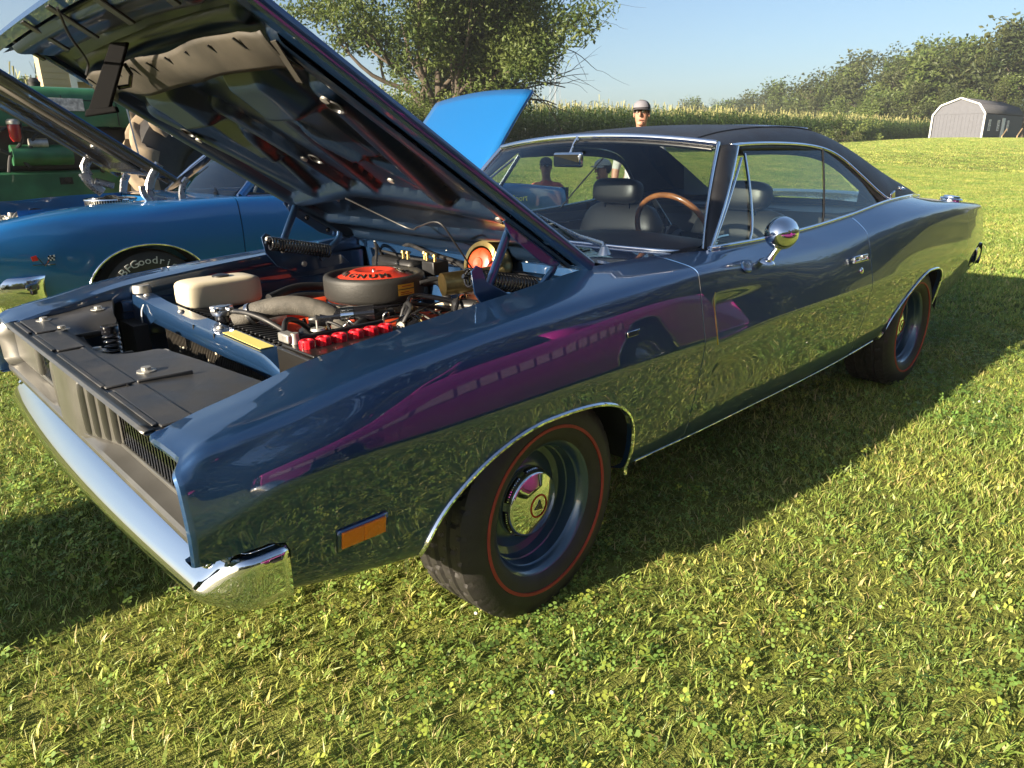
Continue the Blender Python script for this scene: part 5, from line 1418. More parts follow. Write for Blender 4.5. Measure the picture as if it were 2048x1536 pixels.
# distributor and small front dress
dd = MB(); dd.lathe([(.045, 0), (.050, .03), (.046, .06), (.02, .075), (.0001, .076)], (.76, -.07, .70), (-.15, -.1, 1), 20)
for k in range(6): dd.cyl((.76 + .03 * math.cos(k), -.07 + .03 * math.sin(k), .76), (.755 + .034 * math.cos(k), -.072 + .034 * math.sin(k), .79), .006, 8)
dd.build('distributor', M['blacksat'], CAR)
al = MB(); al.lathe([(.02, -.07), (.062, -.06), (.066, 0), (.060, .045), (.03, .06), (.0001, .062)], (.74, .26, .73), (-1, 0, 0), 24); al.build('alternator', M['alu'], CAR)
for (c, r_) in (((.70, -.12, .62), .075), ((.70, .05, .56), .085), ((.70, .24, .70), .04)):
    MB().lathe([(.0001, -.012), (r_ * .9, -.012), (r_, -.010), (r_ * .86, 0), (r_, .010), (r_ * .9, .012), (.0001, .012)], c, (-1, 0, 0), 28).build('pulley', M['blackgloss'], CAR)
hose('fan_belt', [(.70, -.195, .62), (.70, -.12, .70), (.70, .05, .65), (.70, .24, .745), (.70, .28, .70), (.70, .13, .50), (.70, -.0, .475), (.70, -.17, .56), (.70, -.195, .62)], .006, 'rubber', 50, 6)
# small shiny bits and orange fittings around the valve cover
sm = MB()
for k in range(26):
    x = RNG.uniform(.74, 1.25); y = RNG.uniform(-.44, -.24); z = .735 + RNG.uniform(-.02, .045)
    sm.cyl((x, y, z - .02), (x + RNG.uniform(-.01, .01), y, z), RNG.uniform(.004, .010), 8)
sm.build('engine_fastener', M['alu'], en)
hose('dip_stick', [(.84, -.36, .72), (.835, -.37, .80), (.83, -.375, .835), (.842, -.38, .845), (.85, -.375, .83)], .003, 'steel', 16, 6)
hose('heat_tube', [(1.02, -.30, .785), (.95, -.33, .79), (.90, -.36, .79)], .013, 'alu', 10, 10)
# clamps, plug boots, linkage and connectors crowding the top of the engine
for (p, d) in (((.595, .02, .822), (.5, -.55, .3)), ((.812, -.172, .765), (.25, -.3, -1))):
    MB().lathe([(.0325, -.006), (.0345, -.006), (.0345, .006), (.0325, .006)], p, d, 24, closed=True).build('hose_clamp', M['steel'], CAR)
for k in range(4):
    x = .84 + k * .09
    MB().tube([(x, -.36, .735), (x + .01, -.385, .72), (x + .012, -.41, .70)], [.010, .009, .008], 8).build('plug_boot', M['rubber'], en)
    hose('plug_wire', [(x, -.355, .74), (x - .01, -.30, .775), (x - .04, -.22, .785), (.80 + .01 * k, -.14, .78)], .0042, 'rubber', 16, 6)
for k in range(34):
    x = RNG.uniform(.72, 1.18); y = RNG.uniform(-.44, -.08); z = RNG.uniform(.745, .800); s_ = RNG.uniform(.008, .020)
    m_ = ('alu', 'zinc', 'milky', 'hemi', 'blacksat', 'gold', 'steel')[k % 7]; nm_ = ('fitting', 'clip', 'connector', 'bracket')[k % 4]
    if k % 3 == 0: MB().box((x, y, z), (s_ * 2.2, s_, s_ * .8), Matrix.Rotation(RNG.uniform(0, 3), 3, 'Z')).build(nm_, M[m_], en, bevel=.002)
    elif k % 3 == 1: MB().cyl((x, y, z - .02), (x + RNG.uniform(-.02, .02), y + RNG.uniform(-.02, .02), z + .012), s_ * .6, 10).build(nm_, M[m_], en)
    else: hose('small_line', [(x, y, z - .03), (x + RNG.uniform(-.03, .03), y + RNG.uniform(-.03, .03), z + .02), (x + RNG.uniform(-.08, .08), y + RNG.uniform(-.08, .08), z), (x + RNG.uniform(-.1, .1), y + RNG.uniform(-.1, .1), z - .03)], RNG.uniform(.0025, .005), ('steel', 'rubber', 'oldhose', 'milky')[k % 4], 14, 6)
MB().tube(coil((.96, -.12, .79), (.90, -.16, .775), .006, 12, .001), .0012, 5).build('return_spring', M['steel'], en)
hose('fuel_line', [(.74, .02, .70), (.80, -.04, .78), (.90, -.09, .80), (.97, -.10, .795)], .005, 'steel', 16, 8)
MB().lathe([(.0001, .03), (.02, .03), (.022, .02), (.022, -.02), (.0001, -.03)], (.83, -.06, .79), (1, -.4, .1), 16).build('fuel_filter', M['steel'], en)
# battery
bt = part('battery', CAR)
MB().box((.600, -.575, .745), (.335, .185, .185)).build('case', M['batcase'], bt, bevel=.005)
MB().box((.600, -.575, .8405), (.315, .165, .007)).build('case_top', M['batcase'], bt, bevel=.003)
for k in range(6):
    x = .472 + k * .0455 + (.004 if k > 2 else 0)
    o = MB().lathe([(.0185, 0), (.0185, .018), (.0165, .022), (.010, .0225), (.009, .018), (.0001, .018)], (x, -.574, .842), (0, 0, 1), 14).build('cell_cap', M['batcap'], bt, smooth=25)
    rb = MB()
    for j in range(7):
        a = j * 2 * math.pi / 7; rb.box((x + .0187 * math.cos(a), -.574 + .0187 * math.sin(a), .8525), (.003, .003, .018), Matrix.Rotation(a, 3, 'Z'))
    rb.build('cap_grip', M['batcap'], o)
MB().lathe([(.0001, .03), (.010, .03), (.012, 0)], (.470, -.515, .842), (0, 0, 1), 14).build('terminal', M['zinc'], bt)
MB().box((.463, -.492, .858), (.03, .055, .024)).build('cable_clamp', M['zinc'], bt, bevel=.004)
hose('battery_cable', [(.463, -.47, .862), (.50, -.42, .885), (.56, -.38, .86), (.62, -.36, .80), (.70, -.36, .74)], .0075, 'rubber')
MB().box((.60, -.490, .850), (.30, .016, .010)).build('hold_down', M['blacksat'], bt, bevel=.002)
MB().cyl((.555, -.478, .74), (.555, -.478, .885), .003).build('hold_down_rod', M['zinc'], bt)
MB().lathe([(.0001, .012), (.018, .012), (.020, .006), (.011, .004)], (.556, -.478, .852), (0, 0, 1), 12).build('wing_nut', M['zinc'], bt)
MB().lathe([(.0001, .028), (.030, .028), (.034, .022), (.034, 0)], (.440, -.665, .800), (0, 0, 1), 20).build('body_mount_cushion', M['milky'], CAR)
MB().lathe([(.0001, .028), (.028, .028), (.032, .020), (.032, 0)], (.475, .685, .822), (0, 0, 1), 20).build('body_mount_cushion', M['zinc'], CAR)
# brake booster and master cylinder, ballast block
bb = part('brake_booster', CAR)
MB().lathe([(.0001, .014), (.020, .016), (.022, .012), (.044, .010), (.052, .006), (.055, 0)], (1.275, -.315, .935), (-1, -.1, .25), 28).build('end_cap', M['hemi'], bb)
MB().lathe([(.062, .004), (.078, .0), (.086, -.02), (.086, -.06), (.070, -.09), (.0001, -.10)], (1.275, -.315, .935), (-1, -.1, .25), 32).build('shell', M['gold'], bb, smooth=40)
MB().cyl((1.04, -.40, .905), (1.24, -.46, .915), .036, 24).build('master_cylinder', M['gold'], bb, smooth=30)
MB().box((1.245, -.10, .905), (.07, .07, .05)).build('ballast_block', M['blacksat'], bb, bevel=.004)
bs = MB()
for (x, y) in ((1.24, -.06), (1.23, -.12), (1.26, -.02), (1.22, .03), (1.22, .06)):
    bs.lathe([(.0001, .030), (.009, .030), (.012, .022), (.006, .020), (.007, 0)], (x, y, .925), (0, 0, 1), 10)
bs.build('switch_studs', M['gold'], bb)
# dark steel column, linkages behind the engine
for pts in ([(1.22, -.40, .86), (1.30, -.30, .78), (1.38, -.22, .70)], [(1.15, -.50, .84), (1.26, -.42, .80), (1.38, -.40, .82)], [(1.16, -.34, .84), (1.28, -.45, .78), (1.38, -.52, .72)]):
    hose('linkage', pts, .012, 'blackgloss', 12, 8)
# ------------------------------------------------------------------ plastic yoke cover ahead of the radiator
cv = MB()
def cvz(x, y):
    base = .772 + .0 * x
    # shallow front shelf, then fall to the middle and rise at the passenger corner
    z = base
    if x > .13:
        t = (x - .13) / .28
        z = base + .004
        z -= .085 * sst(t * 2.2) * math.exp(-((y - .27) / .22) ** 4)
        z -= .012 * sst(t) * sst((-y - .1) / .5)
        z += .030 * sst(t) * sst((y - .48) / .12)
    return z
def cedge(y):   # rear edge of the moulding: cut back in the middle, in front of the core
    mid = sst((y - .06) / .06) * sst((.52 - y) / .06)
    dr = .27 + .16 * (.10 - y) if y > -.56 else .376 + .05 * sst((-.56 - y) / .1)
    if y > .3: dr = .33 + .3 * max(0, y - .55)
    return dr * (1 - mid) + .205 * mid
ny_ = 120
rows = [[(.060 + (cedge(y) - .060) * t, y, cvz(.060 + (cedge(y) - .060) * t, y)) for y in lin(-.70, .70, ny_)] for t in lin(0, 1, 24)]
rows.append([(p[0] + .002, p[1], p[2] - .014) for p in rows[-1]])
cover = MB().grid(rows).build('yoke_cover', M['plastic'], CAR, smooth=35, fix=False, solid=.004)
# step lines and ribs moulded on the shelf
for y0, y1, dx in ((-.69, -.36, 0), (-.33, .12, -.006), (.15, .42, 0), (.45, .69, .006)):
    MB().box((.108 + dx, (y0 + y1) / 2, .7765), (.070, y1 - y0, .007)).build('cover_pad', M['plastic'], cover, bevel=.003)
    MB().box((.066, (y0 + y1) / 2, .7770), (.012, y1 - y0 - .03, .008)).build('cover_edge', M['plastic'], cover, bevel=.002)
for (y, x0, ang) in ((-.345, .20, -5), (.135, .20, 4), (.435, .19, 8)):
    MB().box((x0, y, cvz(x0, y) + .004), (.13, .010, .012), Matrix.Rotation(R(ang), 3, 'Z')).build('cover_rib', M['plastic'], cover, bevel=.003)
for (x, y) in ((.185, -.25), (.175, .16), (.155, .47), (.14, .64), (.30, .60)):
    z = cvz(x, y) + .002
    MB().lathe([(.024, 0), (.024, .003), (.012, .004), (.012, .012), (.0001, .013)], (x, y, z), (0, 0, 1), 12).build('cover_bolt', M['zinc'], cover, smooth=25)
# hood latch plunger spring
MB().tube(coil((.245, .27, .700), (.245, .27, .795), .022, 6.0, .004), .0042, 7).build('latch_spring', M['blackgloss'], CAR, smooth=80)
MB().cyl((.245, .27, .778), (.245, .27, .804), .0255, 20).build('latch_spring_cap', M['blackgloss'], CAR, smooth=30, bevel=.002)
lt = MB(); lt.box((.30, .20, .662), (.14, .16, .012)); lt.box((.36, .16, .69), (.03, .05, .06)); lt.box((.33, .22, .68), (.06, .02, .05)); lt.cyl((.31, .13, .68), (.37, .13, .72), .012)
lt.build('hood_latch', M['zinc'], CAR, bevel=.003)
for k in range(3): hose('latch_tangle', [(.34 + .01 * k, .17, .69), (.33, .13 - .01 * k, .72), (.37, .10, .70), (.38, .07, .66)], .005, 'zinc', 14, 6)
MB().box((.41, .62, .58), (.05, .16, .30)).build('recess_shade_box', M['dark'], CAR)  # dark box standing in for the shade in the gap beside the radiator
MB().box((.36, .05, .50), (.20, 1.20, .02)).build('lower_tray', M['dark'], CAR)
MB().box((.30, 0, .50), (.30, 1.36, .02)).build('lower_shield', M['dark'], CAR)

# ------------------------------------------------------------------ wheels
def make_tyre(rad, width, rim_r, name, parent, blocks=True):
    """tyre about the y axis, outer side towards -y; centre plane y = 0"""
    hw_ = width / 2
    prof = [(rim_r - .004, -hw_ * .80), (rim_r + .006, -hw_ * .90), (rim_r + .028, -hw_ * .985), (rim_r + (rad - rim_r) * .42, -hw_ * 1.03), (rim_r + (rad - rim_r) * .62, -hw_ * 1.015), (rad - .034, -hw_ * .96), (rad - .016, -hw_ * .90), (rad - .006, -hw_ * .82)]
    tread = []
    ng = 4
    ys_ = lin(-hw_ * .80, hw_ * .80, 26)
    for i, y in enumerate(ys_):
        groove = i in (6, 12, 13, 19)
        tread.append((rad - .0035 * (y / hw_) ** 2 - (.008 if groove else 0), y))
    full = prof + tread + [(r_, -y) for r_, y in prof[::-1]]
    n = 220
    V = []; F = []
    for i, (r_, y) in enumerate(full):
        for k in range(n):
            a = 2 * math.pi * k / n
            rr = r_
            if len(prof) - 2 <= i < len(full) - len(prof) + 2:
                ph = (k + (4 if (i % 7) < 3 else 0) + int(abs(y) * 40)) % 8
                edge = abs(y) > hw_ * .45
                if (edge and ph == 0) or (not edge and ph == 3 and i % 3): rr -= .006
            V.append((rr * math.cos(a), y, rr * math.sin(a)))
    for i in range(len(full) - 1):
        for k in range(n): F.append((i * n + k, i * n + (k + 1) % n, (i + 1) * n + (k + 1) % n, (i + 1) * n + k))
    return MB().add(V, F).build(name, M['tyre'], parent, smooth=28)
def ringy(prof, n=64, mi=0, mb=None):
    mb = mb or MB(); return mb.lathe([(r_, -y) for r_, y in prof], (0, 0, 0), (0, -1, 0), n, mi)
def lathey(prof, n=64): return MB().lathe([(r_, -y) for r_, y in prof], (0, 0, 0), (0, -1, 0), n)
def make_wheel(rad, width, name='wheel'):
    w = part(name, CAR)
    hw_ = width / 2
    make_tyre(rad, width, .200, 'tyre', w)
    # red stripe sits proud of the sidewall
    y0 = -hw_ * 1.031
    lathey([(.2440, y0 + .0035), (.2445, y0 - .0018), (.2535, y0 - .0018), (.2540, y0 + .0035)], 96).build('redline', M['redline'], w, smooth=60)
    # steel rim: lip, drop centre, disc
    lathey([(.197, -hw_ * .72), (.206, -hw_ * .84), (.2065, -hw_ * .86), (.203, -hw_ * .865), (.196, -hw_ * .83), (.188, -hw_ * .74), (.185, -hw_ * .66), (.182, -hw_ * .60), (.1795, -hw_ * .58), (.176, -hw_ * .30), (.172, -hw_ * .28), (.168, -hw_ * .05), (.150, hw_ * .02), (.135, -hw_ * .02), (.118, -hw_ * .10), (.10, -hw_ * .12), (.06, -hw_ * .12), (.0001, -hw_ * .12)], 96).build('rim', M['rimpaint'], w, smooth=35)
    # chrome poverty cap with slotted band, red ring, three-pointed mark
    c0 = -hw_ * .12
    lathey([(.106, c0), (.108, c0 - .012), (.104, c0 - .018), (.100, c0 - .030), (.0985, c0 - .036), (.095, c0 - .040), (.090, c0 - .042), (.080, c0 - .0445), (.060, c0 - .053), (.035, c0 - .0585), (.0001, c0 - .060)], 80).build('hub_cap', M['chrome'], w, smooth=45)
    for s0 in range(6):
        mb = MB(); rows = []
        for a in lin(R(s0 * 60 + 7), R(s0 * 60 + 53), 14):
            rows.append([(r_ * math.cos(a), y, r_ * math.sin(a)) for r_, y in ((.1062, c0 - .0165), (.1035, c0 - .0215), (.1000, c0 - .0325))])
        mb.grid(rows); mb.build('cap_band', M['grillblack'], w, fix=False, solid=.0012)
        fn = MB()
        for a in lin(R(s0 * 60 + 10), R(s0 * 60 + 50), 11):
            m_ = Matrix.Rotation(-a, 3, 'Y')
            fn.box(m_ @ Vector((.1028, c0 - .0252, 0)), (.008, .004, .0022), m_ @ Matrix.Rotation(R(-55), 3, 'Z'))
        fn.build('cap_fin', M['chrome'], w)
    lathey([(.0310, c0 - .0600), (.0312, c0 - .0606), (.0362, c0 - .0594), (.0364, c0 - .0586)], 48).build('cap_ring', M['redemb'], w)
    st = MB()
    for k in range(3):
        a = R(90 + 120 * k); d_ = Vector((math.cos(a), 0, math.sin(a))); e_ = Vector((-math.sin(a), 0, math.cos(a))); cc = Vector((0, c0 - .0618, 0))
        st.prism([cc + d_ * .020, cc + d_ * .004 + e_ * .0085, cc + d_ * .001, cc + d_ * .004 - e_ * .0085], (0, .002, 0))
    st.build('cap_emblem', M['blackgloss'], w)
    return w
M['rimpaint'] = paint('navy wheel enamel', (0.035, 0.075, 0.115), metal=0.4, rough=0.3)
fwheel = make_wheel(.330, .225)
fwheel.location = (.98, -.805, .326); fwheel.rotation_euler = (0, R(12), R(3.1))
rwheel = make_wheel(.340, .255)
rwheel.location = (3.95, -.765, .334); rwheel.rotation_euler = (0, R(40), 0)
w3 = copy_tree(fwheel, CAR); w3.location = (.98, .805, .326); w3.rotation_euler = (0, 0, R(183.1))
w4 = copy_tree(rwheel, CAR); w4.location = (3.95, .765, .334); w4.rotation_euler = (0, 0, R(180))
# ================================================================== other cars
def lines2(**kw):
    return [curve(kw[k]) for k in ('i', 'c', 's', 'm', 'k', 'b', 'l')]
SLAB = lines2(
    i=[(0, .60, .87), (.15, .64, .905), (1.2, .68, .985), (1.55, .72, .985), (1.75, .775, .975), (3.4, .775, .985), (3.8, .74, 1.0), (4.3, .66, .975), (5.15, .60, .90)],
    c=[(0, .85, .865), (.15, .885, .895), (.9, .905, .952), (1.5, .908, .968), (2.5, .90, .958), (3.3, .905, .978), (3.8, .91, .985), (4.4, .89, .96), (5.15, .83, .885)],
    s=[(0, .90, .82), (.3, .935, .85), (1.5, .940, .885), (2.5, .935, .885), (3.6, .945, .91), (4.4, .93, .89), (5.15, .86, .83)],
    m=[(0, .915, .72), (.3, .95, .735), (1.5, .957, .74), (2.5, .954, .735), (3.6, .96, .75), (4.4, .945, .75), (5.15, .88, .73)],
    k=[(0, .905, .62), (.3, .945, .60), (1.5, .952, .58), (3.6, .955, .60), (4.4, .94, .62), (5.15, .88, .64)],
    b=[(0, .89, .52), (.3, .93, .47), (1.5, .935, .42), (3.6, .935, .45), (4.4, .92, .50), (5.15, .87, .55)],
    l=[(0, .86, .46), (.3, .895, .36), (1.5, .885, .26), (3.4, .885, .28), (4.4, .875, .40), (5.15, .84, .50)])
def sect2(x):
    P = [f(x) for f in SLAB]; a = P[0]
    pts = spline([(p[0], p[1], 0) for p in [a, ((a[0] + P[1][0]) / 2, (a[1] + P[1][1]) / 2 + .008)] + P[1:]], 34)
    return [(a[0], a[1] - .05)] + [(p.x, p.y) for p in pts] + [(P[-1][0] - .06, P[-1][1] - .015)]
def slab_y(x, z):
    S = sect2(x)[6:]
    for (y0, z0), (y1, z1) in zip(S[:-1], S[1:]):
        if z0 >= z >= z1 and z0 > z1: return y0 + (y1 - y0) * (z0 - z) / (z0 - z1)
    return S[-1][0]
def panel2(name, root, m, x0, x1, sy, arch, step=.025, nose=False):
    n = int((x1 - x0) / step) + 2
    rows = [[(x, sy * y, z) for y, z in sect2(x)] for x in lin(x0, x1, n)]
    if nose: rows.insert(0, [(p[0] - .008, p[1] * .985, p[2] - .006 if k < 12 else p[2]) for k, p in enumerate(rows[0])]); rows.insert(0, [(p[0] + .03, p[1] * .97, p[2] - .01) for p in rows[1]])
    else: rows.insert(0, [(p[0], p[1] * .985, p[2]) for p in rows[0]])
    rows.append([(p[0], p[1] * .985, p[2]) for p in rows[-1]])
    mb = MB(); mb.grid(rows); me = bpy.data.meshes.new(name); me.from_pydata(mb.v, [], mb.f); bm = bmesh.new(); bm.from_mesh(me)
    if arch:
        cx, cz = arch['c']
        rad = lambda p: (math.hypot(p.x - cx, p.z - cz), arch_r(arch, math.atan2(p.z - cz, p.x - cx)), math.atan2(p.z - cz, p.x - cx))
        bmesh.ops.delete(bm, geom=[f for f in bm.faces if abs(f.calc_center_median().y) > .78 and rad(f.calc_center_median())[0] < rad(f.calc_center_median())[1]], context='FACES')
        for v in set(v for e in bm.edges if e.is_boundary for v in e.verts):
            r_, ra, th = rad(v.co)
            if abs(r_ - ra) < .045 and abs(v.co.y) > .8: v.co.x = cx + ra * math.cos(th); v.co.z = max(.2, cz + ra * math.sin(th))
    bmesh.ops.recalc_face_normals(bm, faces=bm.faces); bm.to_mesh(me); bm.free()
    me.materials.append(m); me.polygons.foreach_set('use_smooth', [True] * len(me.polygons)); me.set_sharp_from_angle(angle=R(35))
    o = bpy.data.objects.new(name, me); COL.objects.link(o); o.parent = root
    return o
SA_F = dict(c=(.88, .34), wl=.40, wr=.42, h=.375, nl=2.2, nr=2.1)
SA_R = dict(c=(3.80, .34), wl=.40, wr=.40, h=.36, nl=2.1, nr=2.2)
def simple_wheel(root, x, y, out, rimm, letters=None):
    """out: -1 outer side towards -y, +1 towards +y"""
    w = part('wheel', root, (x, y, .335), (0, 0, 0 if out < 0 else math.pi))
    hw_ = .115
    MB().lathe([(.19, .08), (.20, .105), (.25, .118), (.29, .112), (.325, .098), (.335, .07), (.338, 0), (.335, -.07), (.325, -.098), (.25, -.118), (.19, -.08)], (0, 0, 0), (0, -1, 0), 64).build('tyre', M['tyre'], w, smooth=40)
    MB().lathe([(.197, .104), (.19, .098), (.182, .07), (.175, .03), (.14, .02), (.10, .045), (.06, .05), (.055, .07), (.0001, .072)], (0, 0, 0), (0, -1, 0), 48).build('rim', rimm, w, smooth=40)
    if letters:
        for k, ch in enumerate(letters[0]):
            a = R(letters[1] - k * letters[2]); d_ = Vector((math.cos(a), 0, math.sin(a))); e_ = Vector((math.sin(a), 0, -math.cos(a)))
            cshade(ch, .070, .002, M['whiteletter'], 'tyre_lettering', w, frame(Vector((0, -.1165, 0)) + d_ * .268, e_, d_), 1.15)
    return w
def classic_car(name, label, loc, pm, letters=None, hood_closed=True, trunk_closed=True, rimm=None, lettside=-1):
    c = thing(name, label, 'car', loc)
    gl = M['sglass']
    for sy in (-1, 1):
        f_ = panel2('front_fender', c, pm, .04, 1.548, sy, SA_F, nose=True); d_ = panel2('door', c, pm, 1.556, 2.84, sy, None); q_ = panel2('quarter_panel', c, pm, 2.848, 5.12, sy, SA_R)
        for A, pr in ((SA_F, f_), (SA_R, q_)):
            P = [(x, sy * (slab_y(x, max(z, .3)) + .003), z) for x, z in arch_curve(A, 40, -6)]
            MB().tube(P, .007, 6).build('wheel_arch_trim', M['chrome'], pr)
            cx, cz = A['c']; C_ = [(x, max(z, .25)) for x, z in arch_curve(A, 30, -10)]
            MB().grid([[(x, sy * .90, z) for x, z in C_], [(x, sy * .45, z) for x, z in C_]]).build('wheel_well', M['dark'], c, fix=False)
            MB().grid([[(x, sy * .48, z) for x, z in C_], [(cx, sy * .48, cz) for x, z in C_]]).build('wheel_well_wall', M['dark'], c, fix=False)
        simple_wheel(c, .90, sy * .80, sy, rimm or M['chrome'], letters if sy == lettside else None); simple_wheel(c, 3.82, sy * .80, sy, rimm or M['chrome'])
        # greenhouse
        Abase, Atop = Vector((1.66, sy * .755, .98)), Vector((2.10, sy * .60, 1.345)); Cb, Ct = Vector((3.72, sy * .72, 1.0)), Vector((3.02, sy * .585, 1.35))
        MB().tube([Abase, Abase.lerp(Atop, .5) + Vector((0, sy * .012, .008)), Atop], .028, 8, flat=.7).build('windshield_pillar', pm, c)
        MB().tube([Abase + Vector((-.03, -sy * .01, .0)), Abase.lerp(Atop, .5) + Vector((-.03, sy * .0, .012)), Atop + Vector((-.03, 0, 0))], .012, 8).build('pillar_trim', M['chrome'], c)
        # rear pillar
        rows = [[Vector((2.86, sy * .765, .985)), Vector((2.87, sy * .69, 1.2)), Vector((2.90, sy * .60, 1.33))], [Vector((3.2, sy * .765, .99)), Vector((3.14, sy * .69, 1.2)), Vector((3.02, sy * .585, 1.35))], [Vector((3.74, sy * .735, .995)), Vector((3.42, sy * .66, 1.17)), Vector((3.05, sy * .56, 1.352))]]
        MB().grid(rows).build('rear_pillar', pm, c, solid=.02)
        rows = [[(1.72, sy * .765, .975), (2.13, sy * .605, 1.33)], [(2.84, sy * .765, .985), (2.86, sy * .61, 1.335)]]
        MB().grid(rows).build('side_window', gl, c, fix=False)
        MB().tube([(2.10, sy * .603, 1.345), (2.5, sy * .60, 1.352), (3.0, sy * .59, 1.348)], .010, 8).build('drip_rail', M['chrome'], c)
        MB().tube([(x, sy * (sect2(x)[1][0] + .004), sect2(x)[1][1] + .004) for x in lin(1.7, 3.7, 16)], .007, 6).build('belt_trim', M['chrome'], c)
        MB().tube([(x, sy * (slab_y(x, .40) + .004), .33) for x in lin(1.35, 3.35, 12)], .010, 6).build('sill_trim', M['chrome'], c)
    MB().grid([[(x, s_ * (.60 - .015 * (x - 2.1)), 1.346 + .05 * (1 - s_ * s_) * min(1, (x - 1.9) * 2) - .01 * (x > 2.95)) for s_ in lin(-1, 1, 15)] for x in lin(2.08, 3.06, 10)]).build('roof', pm, c, smooth=60)
    MB().grid([[Vector((1.60 - .08 * (1 - s_ * s_), .745 * s_, .985)).lerp(Vector((2.08 - .04 * (1 - s_ * s_), .60 * s_, 1.346 + .045 * (1 - s_ * s_))), f) for s_ in lin(-1, 1, 15)] for f in lin(0, 1, 8)]).build('windshield', M['glass'], c, fix=False)
    MB().grid([[Vector((3.06, .56 * s_, 1.345 + .03 * (1 - s_ * s_))).lerp(Vector((3.72, .66 * s_, .995)), f) for s_ in lin(-1, 1, 15)] for f in lin(0, 1, 8)]).build('rear_window', M['glass'], c, fix=False)
    MB().grid([[(1.18 + .45 * f - .08 * f * (1 - s_ * s_), .70 * s_ + .05 * s_ * f, .982 + .012 * (1 - s_ * s_)) for s_ in lin(-1, 1, 13)] for f in (0, .5, 1)]).build('cowl_panel', pm, c)
    for y0 in (-.45, .25):
        MB().tube([(1.55, y0 - .1, 1.0), (1.62, y0 + .05, 1.03), (1.66, y0 + .25, 1.05)], [.014, .010, .005], 6).build('wiper', M['blacksat'], c)
    if hood_closed: MB().grid([[(.06 + 1.16 * f, .67 * s_ * (.93 + .07 * f), .885 + .10 * f + .03 * (1 - s_ * s_) - .04 * (1 - f) ** 6) for s_ in lin(-1, 1, 17)] for f in lin(0, 1, 14)]).build('hood', pm, c)
    if trunk_closed: MB().grid([[(3.74 + 1.36 * f, (.70 - .10 * f) * s_, .992 - .09 * f ** 1.5 + .02 * (1 - s_ * s_)) for s_ in lin(-1, 1, 13)] for f in lin(0, 1, 8)]).build('trunk_deck', pm, c)
    MB().grid([[(5.12 + .03 * math.sin(f * 3.1), .86 * s_, .90 - .42 * f) for s_ in lin(-1, 1, 9)] for f in lin(0, 1, 6)]).build('tail_panel', pm, c)
    for sy in (-1, 1): MB().box((5.14, sy * .62, .72), (.03, .40, .10)).build('tail_light', M['redemb'], c, bevel=.01)
    for x0, xe in ((-.02, -1), (5.17, 1)):
        rows = []
        for s_ in lin(-1, 1, 41):
            a = abs(s_); yy = .96 * s_ if a < .94 else .96 * math.copysign(.985, s_); xx = x0 - xe * .30 * sst((a - .88) / .12)
            rows.append([(xx + xe * .045 * math.cos(b) * (1 if a < .9 else .5), yy + math.copysign(.02 * math.cos(b), s_) * (a > .9), .50 + .085 * math.sin(b)) for b in lin(-1.6, 1.6, 9)])
        MB().grid(rows).build('bumper', M['chrome'], c, smooth=60, solid=.006)
    MB().grid([[(.05, .62 * s_ * 1.3, .58 + .28 * f) for s_ in (-1, 1)] for f in (0, 1)]).build('grille', M['grillblack'], c, fix=False)
    fl = MB(); fl.box((2.55, 0, .33), (4.0, 1.5, .08)); fl.build('floor_pan', M['dark'], c)
    fl = MB(); fl.box((1.68, 0, .72), (.04, 1.46, .5)); fl.build('dash_bulkhead', M['dark'], c)
    MB().box((1.85, 0, .94), (.30, 1.42, .08)).build('dashboard', M['leather'], c, bevel=.03)
    for y0 in (-.37, .37): MB().grid(cushion((2.55, y0, .80), (.20, .60, .55), R(10)), wrap=True).build('seat_back', M['leather'], c)
    MB().grid(cushion((3.2, 0, .76), (.2, 1.3, .5), R(16)), wrap=True).build('rear_seat_back', M['leather'], c)
    MB().tube([Vector((2.02, -.36, .95)) + Vector((.06 * math.cos(a), .19 * math.sin(a), .17 * math.cos(a))) for a in lin(0, 6.2832, 33)], .012, 8, cap=False).build('steering_wheel', M['white'], c)
    return c
# ------------------------------------------------------------------ bright blue coupe beside it, hood and trunk open
BL = Vector((.33, 3.95, .03))
blue = classic_car('coupe', 'bright blue two-door coupe with open hood and raised trunk lid', BL, M['azure'], ('BFGoodrich', 131, 9.6), hood_closed=False, trunk_closed=False, rimm=M['steel'])
def bl(px, py, y): return pix(px, py, 1, y) - BL
# raised hood, traced by its near and far edges
nA, nB = bl(350, 363, 3.22), bl(0, 150, 3.22); fA, fB = bl(236, 349, 4.62), bl(0, 205, 4.62)
nB = nA + (nB - nA) * 1.28; fB = fA + (nB - nA) * 1.0
hn = (nB - nA).cross(fA - nA).normalized(); hn = hn if hn.z > 0 else -hn
bh = part('hood', blue)
def bq(f, s_, w_): return (nA.lerp(nB, f)).lerp(fA.lerp(fB, f), s_) + hn * w_
MB().grid([[bq(f, s_, .03 + .03 * (1 - (2 * s_ - 1) ** 2)) for s_ in lin(0, 1, 15)] for f in lin(0, 1, 15)]).build('hood_skin', M['azure'], bh, solid=.006)
M['hoodblack'] = mat('satin black under-hood', (.014, .014, .014), rough=.22, coat=.4)
rows = []
for f in lin(.01, .99, 60):
    r_ = []
    for s_ in lin(.01, .99, 60):
        w_ = .012
        for (a, b, ww) in (((.0, .06), (1, .06), .05), ((.0, .94), (1, .94), .05), ((.08, 0), (.08, 1), .05), ((.92, 0), (.92, 1), .05), ((.1, .2), (.9, .42), .035), ((.1, .8), (.9, .58), .035)):
            d, _ = seg_d(f, s_, a, b)
            if d < ww: w_ = min(w_, .012 - .045 * (1 - (d / ww) ** 2))
        r_.append(bq(f, s_, w_))
    rows.append(r_)
MB().grid(rows).build('hood_inner_panel', M['hoodblack'], bh, smooth=60, fix=False)
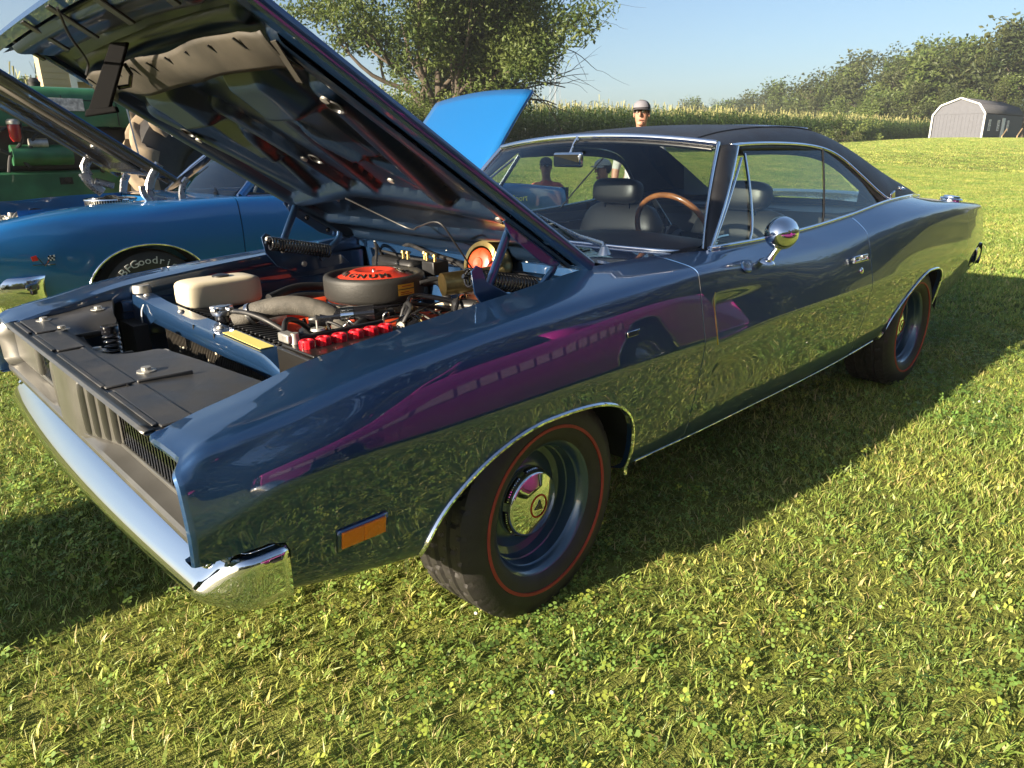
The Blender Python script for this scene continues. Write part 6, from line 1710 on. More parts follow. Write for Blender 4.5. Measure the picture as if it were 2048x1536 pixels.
for s_ in (0, 1): MB().tube([bq(f, s_, .01) for f in lin(0, 1, 8)], .018, 8).build('hood_edge', M['hoodblack'], bh)
MB().grid([[bq(f, s_, -.036) for s_ in (.10, .20)] for f in lin(.12, .80, 4)]).build('insulation_strip', M['sealrub'], bh, fix=False, solid=.004)
# silver hinge arms near and far
def arm(pts, y, r, name='hinge_arm'): MB().tube(spline([bl(a, b, y) for a, b in pts], 14), r, 8, flat=.55).build(name, M['steel'], blue)
arm([(308, 402), (300, 385), (302, 360), (318, 328)], 3.24, .030); arm([(366, 402), (364, 385), (368, 368), (375, 358)], 3.24, .026); arm([(300, 404), (288, 388), (284, 372)], 3.22, .022); arm([(300, 392), (330, 398), (350, 400)], 3.24, .018)
arm([(205, 385), (180, 365), (166, 345)], 4.55, .040); arm([(178, 352), (170, 335), (176, 318)], 4.55, .034); arm([(246, 385), (248, 365), (254, 348)], 4.55, .030); arm([(190, 362), (228, 372)], 4.5, .026)
MB().tube([bl(250, 205, 4.0), bl(284, 335, 3.3)], .006, 6).build('hood_prop', M['milky'], blue)
# engine bay of the blue coupe
for sy in (-1, 1): MB().grid([[(x, sy * .66, z) for x in lin(.25, 1.25, 6)] for z in (.96, .88, .87, .80, .55)]).build('inner_fender', M['azure'], blue, smooth=30, fix=False)
MB().grid([[(1.25, y, z) for y in lin(-.68, .68, 8)] for z in (.975, .6)]).build('firewall', M['azure'], blue, fix=False)
MB().box((.7, 0, .45), (1.2, 1.3, .04)).build('bay_dark_plate', M['dark'], blue)  # matching dark plate added under this engine bay
MB().box((1.16, .05, .90), (.06, .9, .06)).build('wiper_cowl', M['sealrub'], blue, bevel=.01)
acp = bl(222, 405, 3.85)
ab = part('air_cleaner', blue, acp)
MB().lathe([(.0001, .055), (.03, .052), (.05, .040), (.16, .036), (.178, .030), (.18, .022), (.172, .020)], (0, 0, 0), (0, 0, 1), 48).build('lid', M['chrome'], ab)
MB().lathe([(.165, .022), (.165, -.03)], (0, 0, 0), (0, 0, 1), 48).build('element', M['blacksat'], ab, fix=False)
fn = MB()
for k in range(60):
    a = k * 2 * math.pi / 60; fn.box((.169 * math.cos(a), .169 * math.sin(a), -.004), (.006, .005, .05), Matrix.Rotation(a, 3, 'Z'))
fn.build('element_mesh', M['steel'], ab)
MB().lathe([(.172, -.028), (.18, -.032), (.178, -.040), (.0001, -.042)], (0, 0, 0), (0, 0, 1), 48).build('base', M['chrome'], ab)
eg = MB(); eg.box((acp.x, acp.y, acp.z - .16), (.6, .5, .2)); eg.build('engine', M['blacksat'], blue, bevel=.02)
junk = MB()
for k in range(18):
    p = bl(random.uniform(-5, 75), random.uniform(428, 450), random.uniform(3.4, 4.0)); junk.cyl(p - Vector((0, 0, .08)), p + Vector((random.uniform(-.02, .02), 0, .01)), random.uniform(.012, .035), 10)
junk.build('accessory_drive', M['zinc'], blue)
for k in range(5):
    a = bl(random.uniform(0, 50), 445, 3.5); b = bl(random.uniform(60, 180), random.uniform(425, 440), 3.7); MB().tube(spline([a, a.lerp(b, .4) + Vector((0, 0, .06)), b], 10), .008, 6).build('hose', M[('milky', 'rubber', 'zinc', 'rubber', 'rubber')[k]], blue)
# crossed-flags badge on the fender and lettering bar
def bside(px, py): return Vector(pix(px, py, 1, 3.0 - .003)) - BL
def on_slab(px, py, off):
    p = pix(px, py, 1, 2.995) - BL; return Vector((p.x, -(slab_y(p.x, p.z) + off), p.z))
em = part('fender_badge', blue)
def strip(p0, p1, w0, w1, name, m, off=.004):
    a, b = on_slab(*p0, off), on_slab(*p1, off); d_ = (b - a).normalized(); n_ = Vector((0, -1, 0)); e_ = d_.cross(n_).normalized()
    MB().prism([a - e_ * w0, b - e_ * w1, b + e_ * w1, a + e_ * w0], (0, -.004, 0)).build(name, m, em)
strip((75, 515), (90, 532), .003, .003, 'flag_staff', M['chrome']); strip((103, 511), (91, 532), .0035, .003, 'flag_staff', M['chrome'])
strip((64, 519), (75, 516), .014, .016, 'red_flag', M['redemb'], .003); strip((66, 531), (111, 528), .003, .003, 'badge_bar', M['chrome'], .003)
for i in range(4):
    for j in range(3):
        strip((96 + i * 3.3, 513.5 + j * 3.4 - i * .5), (99.3 + i * 3.3, 513 + j * 3.4 - i * .5), .0062, .0062, 'flag_check', M['whiteletter'] if (i + j) % 2 else M['blackgloss'], .0035)
# script near the tail, seen through the navy car's glass
cshade('Gran Sport', .085, .003, M['chrome'], 'quarter_script', blue, frame((4.25, -(slab_y(4.25, .83) + .006), .83), (1, 0, 0), (0, 0, 1)), 1.1)
# raised trunk lid
lA, lB = bl(1065, 180, 3.08), bl(872, 207, 4.58); lC = Vector((3.95, lA.y, 1.0)); lD = Vector((3.95, lB.y, 1.0))
ln = (lA - lC).cross(lB - lC).normalized(); ln = ln if ln.x < 0 else -ln
td = part('trunk_lid', blue)
for nm, off, m_ in (('lid_skin', .0, M['azure']), ('lid_inner', -.022, M['azure'])):
    MB().grid([[lC.lerp(lA, f).lerp(lD.lerp(lB, f), s_) + ln * (off + .030 * math.sin(math.pi * s_) ** .6 + (.02 * math.sin(math.pi * f))) + (lA - lC).normalized() * (.04 * math.sin(math.pi * s_) * f) for s_ in lin(0, 1, 15)] for f in lin(0, 1, 12)]).build(nm, m_, td, solid=.008)
tb = MB(); tb.grid([[(x, y, .55) for y in (-.7, .7)] for x in (3.9, 5.05)]); tb.build('trunk_floor', M['dark'], blue, fix=False)

# ------------------------------------------------------------------ plum muscle car across the aisle: mirrored in the navy side
PL = Vector((.25, -3.90, 0))
plum = classic_car('hardtop', 'plum purple hardtop with dashed pale side stripe, mirrored in the navy doors', PL, M['purple'], ('RADIAL', 130, 12), lettside=1, rimm=M['steel'])
M['stripe'] = mat('pale pink stripe', (.72, .36, .56), rough=.4)
x = .12; k = 0
while x < 3.5:
    w_ = .26 - .055 * x if x < 3.4 else .06
    w_ = max(w_, .045)
    MB().grid([[(xx, slab_y(xx, z) + .003, z) for z in (.66, .70, .735)] for xx in (x, x + w_ * .5, x + w_)]).build('stripe_dash', M['stripe'], plum, fix=False)
    x += w_ + .03; k += 1
# ================================================================== green tractor behind the blue coupe
M['jdgreen'] = mat('faded tractor green', (.028, .13, .055), rough=.42, var=.25, vscale=5, rvar=.12, coat=.15)
M['jddark'] = mat('greasy engine iron', (.012, .013, .013), rough=.6, var=.5, vscale=12)
M['dustlug'] = mat('dusty tyre lug', (.24, .185, .125), rough=.85, var=.35, vscale=6)
M['worn'] = mat('worn name plate', (.55, .53, .50), rough=.5, var=.5, vscale=22, detail=8)
TY = 6.6
TL = Vector((1.9, 7.0, gz(2, 7)))
tr = thing('tractor', 'old green farm tractor with large lugged rear tyre behind the blue coupe', 'tractor', TL)
def tl_(px, py, y=TY): return pix(px, py, 1, y) - TL
zt, zb = tl_(120, 172).z, tl_(120, 252).z
x0, x1 = tl_(-260, 170).x, tl_(252, 185).x
ny = TY - TL.y
hd = MB()
hd.grid([[(x, ny + dy, z) for dy, z in ((0, zb), (0, zt - .10), (.015, zt - .05), (.06, zt - .015), (.14, zt), (.66, zt), (.74, zt - .015), (.785, zt - .05), (.80, zt - .10), (.80, zb))] for x in lin(x0, x1, 6)])
hd.build('hood', M['jdgreen'], tr, smooth=50)
MB().grid([[(x1, ny + dy, z) for dy in (0, .8)] for z in (zb - .3, zt - .06)]).build('hood_rear', M['jdgreen'], tr, fix=False)
for xs__ in (tl_(122, 200).x, tl_(230, 200).x): MB().box((xs__, ny - .002, (zt + zb) / 2 - .04), (.008, .006, (zt - zb) * .75)).build('panel_seam', M['jddark'], tr)
MB().box(((x0 + x1) / 2, ny - .003, zt - .13), (x1 - x0, .006, .008)).build('panel_seam', M['jddark'], tr)
a, b = tl_(88, 202), tl_(168, 216); MB().box(((a.x + b.x) / 2, ny - .006, (a.z + b.z) / 2), (abs(b.x - a.x), .008, .12)).build('name_plate', M['worn'], tr, bevel=.002)
a, b = tl_(-40, 196), tl_(16, 214); MB().box(((a.x + b.x) / 2, ny - .006, (a.z + b.z) / 2), (abs(b.x - a.x), .008, .12)).build('name_plate', M['worn'], tr, bevel=.002)
zl = tl_(100, 342).z
MB().box(((x0 + x1) / 2, ny + .35, (zb + zl) / 2), (x1 - x0 - .05, .40, zb - zl)).build('engine_block', M['jddark'], tr, bevel=.03)
MB().box(((x0 + x1) / 2 + .2, ny + .36, zl - .22), (x1 - x0 + .6, .52, .44)).build('frame_rail', M['jdgreen'], tr, bevel=.03)
a = tl_(28, 262); fb = part('fuel_bowl', tr, (a.x, ny - .02, a.z)); MB().lathe([(.05, .06), (.055, .03), (.05, -.06), (.03, -.10), (.0001, -.10)], (0, 0, 0), (0, 0, 1), 18).build('glass_bowl', mat('red fuel bowl', (.35, .02, .02), rough=.2), fb); MB().lathe([(.0001, .11), (.04, .11), (.06, .09), (.06, .06)], (0, 0, 0), (0, 0, 1), 18).build('bowl_top', M['zinc'], fb)
a = tl_(90, 310); MB().cyl((a.x - .28, ny + .05, a.z), (a.x + .25, ny + .05, a.z), .10, 20).build('starter_motor', M['jdgreen'], tr)
a = tl_(82, 287); MB().cyl((a.x - .10, ny + .02, a.z), (a.x + .06, ny + .02, a.z), .05, 16).build('solenoid', M['zinc'], tr)
for pts in ([(40, 245), (42, 285), (22, 310), (18, 345)], [(0, 262), (20, 255), (60, 262), (100, 270)], [(60, 300), (72, 270), (110, 262)], [(0, 300), (40, 318), (60, 335)]):
    MB().tube(spline([tl_(px, py, TY - .01) for px, py in pts], 14), .016, 8).build('fuel_line', M['jddark'], tr)
for (px, py) in ((60, 330), (140, 360), (180, 365), (210, 340), (120, 300), (150, 290)): 
    p = tl_(px, py); MB().lathe([(.0001, .02), (.025, .02), (.03, 0)], (p.x, ny + .08, p.z), (0, -1, 0), 8).build('bolt', M['jddark'], tr)
p = tl_(138, 362); MB().box((p.x, ny + .096, p.z), (.12, .01, .07)).build('frame_slot', M['dark'], tr)
# muffler stub and lamp on top
p = tl_(82, 162); MB().lathe([(.05, 0), (.06, .05), (.03, .09), (.0001, .09)], (p.x, ny + .3, zt), (0, 0, 1), 12).build('fuel_cap', M['jddark'], tr)
# rear tyres with bar lugs
def tractor_wheel(y, rad=.92, width=.46):
    w = part('rear_wheel', tr, (tl_(300, 300, y + TL.y).x + .62, y, rad + .02))
    MB().lathe([(.42, -width * .42), (.50, -width * .5), (.72, -width * .53), (.84, -width * .46), (.865, -width * .2), (.87, 0), (.865, width * .2), (.84, width * .46), (.72, width * .53), (.50, width * .5), (.42, width * .42)], (0, 0, 0), (0, 1, 0), 64).build('tyre', M['tyre'], w, smooth=40)
    MB().lathe([(.42, -.14), (.38, -.12), (.34, -.05), (.12, -.10), (.0001, -.10)], (0, 0, 0), (0, 1, 0), 40).build('rim', M['jddark'], w)
    n = 15
    for k in range(n):
        for sd in (-1, 1):
            a0 = 2 * math.pi * (k + (.5 if sd > 0 else 0)) / n; rows = []
            for f in lin(0, 1, 7):
                yy = sd * (-.01 + (width * .56) * f); a = a0 + .30 * f; hgt = .07 * (1 if f < .85 else .8); base = .868 - .05 * f ** 3
                hwid = .040 + .030 * f
                ring_ = []
                for (da, hh) in ((-hwid * 1.35, -.02), (-hwid, hgt * .8), (-hwid * .6, hgt), (hwid * .6, hgt), (hwid, hgt * .8), (hwid * 1.35, -.02)):
                    ring_.append(((base + hh) * math.cos(a + da), yy, (base + hh) * math.sin(a + da)))
                rows.append(ring_)
            for (dr, dy, hs) in ((.07, .035, .9), (.15, .042, .45)):
                rows.append([(rr_[0] * (1 - dr * (1.0)), rr_[1] + sd * dy, rr_[2] * (1 - dr * (1.0))) for rr_ in ring_])
            mb = MB(); mb.grid(rows); mb.add(rows[-1], [(0, 1, 2, 3, 4, 5)]); mb.add(rows[0], [(5, 4, 3, 2, 1, 0)])
            mb.build('lug', M['dustlug'], w, smooth=50)
    return w
w1 = tractor_wheel(-.85); w2 = copy_tree(w1, tr); w2.location.y = .75
MB().box((w1.location.x, 0, .95), (.5, 1.2, .4)).build('rear_axle', M['jdgreen'], tr, bevel=.06)
for sy in (-.85, .75): MB().grid([[(w1.location.x + 1.05 * math.cos(a), sy + dy, .95 + 1.05 * math.sin(a)) for dy in (-.28, .28)] for a in lin(R(20), R(120), 10)]).build('mudguard', M['jdgreen'], tr, solid=.01)
MB().tube([(w1.location.x - .8, 0, zt - .1), (w1.location.x - .55, 0, zt + .25)], .03).build('steering_column', M['jddark'], tr)
MB().box((w1.location.x, 0, 1.35), (.5, .5, .12)).build('seat', M['jddark'], tr, bevel=.04)
for sy in (-.5, .7):
    fwx = part('front_wheel', tr, (x0 + .4, sy, .42)); MB().lathe([(.2, -.08), (.3, -.11), (.40, -.08), (.42, 0), (.40, .08), (.3, .11), (.2, .08), (.0001, .05)], (0, 0, 0), (0, 1, 0), 32).build('tyre', M['tyre'], fwx, smooth=50)

# ================================================================== farmhouse behind the tractor
M['cream'] = mat('cream lap siding', (.40, .33, .20), rough=.6, var=.06, vscale=2)
M['roofred'] = mat('maroon shingles', (.14, .035, .03), rough=.8, var=.25, vscale=6)
HY = 19.0
pa, pb = pix(86, 165, 1, HY), pix(160, 120, 1, HY)
hs = thing('farmhouse', 'cream sided farmhouse corner with maroon shingled roof behind the tractor', 'house', (pa.x, HY, gz(pa.x, HY)))
hz0 = gz(pa.x, HY); eave = pix(160, 152, 1, HY).z - hz0; top = pix(86, 96, 1, HY).z - hz0
MB().box((.32, .2, top / 2), (.64, .4, top)).build('wall', M['cream'], hs)
MB().box((2.6, 2.0, eave / 2), (4.0, 3.0, eave)).build('wing_wall', M['cream'], hs)
for k in range(int(top / .14)):
    MB().box((.32, -.006, .07 + k * .14), (.65, .012, .012)).build('siding_board', M['cream'], hs)
MB().grid([[(.60, .3, eave), (4.8, .3, eave)], [(.60, 1.6, eave + .75), (4.8, 1.6, eave + .75)], [(.60, 3.6, eave + .05), (4.8, 3.6, eave + .05)]]).build('roof', M['roofred'], hs, solid=.08)
MB().box((2.7, .27, eave - .03), (4.3, .06, .16)).build('fascia', M['white'], hs)
MB().box((.66, -.012, top / 2), (.14, .05, top)).build('corner_board', M['white'], hs)
MB().grid([[(-.05, -.12, top), (.8, -.12, top)], [(-.05, .2, top + .3), (.8, .2, top + .3)], [(-.05, .5, top), (.8, .5, top)]]).build('main_roof', M['roofred'], hs, solid=.08)

# ================================================================== grey shed with porch on the rise
M['shed_sunlit'] = mat('grey siding sunlit tone', (.085, .088, .105), rough=.7, var=.06, vscale=3)  # lighter copy of the grey siding for the sunlit gable
M['shed_shaded'] = mat('grey siding shaded tone', (.06, .063, .075), rough=.7, var=.08, vscale=3)  # darker copy of the same siding for walls turned from the sun
M['shingle'] = mat('charcoal shingles', (.06, .06, .065), rough=.85, var=.2, vscale=5)
M['timber'] = mat('treated timber', (.34, .24, .13), rough=.75, var=.2, vscale=3)
SX = 76.0
pL, pR, pT = pix(1859, 279, 0, SX), pix(1962, 281, 0, SX), pix(1916, 197, 0, SX)
sy0, sy1 = pR.y, pL.y; sz = min(pL.z, pR.z)
shed = thing('shed', 'grey gambrel-roofed shed with white trim and a timber porch on the rise', 'shed', (SX, sy0, sz))
W_ = sy1 - sy0; Ht = pT.z - sz; LN = 13.0
prof_ = [(0, 0), (0, Ht * .62), (W_ * .13, Ht * .84), (W_ * .5, Ht), (W_ * .87, Ht * .84), (W_, Ht * .62), (W_, 0)]
MB().prism([(0, y, z) for y, z in prof_], (.10, 0, 0)).build('gable_wall', M['shed_sunlit'], shed)
MB().box((LN / 2, .05, Ht * .31), (LN, .10, Ht * .62)).build('side_wall', M['shed_shaded'], shed)
MB().box((LN / 2, W_ - .05, Ht * .31), (LN, .10, Ht * .62)).build('side_wall', M['shed_shaded'], shed)
MB().prism([(LN, y, z) for y, z in prof_], (-.1, 0, 0)).build('gable_wall', M['shed_shaded'], shed)
for (a, b) in zip(prof_[1:5], prof_[2:6]):
    MB().grid([[(-.15, a[0], a[1] + .06), (LN + .15, a[0], a[1] + .06)], [(-.15, b[0], b[1] + .06), (LN + .15, b[0], b[1] + .06)]]).build('roof_slope', M['shingle'], shed, solid=.06, fix=False)
tw = MB()
for (a, b) in zip(prof_[:-1], prof_[1:]): MB().tube([(-.17, a[0], a[1] + .02), (-.17, b[0], b[1] + .02)], .07, 4).build('white_trim', M['white'], shed)
for k in range(1, 14): MB().box((-.012, W_ * k / 14, Ht * .31), (.02, .03, Ht * .62)).build('batten', M['shed_sunlit'], shed)
MB().box((-.02, W_ / 2, Ht * .64), (.03, W_, .05)).build('gable_band', M['shed_sunlit'], shed)
MB().box((LN / 2, -.01, -.05), (LN + .2, .1, .3)).build('skirting', M['timber'], shed); MB().box((-.01, W_ / 2, -.05), (.1, W_, .3)).build('skirting', M['timber'], shed)
for xx in (1.6, 4.4, 7.6):
    wn = part('window', shed, (xx, -.03, Ht * .36)); MB().box((0, 0, 0), (.55, .06, .95)).build('frame', M['white'], wn)
    MB().box((0, -.035, .22), (.42, .01, .38)).build('pane', M['blackgloss'], wn); MB().box((0, -.035, -.22), (.42, .01, .38)).build('pane', M['blackgloss'], wn)
MB().box((6.0, -.03, Ht * .28), (.9, .06, 1.9)).build('door', M['white'], shed)
pc = part('porch', shed)
MB().box((7.2, -1.1, .10), (3.4, 2.1, .10)).build('deck', M['timber'], pc)
for k in range(4): MB().box((5.3 - .27 * k, -1.1, .02 - .16 * k + .0), (.28, 1.2, .05)).build('step', M['timber'], pc)
for xx in lin(5.6, 8.8, 4): MB().box((xx, -2.1, .55), (.09, .09, 1.1)).build('post', M['timber'], pc)
for zz in (1.05, .3): MB().box((7.2, -2.1, zz), (3.3, .06, .07)).build('rail', M['timber'], pc)
for k in range(22): MB().box((5.75 + .14 * k, -2.1, .66), (.04, .04, .75)).build('baluster', M['timber'], pc)
for sd in (-.5, -1.7): MB().tube([(5.6, sd, 1.0), (4.3, sd, .35)], .05, 4).build('stair_rail', M['timber'], pc); MB().box((4.35, sd, .05), (.08, .08, .7)).build('post', M['timber'], pc)

# ================================================================== lattice mast far behind the tree
M['galv'] = mat('galvanised lattice', (.45, .46, .47), rough=.5, metal=.3)
p = pix(1110, 200, 1, 190.0); mz = gz(p.x, 190); topz = pix(1112, 60, 1, 190.0).z + 4
mast = thing('lattice_mast', 'pale lattice utility mast far beyond the corn, right of the tree', 'mast', (p.x, 190, mz))
Hm = topz - mz
for sx in (-1, 1):
    for sy in (-1, 1): MB().tube([(sx * 1.6, sy * 1.6, 0), (sx * .9, sy * .9, Hm)], .09, 4).build('leg', M['galv'], mast)
for k in range(12):
    f0, f1 = k / 12, (k + 1) / 12; a, b = 1.6 - .7 * f0, 1.6 - .7 * f1
    for sy in (-1, 1):
        MB().tube([(-a, sy * a, Hm * f0), (b, sy * b, Hm * f1)], .045, 3).build('brace', M['galv'], mast); MB().tube([(a, sy * a, Hm * f0), (-b, sy * b, Hm * f1)], .045, 3).build('brace', M['galv'], mast)

# ================================================================== people
M['skin'] = mat('skin', (.40, .20, .135), rough=.5, var=.06, vscale=12)
def person(name, label, J, mats, loc, rz, seat=False, cap=None, hair=(.03, .02, .015), glasses=True):
    """J: joint -> (x, y, z, radius); faces +x in its own frame"""
    bones = [('pelvis', 'belly'), ('belly', 'chest'), ('chest', 'neckb'), ('neckb', 'neck'), ('neck', 'jaw'), ('jaw', 'skull'), ('skull', 'crown')]
    for s_ in 'lr': bones += [('chest', 'sh' + s_), ('sh' + s_, 'el' + s_), ('el' + s_, 'wr' + s_), ('wr' + s_, 'pm' + s_), ('pelvis', 'hip' + s_), ('hip' + s_, 'kn' + s_), ('kn' + s_, 'an' + s_), ('an' + s_, 'toe' + s_)]
    full = dict(J)
    for k, v in J.items():
        if k.endswith('#'): full[k[:-1] + 'l'] = v; full[k[:-1] + 'r'] = (v[0], -v[1], v[2], v[3]); del full[k]
    ks = list(full); ix = {k: i for i, k in enumerate(ks)}
    me = bpy.data.meshes.new(name + ' body'); me.from_pydata([full[k][:3] for k in ks], [(ix[a], ix[b]) for a, b in bones], [])
    o = bpy.data.objects.new('tmp', me); COL.objects.link(o)
    o.modifiers.new('s', 'SKIN')
    for i, k in enumerate(ks):
        rr = full[k][3]; sv = me.skin_vertices[0].data[i]; sv.radius = (rr, rr * (1.0 if k not in ('chest', 'belly', 'pelvis', 'neckb') else .72)); sv.use_root = (k == 'pelvis')
    sb = o.modifiers.new('d', 'SUBSURF'); sb.levels = 2
    dg = bpy.context.evaluated_depsgraph_get(); nm = bpy.data.meshes.new_from_object(o.evaluated_get(dg)); bpy.data.objects.remove(o)
    for m in mats: nm.materials.append(m)
    cz = full['neckb'][2]; wl, wr_ = Vector(full['wrl'][:3]), Vector(full['elr'][:3])
    for p_ in nm.polygons:
        c = p_.center; m_ = 1
        if c.z > cz + .02: m_ = 0
        else:
            for s_ in 'lr':
                e_, w_ = Vector(full['el' + s_][:3]), Vector(full['wr' + s_][:3])
                d, t = (c - e_).length, (c - w_).length
                if t < (e_ - w_).length * .98 and d < (e_ - w_).length * 1.3 and abs(c.y) > .15: m_ = 0
                h_, k_, a_ = Vector(full['hip' + s_][:3]), Vector(full['kn' + s_][:3]), Vector(full['an' + s_][:3])
            if m_ == 1 and (c.z < full['pelvis'][2] + .06 if not seat else (c.z < full['pelvis'][2] + .08 and (c.x > .02 or c.z < full['pelvis'][2] - .02))): m_ = 2
            if c.z < .09: m_ = 3
        p_.material_index = m_; p_.use_smooth = True
    root = thing(name, label, 'person', loc, rz)
    b = bpy.data.objects.new('body', nm); COL.objects.link(b); b.parent = root
    hx, hy, hz = full['skull'][:3]
    # face
    MB().grid(softbox((hx + .092, 0, hz - .012), (.040, .026, .050), .8, 14, 9), wrap=True).build('nose', mats[0], root)
    MB().grid(softbox((hx + .060, 0, hz - .098), (.060, .070, .045), .8, 14, 9), wrap=True).build('chin', mats[0], root)
    for s_ in (-1, 1):
        MB().grid(softbox((hx + .0, s_ * .080, hz - .01), (.028, .016, .058), .8, 12, 7), wrap=True).build('ear', mats[0], root)
        MB().lathe([(.0001, .004), (.010, .002), (.013, -.004)], (hx + .088, s_ * .032, hz + .020), (1, s_ * .25, 0), 10).build('eye', M['white'], root)
        MB().lathe([(.0001, .006), (.006, .005)], (hx + .089, s_ * .033, hz + .020), (1, s_ * .25, 0), 8).build('pupil', M['blackgloss'], root, fix=False)
    MB().tube([(hx + .082, -.022, hz - .062), (hx + .090, 0, hz - .060), (hx + .082, .022, hz - .062)], .005, 6).build('mouth', mat('lips', (.38, .14, .11), rough=.5), root)
    if glasses:
        for s_ in (-1, 1):
            MB().tube([(hx + .100, s_ * .033 + .022 * math.cos(a), hz + .018 + .017 * math.sin(a)) for a in lin(0, 6.2832, 17)], .0025, 5, cap=False).build('glasses_rim', M['blacksat'], root); MB().tube([(hx + .096, s_ * .055, hz + .022), (hx, s_ * .085, hz + .020)], .0022, 5).build('glasses_arm', M['blacksat'], root)
    hm = mat('hair', hair, rough=.7)
    rows = [[(hx - .012 + .098 * math.cos(b_) * math.cos(a), .082 * math.cos(b_) * math.sin(a), hz + .028 + .094 * math.sin(b_)) for a in lin(R(75), R(285), 15)] for b_ in lin(R(-50), R(85), 8)]
    MB().grid(rows).build('hair', hm, root, solid=.01)
    if cap:
        cm, pm_, bm_ = cap
        cb_ = part('cap', root)
        rows = [[(hx + .004 + .108 * math.cos(b_) * math.cos(a), .091 * math.cos(b_) * math.sin(a), hz + .052 + .082 * math.sin(b_)) for a in lin(0, 2 * math.pi, 25)] for b_ in lin(0, R(89), 8)]
        MB().grid(rows).build('crown', cm, cb_)
        rows = [[(hx + .006 + .110 * math.cos(b_) * math.cos(a), .092 * math.cos(b_) * math.sin(a), hz + .053 + .083 * math.sin(b_)) for a in lin(R(-58), R(58), 13)] for b_ in lin(R(2), R(58), 6)]
        MB().grid(rows).build('front_panel', pm_, cb_)
        rows = [[(hx + .09 * math.cos(a) + f * .075 * math.cos(a) ** .5, (.088 + f * .004) * math.sin(a), hz + .056 - .020 * f - .012 * (math.sin(a) ** 2)) for a in lin(R(-80), R(80), 17)] for f in (0, .5, 1)]
        MB().grid(rows).build('brim', bm_, cb_, solid=.004)
    # hands: palm continues the arm; fingers
    for s_ in 'lr':
        p0 = Vector(full['pm' + s_][:3]); d_ = (p0 - Vector(full['wr' + s_][:3])).normalized(); sd = d_.cross(Vector((1, 0, 0)) if abs(d_.x) < .8 else Vector((0, 1, 0))).normalized()
        e2 = d_.cross(sd)
        for k in range(4):
            o_ = p0 + sd * (k - 1.5) * .019; MB().tube([o_, o_ + d_ * .035 + e2 * .004, o_ + d_ * (.06 + .008 * (k in (1, 2))) + e2 * .018], [.009, .0085, .007], 6).build('finger', mats[0], root)
        o_ = p0 - sd * .036 - d_ * .02; MB().tube([o_, o_ - sd * .018 + d_ * .025, o_ - sd * .016 + d_ * .052], [.011, .010, .008], 6).build('thumb', mats[0], root)
    return root
STAND = {'pelvis': (0, 0, .96, .15), 'belly': (.02, 0, 1.12, .155), 'chest': (0, 0, 1.32, .165), 'neckb': (-.01, 0, 1.47, .085), 'neck': (-.012, 0, 1.535, .052), 'jaw': (.018, 0, 1.60, .060), 'skull': (.010, 0, 1.69, .086), 'crown': (.0, 0, 1.735, .070),
         'sh#': (0, .19, 1.42, .068), 'el#': (-.03, .27, 1.13, .046), 'wr#': (.06, .27, .89, .032), 'pm#': (.085, .265, .82, .036), 'hip#': (0, .10, .90, .105), 'kn#': (.02, .11, .50, .064), 'an#': (-.02, .12, .09, .045), 'toe#': (.13, .14, .045, .042)}
SIT = {'pelvis': (0, 0, .50, .155), 'belly': (-.03, 0, .66, .16), 'chest': (-.06, 0, .86, .165), 'neckb': (-.05, 0, 1.01, .085), 'neck': (-.03, 0, 1.07, .060), 'jaw': (.0, 0, 1.13, .066), 'skull': (-.005, 0, 1.215, .086), 'crown': (-.015, 0, 1.26, .070),
       'sh#': (-.05, .19, .96, .068), 'el#': (.03, .28, .72, .046), 'wr#': (.26, .24, .66, .032), 'pm#': (.33, .23, .66, .036), 'hip#': (.05, .10, .47, .105), 'kn#': (.46, .13, .50, .064), 'an#': (.50, .13, .09, .045), 'toe#': (.64, .15, .045, .042)}
jeans = mat('blue jeans', (.05, .07, .12), rough=.8, var=.15, vscale=30); shoe = mat('shoe', (.04, .035, .03), rough=.6)
tee = mat('light grey tee shirt', (.45, .44, .44), rough=.85); redt = mat('coral tee shirt', (.60, .13, .10), rough=.85); navyt = mat('dark tee shirt', (.03, .035, .05), rough=.85)
capg = mat('grey cap', (.17, .165, .19), rough=.8); capd = mat('dark cap mesh', (.06, .055, .06), rough=.85); capb = mat('dark brim', (.05, .045, .05), rough=.8); capw = mat('white cap', (.6, .6, .6), rough=.8)
ph = pix(1285, 198, 1, 2.55)
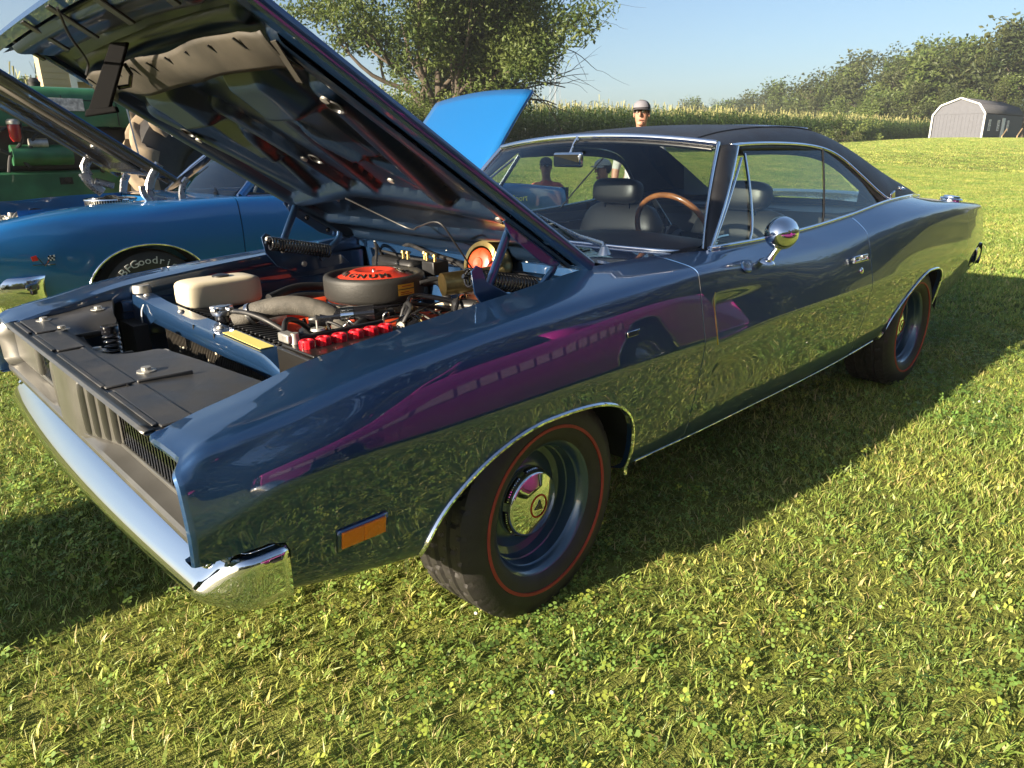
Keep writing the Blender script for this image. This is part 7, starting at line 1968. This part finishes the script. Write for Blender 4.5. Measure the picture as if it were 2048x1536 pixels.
# height from the sight line at his distance
pl_ = Vector((ph.x, 2.55, gz(ph.x, 2.55)))
sc_ = (ph.z - pl_.z) / 1.832
p1 = person('person', 'standing onlooker in grey cap and glasses behind the black vinyl roof', STAND, [M['skin'], tee, jeans, shoe], pl_, R(205), cap=(capd, capg, capb)); p1.scale = (sc_,) * 3
def camp_chair(loc, rz, label, fabm, group=None):
    c = thing('folding_chair', label, 'chair', loc, rz, group)
    for s_ in (-1, 1):
        MB().tube([(.27, s_ * .27, 0), (-.25, s_ * .27, .44), (-.34, s_ * .27, .92)], .012, 8).build('back_leg', M['blacksat'], c); MB().tube([(-.27, s_ * .27, 0), (.25, s_ * .27, .44), (.25, s_ * .27, .62)], .012, 8).build('front_leg', M['blacksat'], c)
        MB().box((.0, s_ * .27, .63), (.50, .06, .02)).build('armrest', fabm, c, bevel=.005)
    MB().grid([[(.25 - .5 * f, .26 * s_, .44 - .05 * math.sin(math.pi * (s_ + 1) / 2)) for s_ in lin(-1, 1, 7)] for f in lin(0, 1, 5)]).build('seat', fabm, c, solid=.006)
    MB().grid([[(-.25 - .09 * f - .02 * math.sin(math.pi * (s_ + 1) / 2), .26 * s_, .44 + .48 * f) for s_ in lin(-1, 1, 7)] for f in lin(0, 1, 5)]).build('backrest', fabm, c, solid=.006)
    return c
chb = mat('black chair canvas', (.02, .02, .022), rough=.8); chr_ = mat('red chair canvas', (.30, .03, .03), rough=.8)
for (px, py, yy, mats_, cap_, lab, clab, chm, rot) in (
        (1092, 312, 4.3, [M['skin'], redt, jeans, shoe], (capd, capd, capb), 'seated onlooker in coral shirt and dark cap behind the blue coupe', 'black folding chair under the onlooker in the coral shirt', chb, 215),
        (1206, 315, 3.2, [M['skin'], navyt, jeans, shoe], (capw, capw, capw), 'seated onlooker in dark shirt and white cap behind the navy car', 'red folding chair under the onlooker in the white cap', chr_, 150)):
    q = pix(px, py, 1, yy); loc = Vector((q.x, yy, gz(q.x, yy)))
    s_ = (q.z - loc.z) / 1.36
    p2 = person('person', lab, SIT, mats_, loc, R(rot), seat=True, cap=cap_); p2.scale = (s_,) * 3
    camp_chair(loc + Vector((0, 0, 0)), R(rot), clab, chm).scale = (s_,) * 3
# made-up chair added out of frame, only to cast the shadow before the car
camp_chair((-2.4, .62, 0), R(175), 'olive folding chair added out of frame to cast the shadow ahead of the bumper', mat('olive chair canvas', (.07, .08, .03), rough=.85)).scale = (1.25, 1.45, 1.25)

# ================================================================== summer haze in the far air
hz_m = bpy.data.materials.new('summer haze'); hz_m.use_nodes = True
_n = hz_m.node_tree; _n.nodes.clear()
_o = _n.nodes.new('ShaderNodeOutputMaterial'); _v = _n.nodes.new('ShaderNodeVolumePrincipled')
_v.inputs['Color'].default_value = (.88, .93, 1.0, 1); _v.inputs['Density'].default_value = .0007; _v.inputs['Anisotropy'].default_value = .2
_n.links.new(_v.outputs[0], _o.inputs['Volume'])
MB().box((100, 60, 14), (420, 420, 34)).build('haze', hz_m, kind='stuff', label='thin summer haze over the far trees and corn')
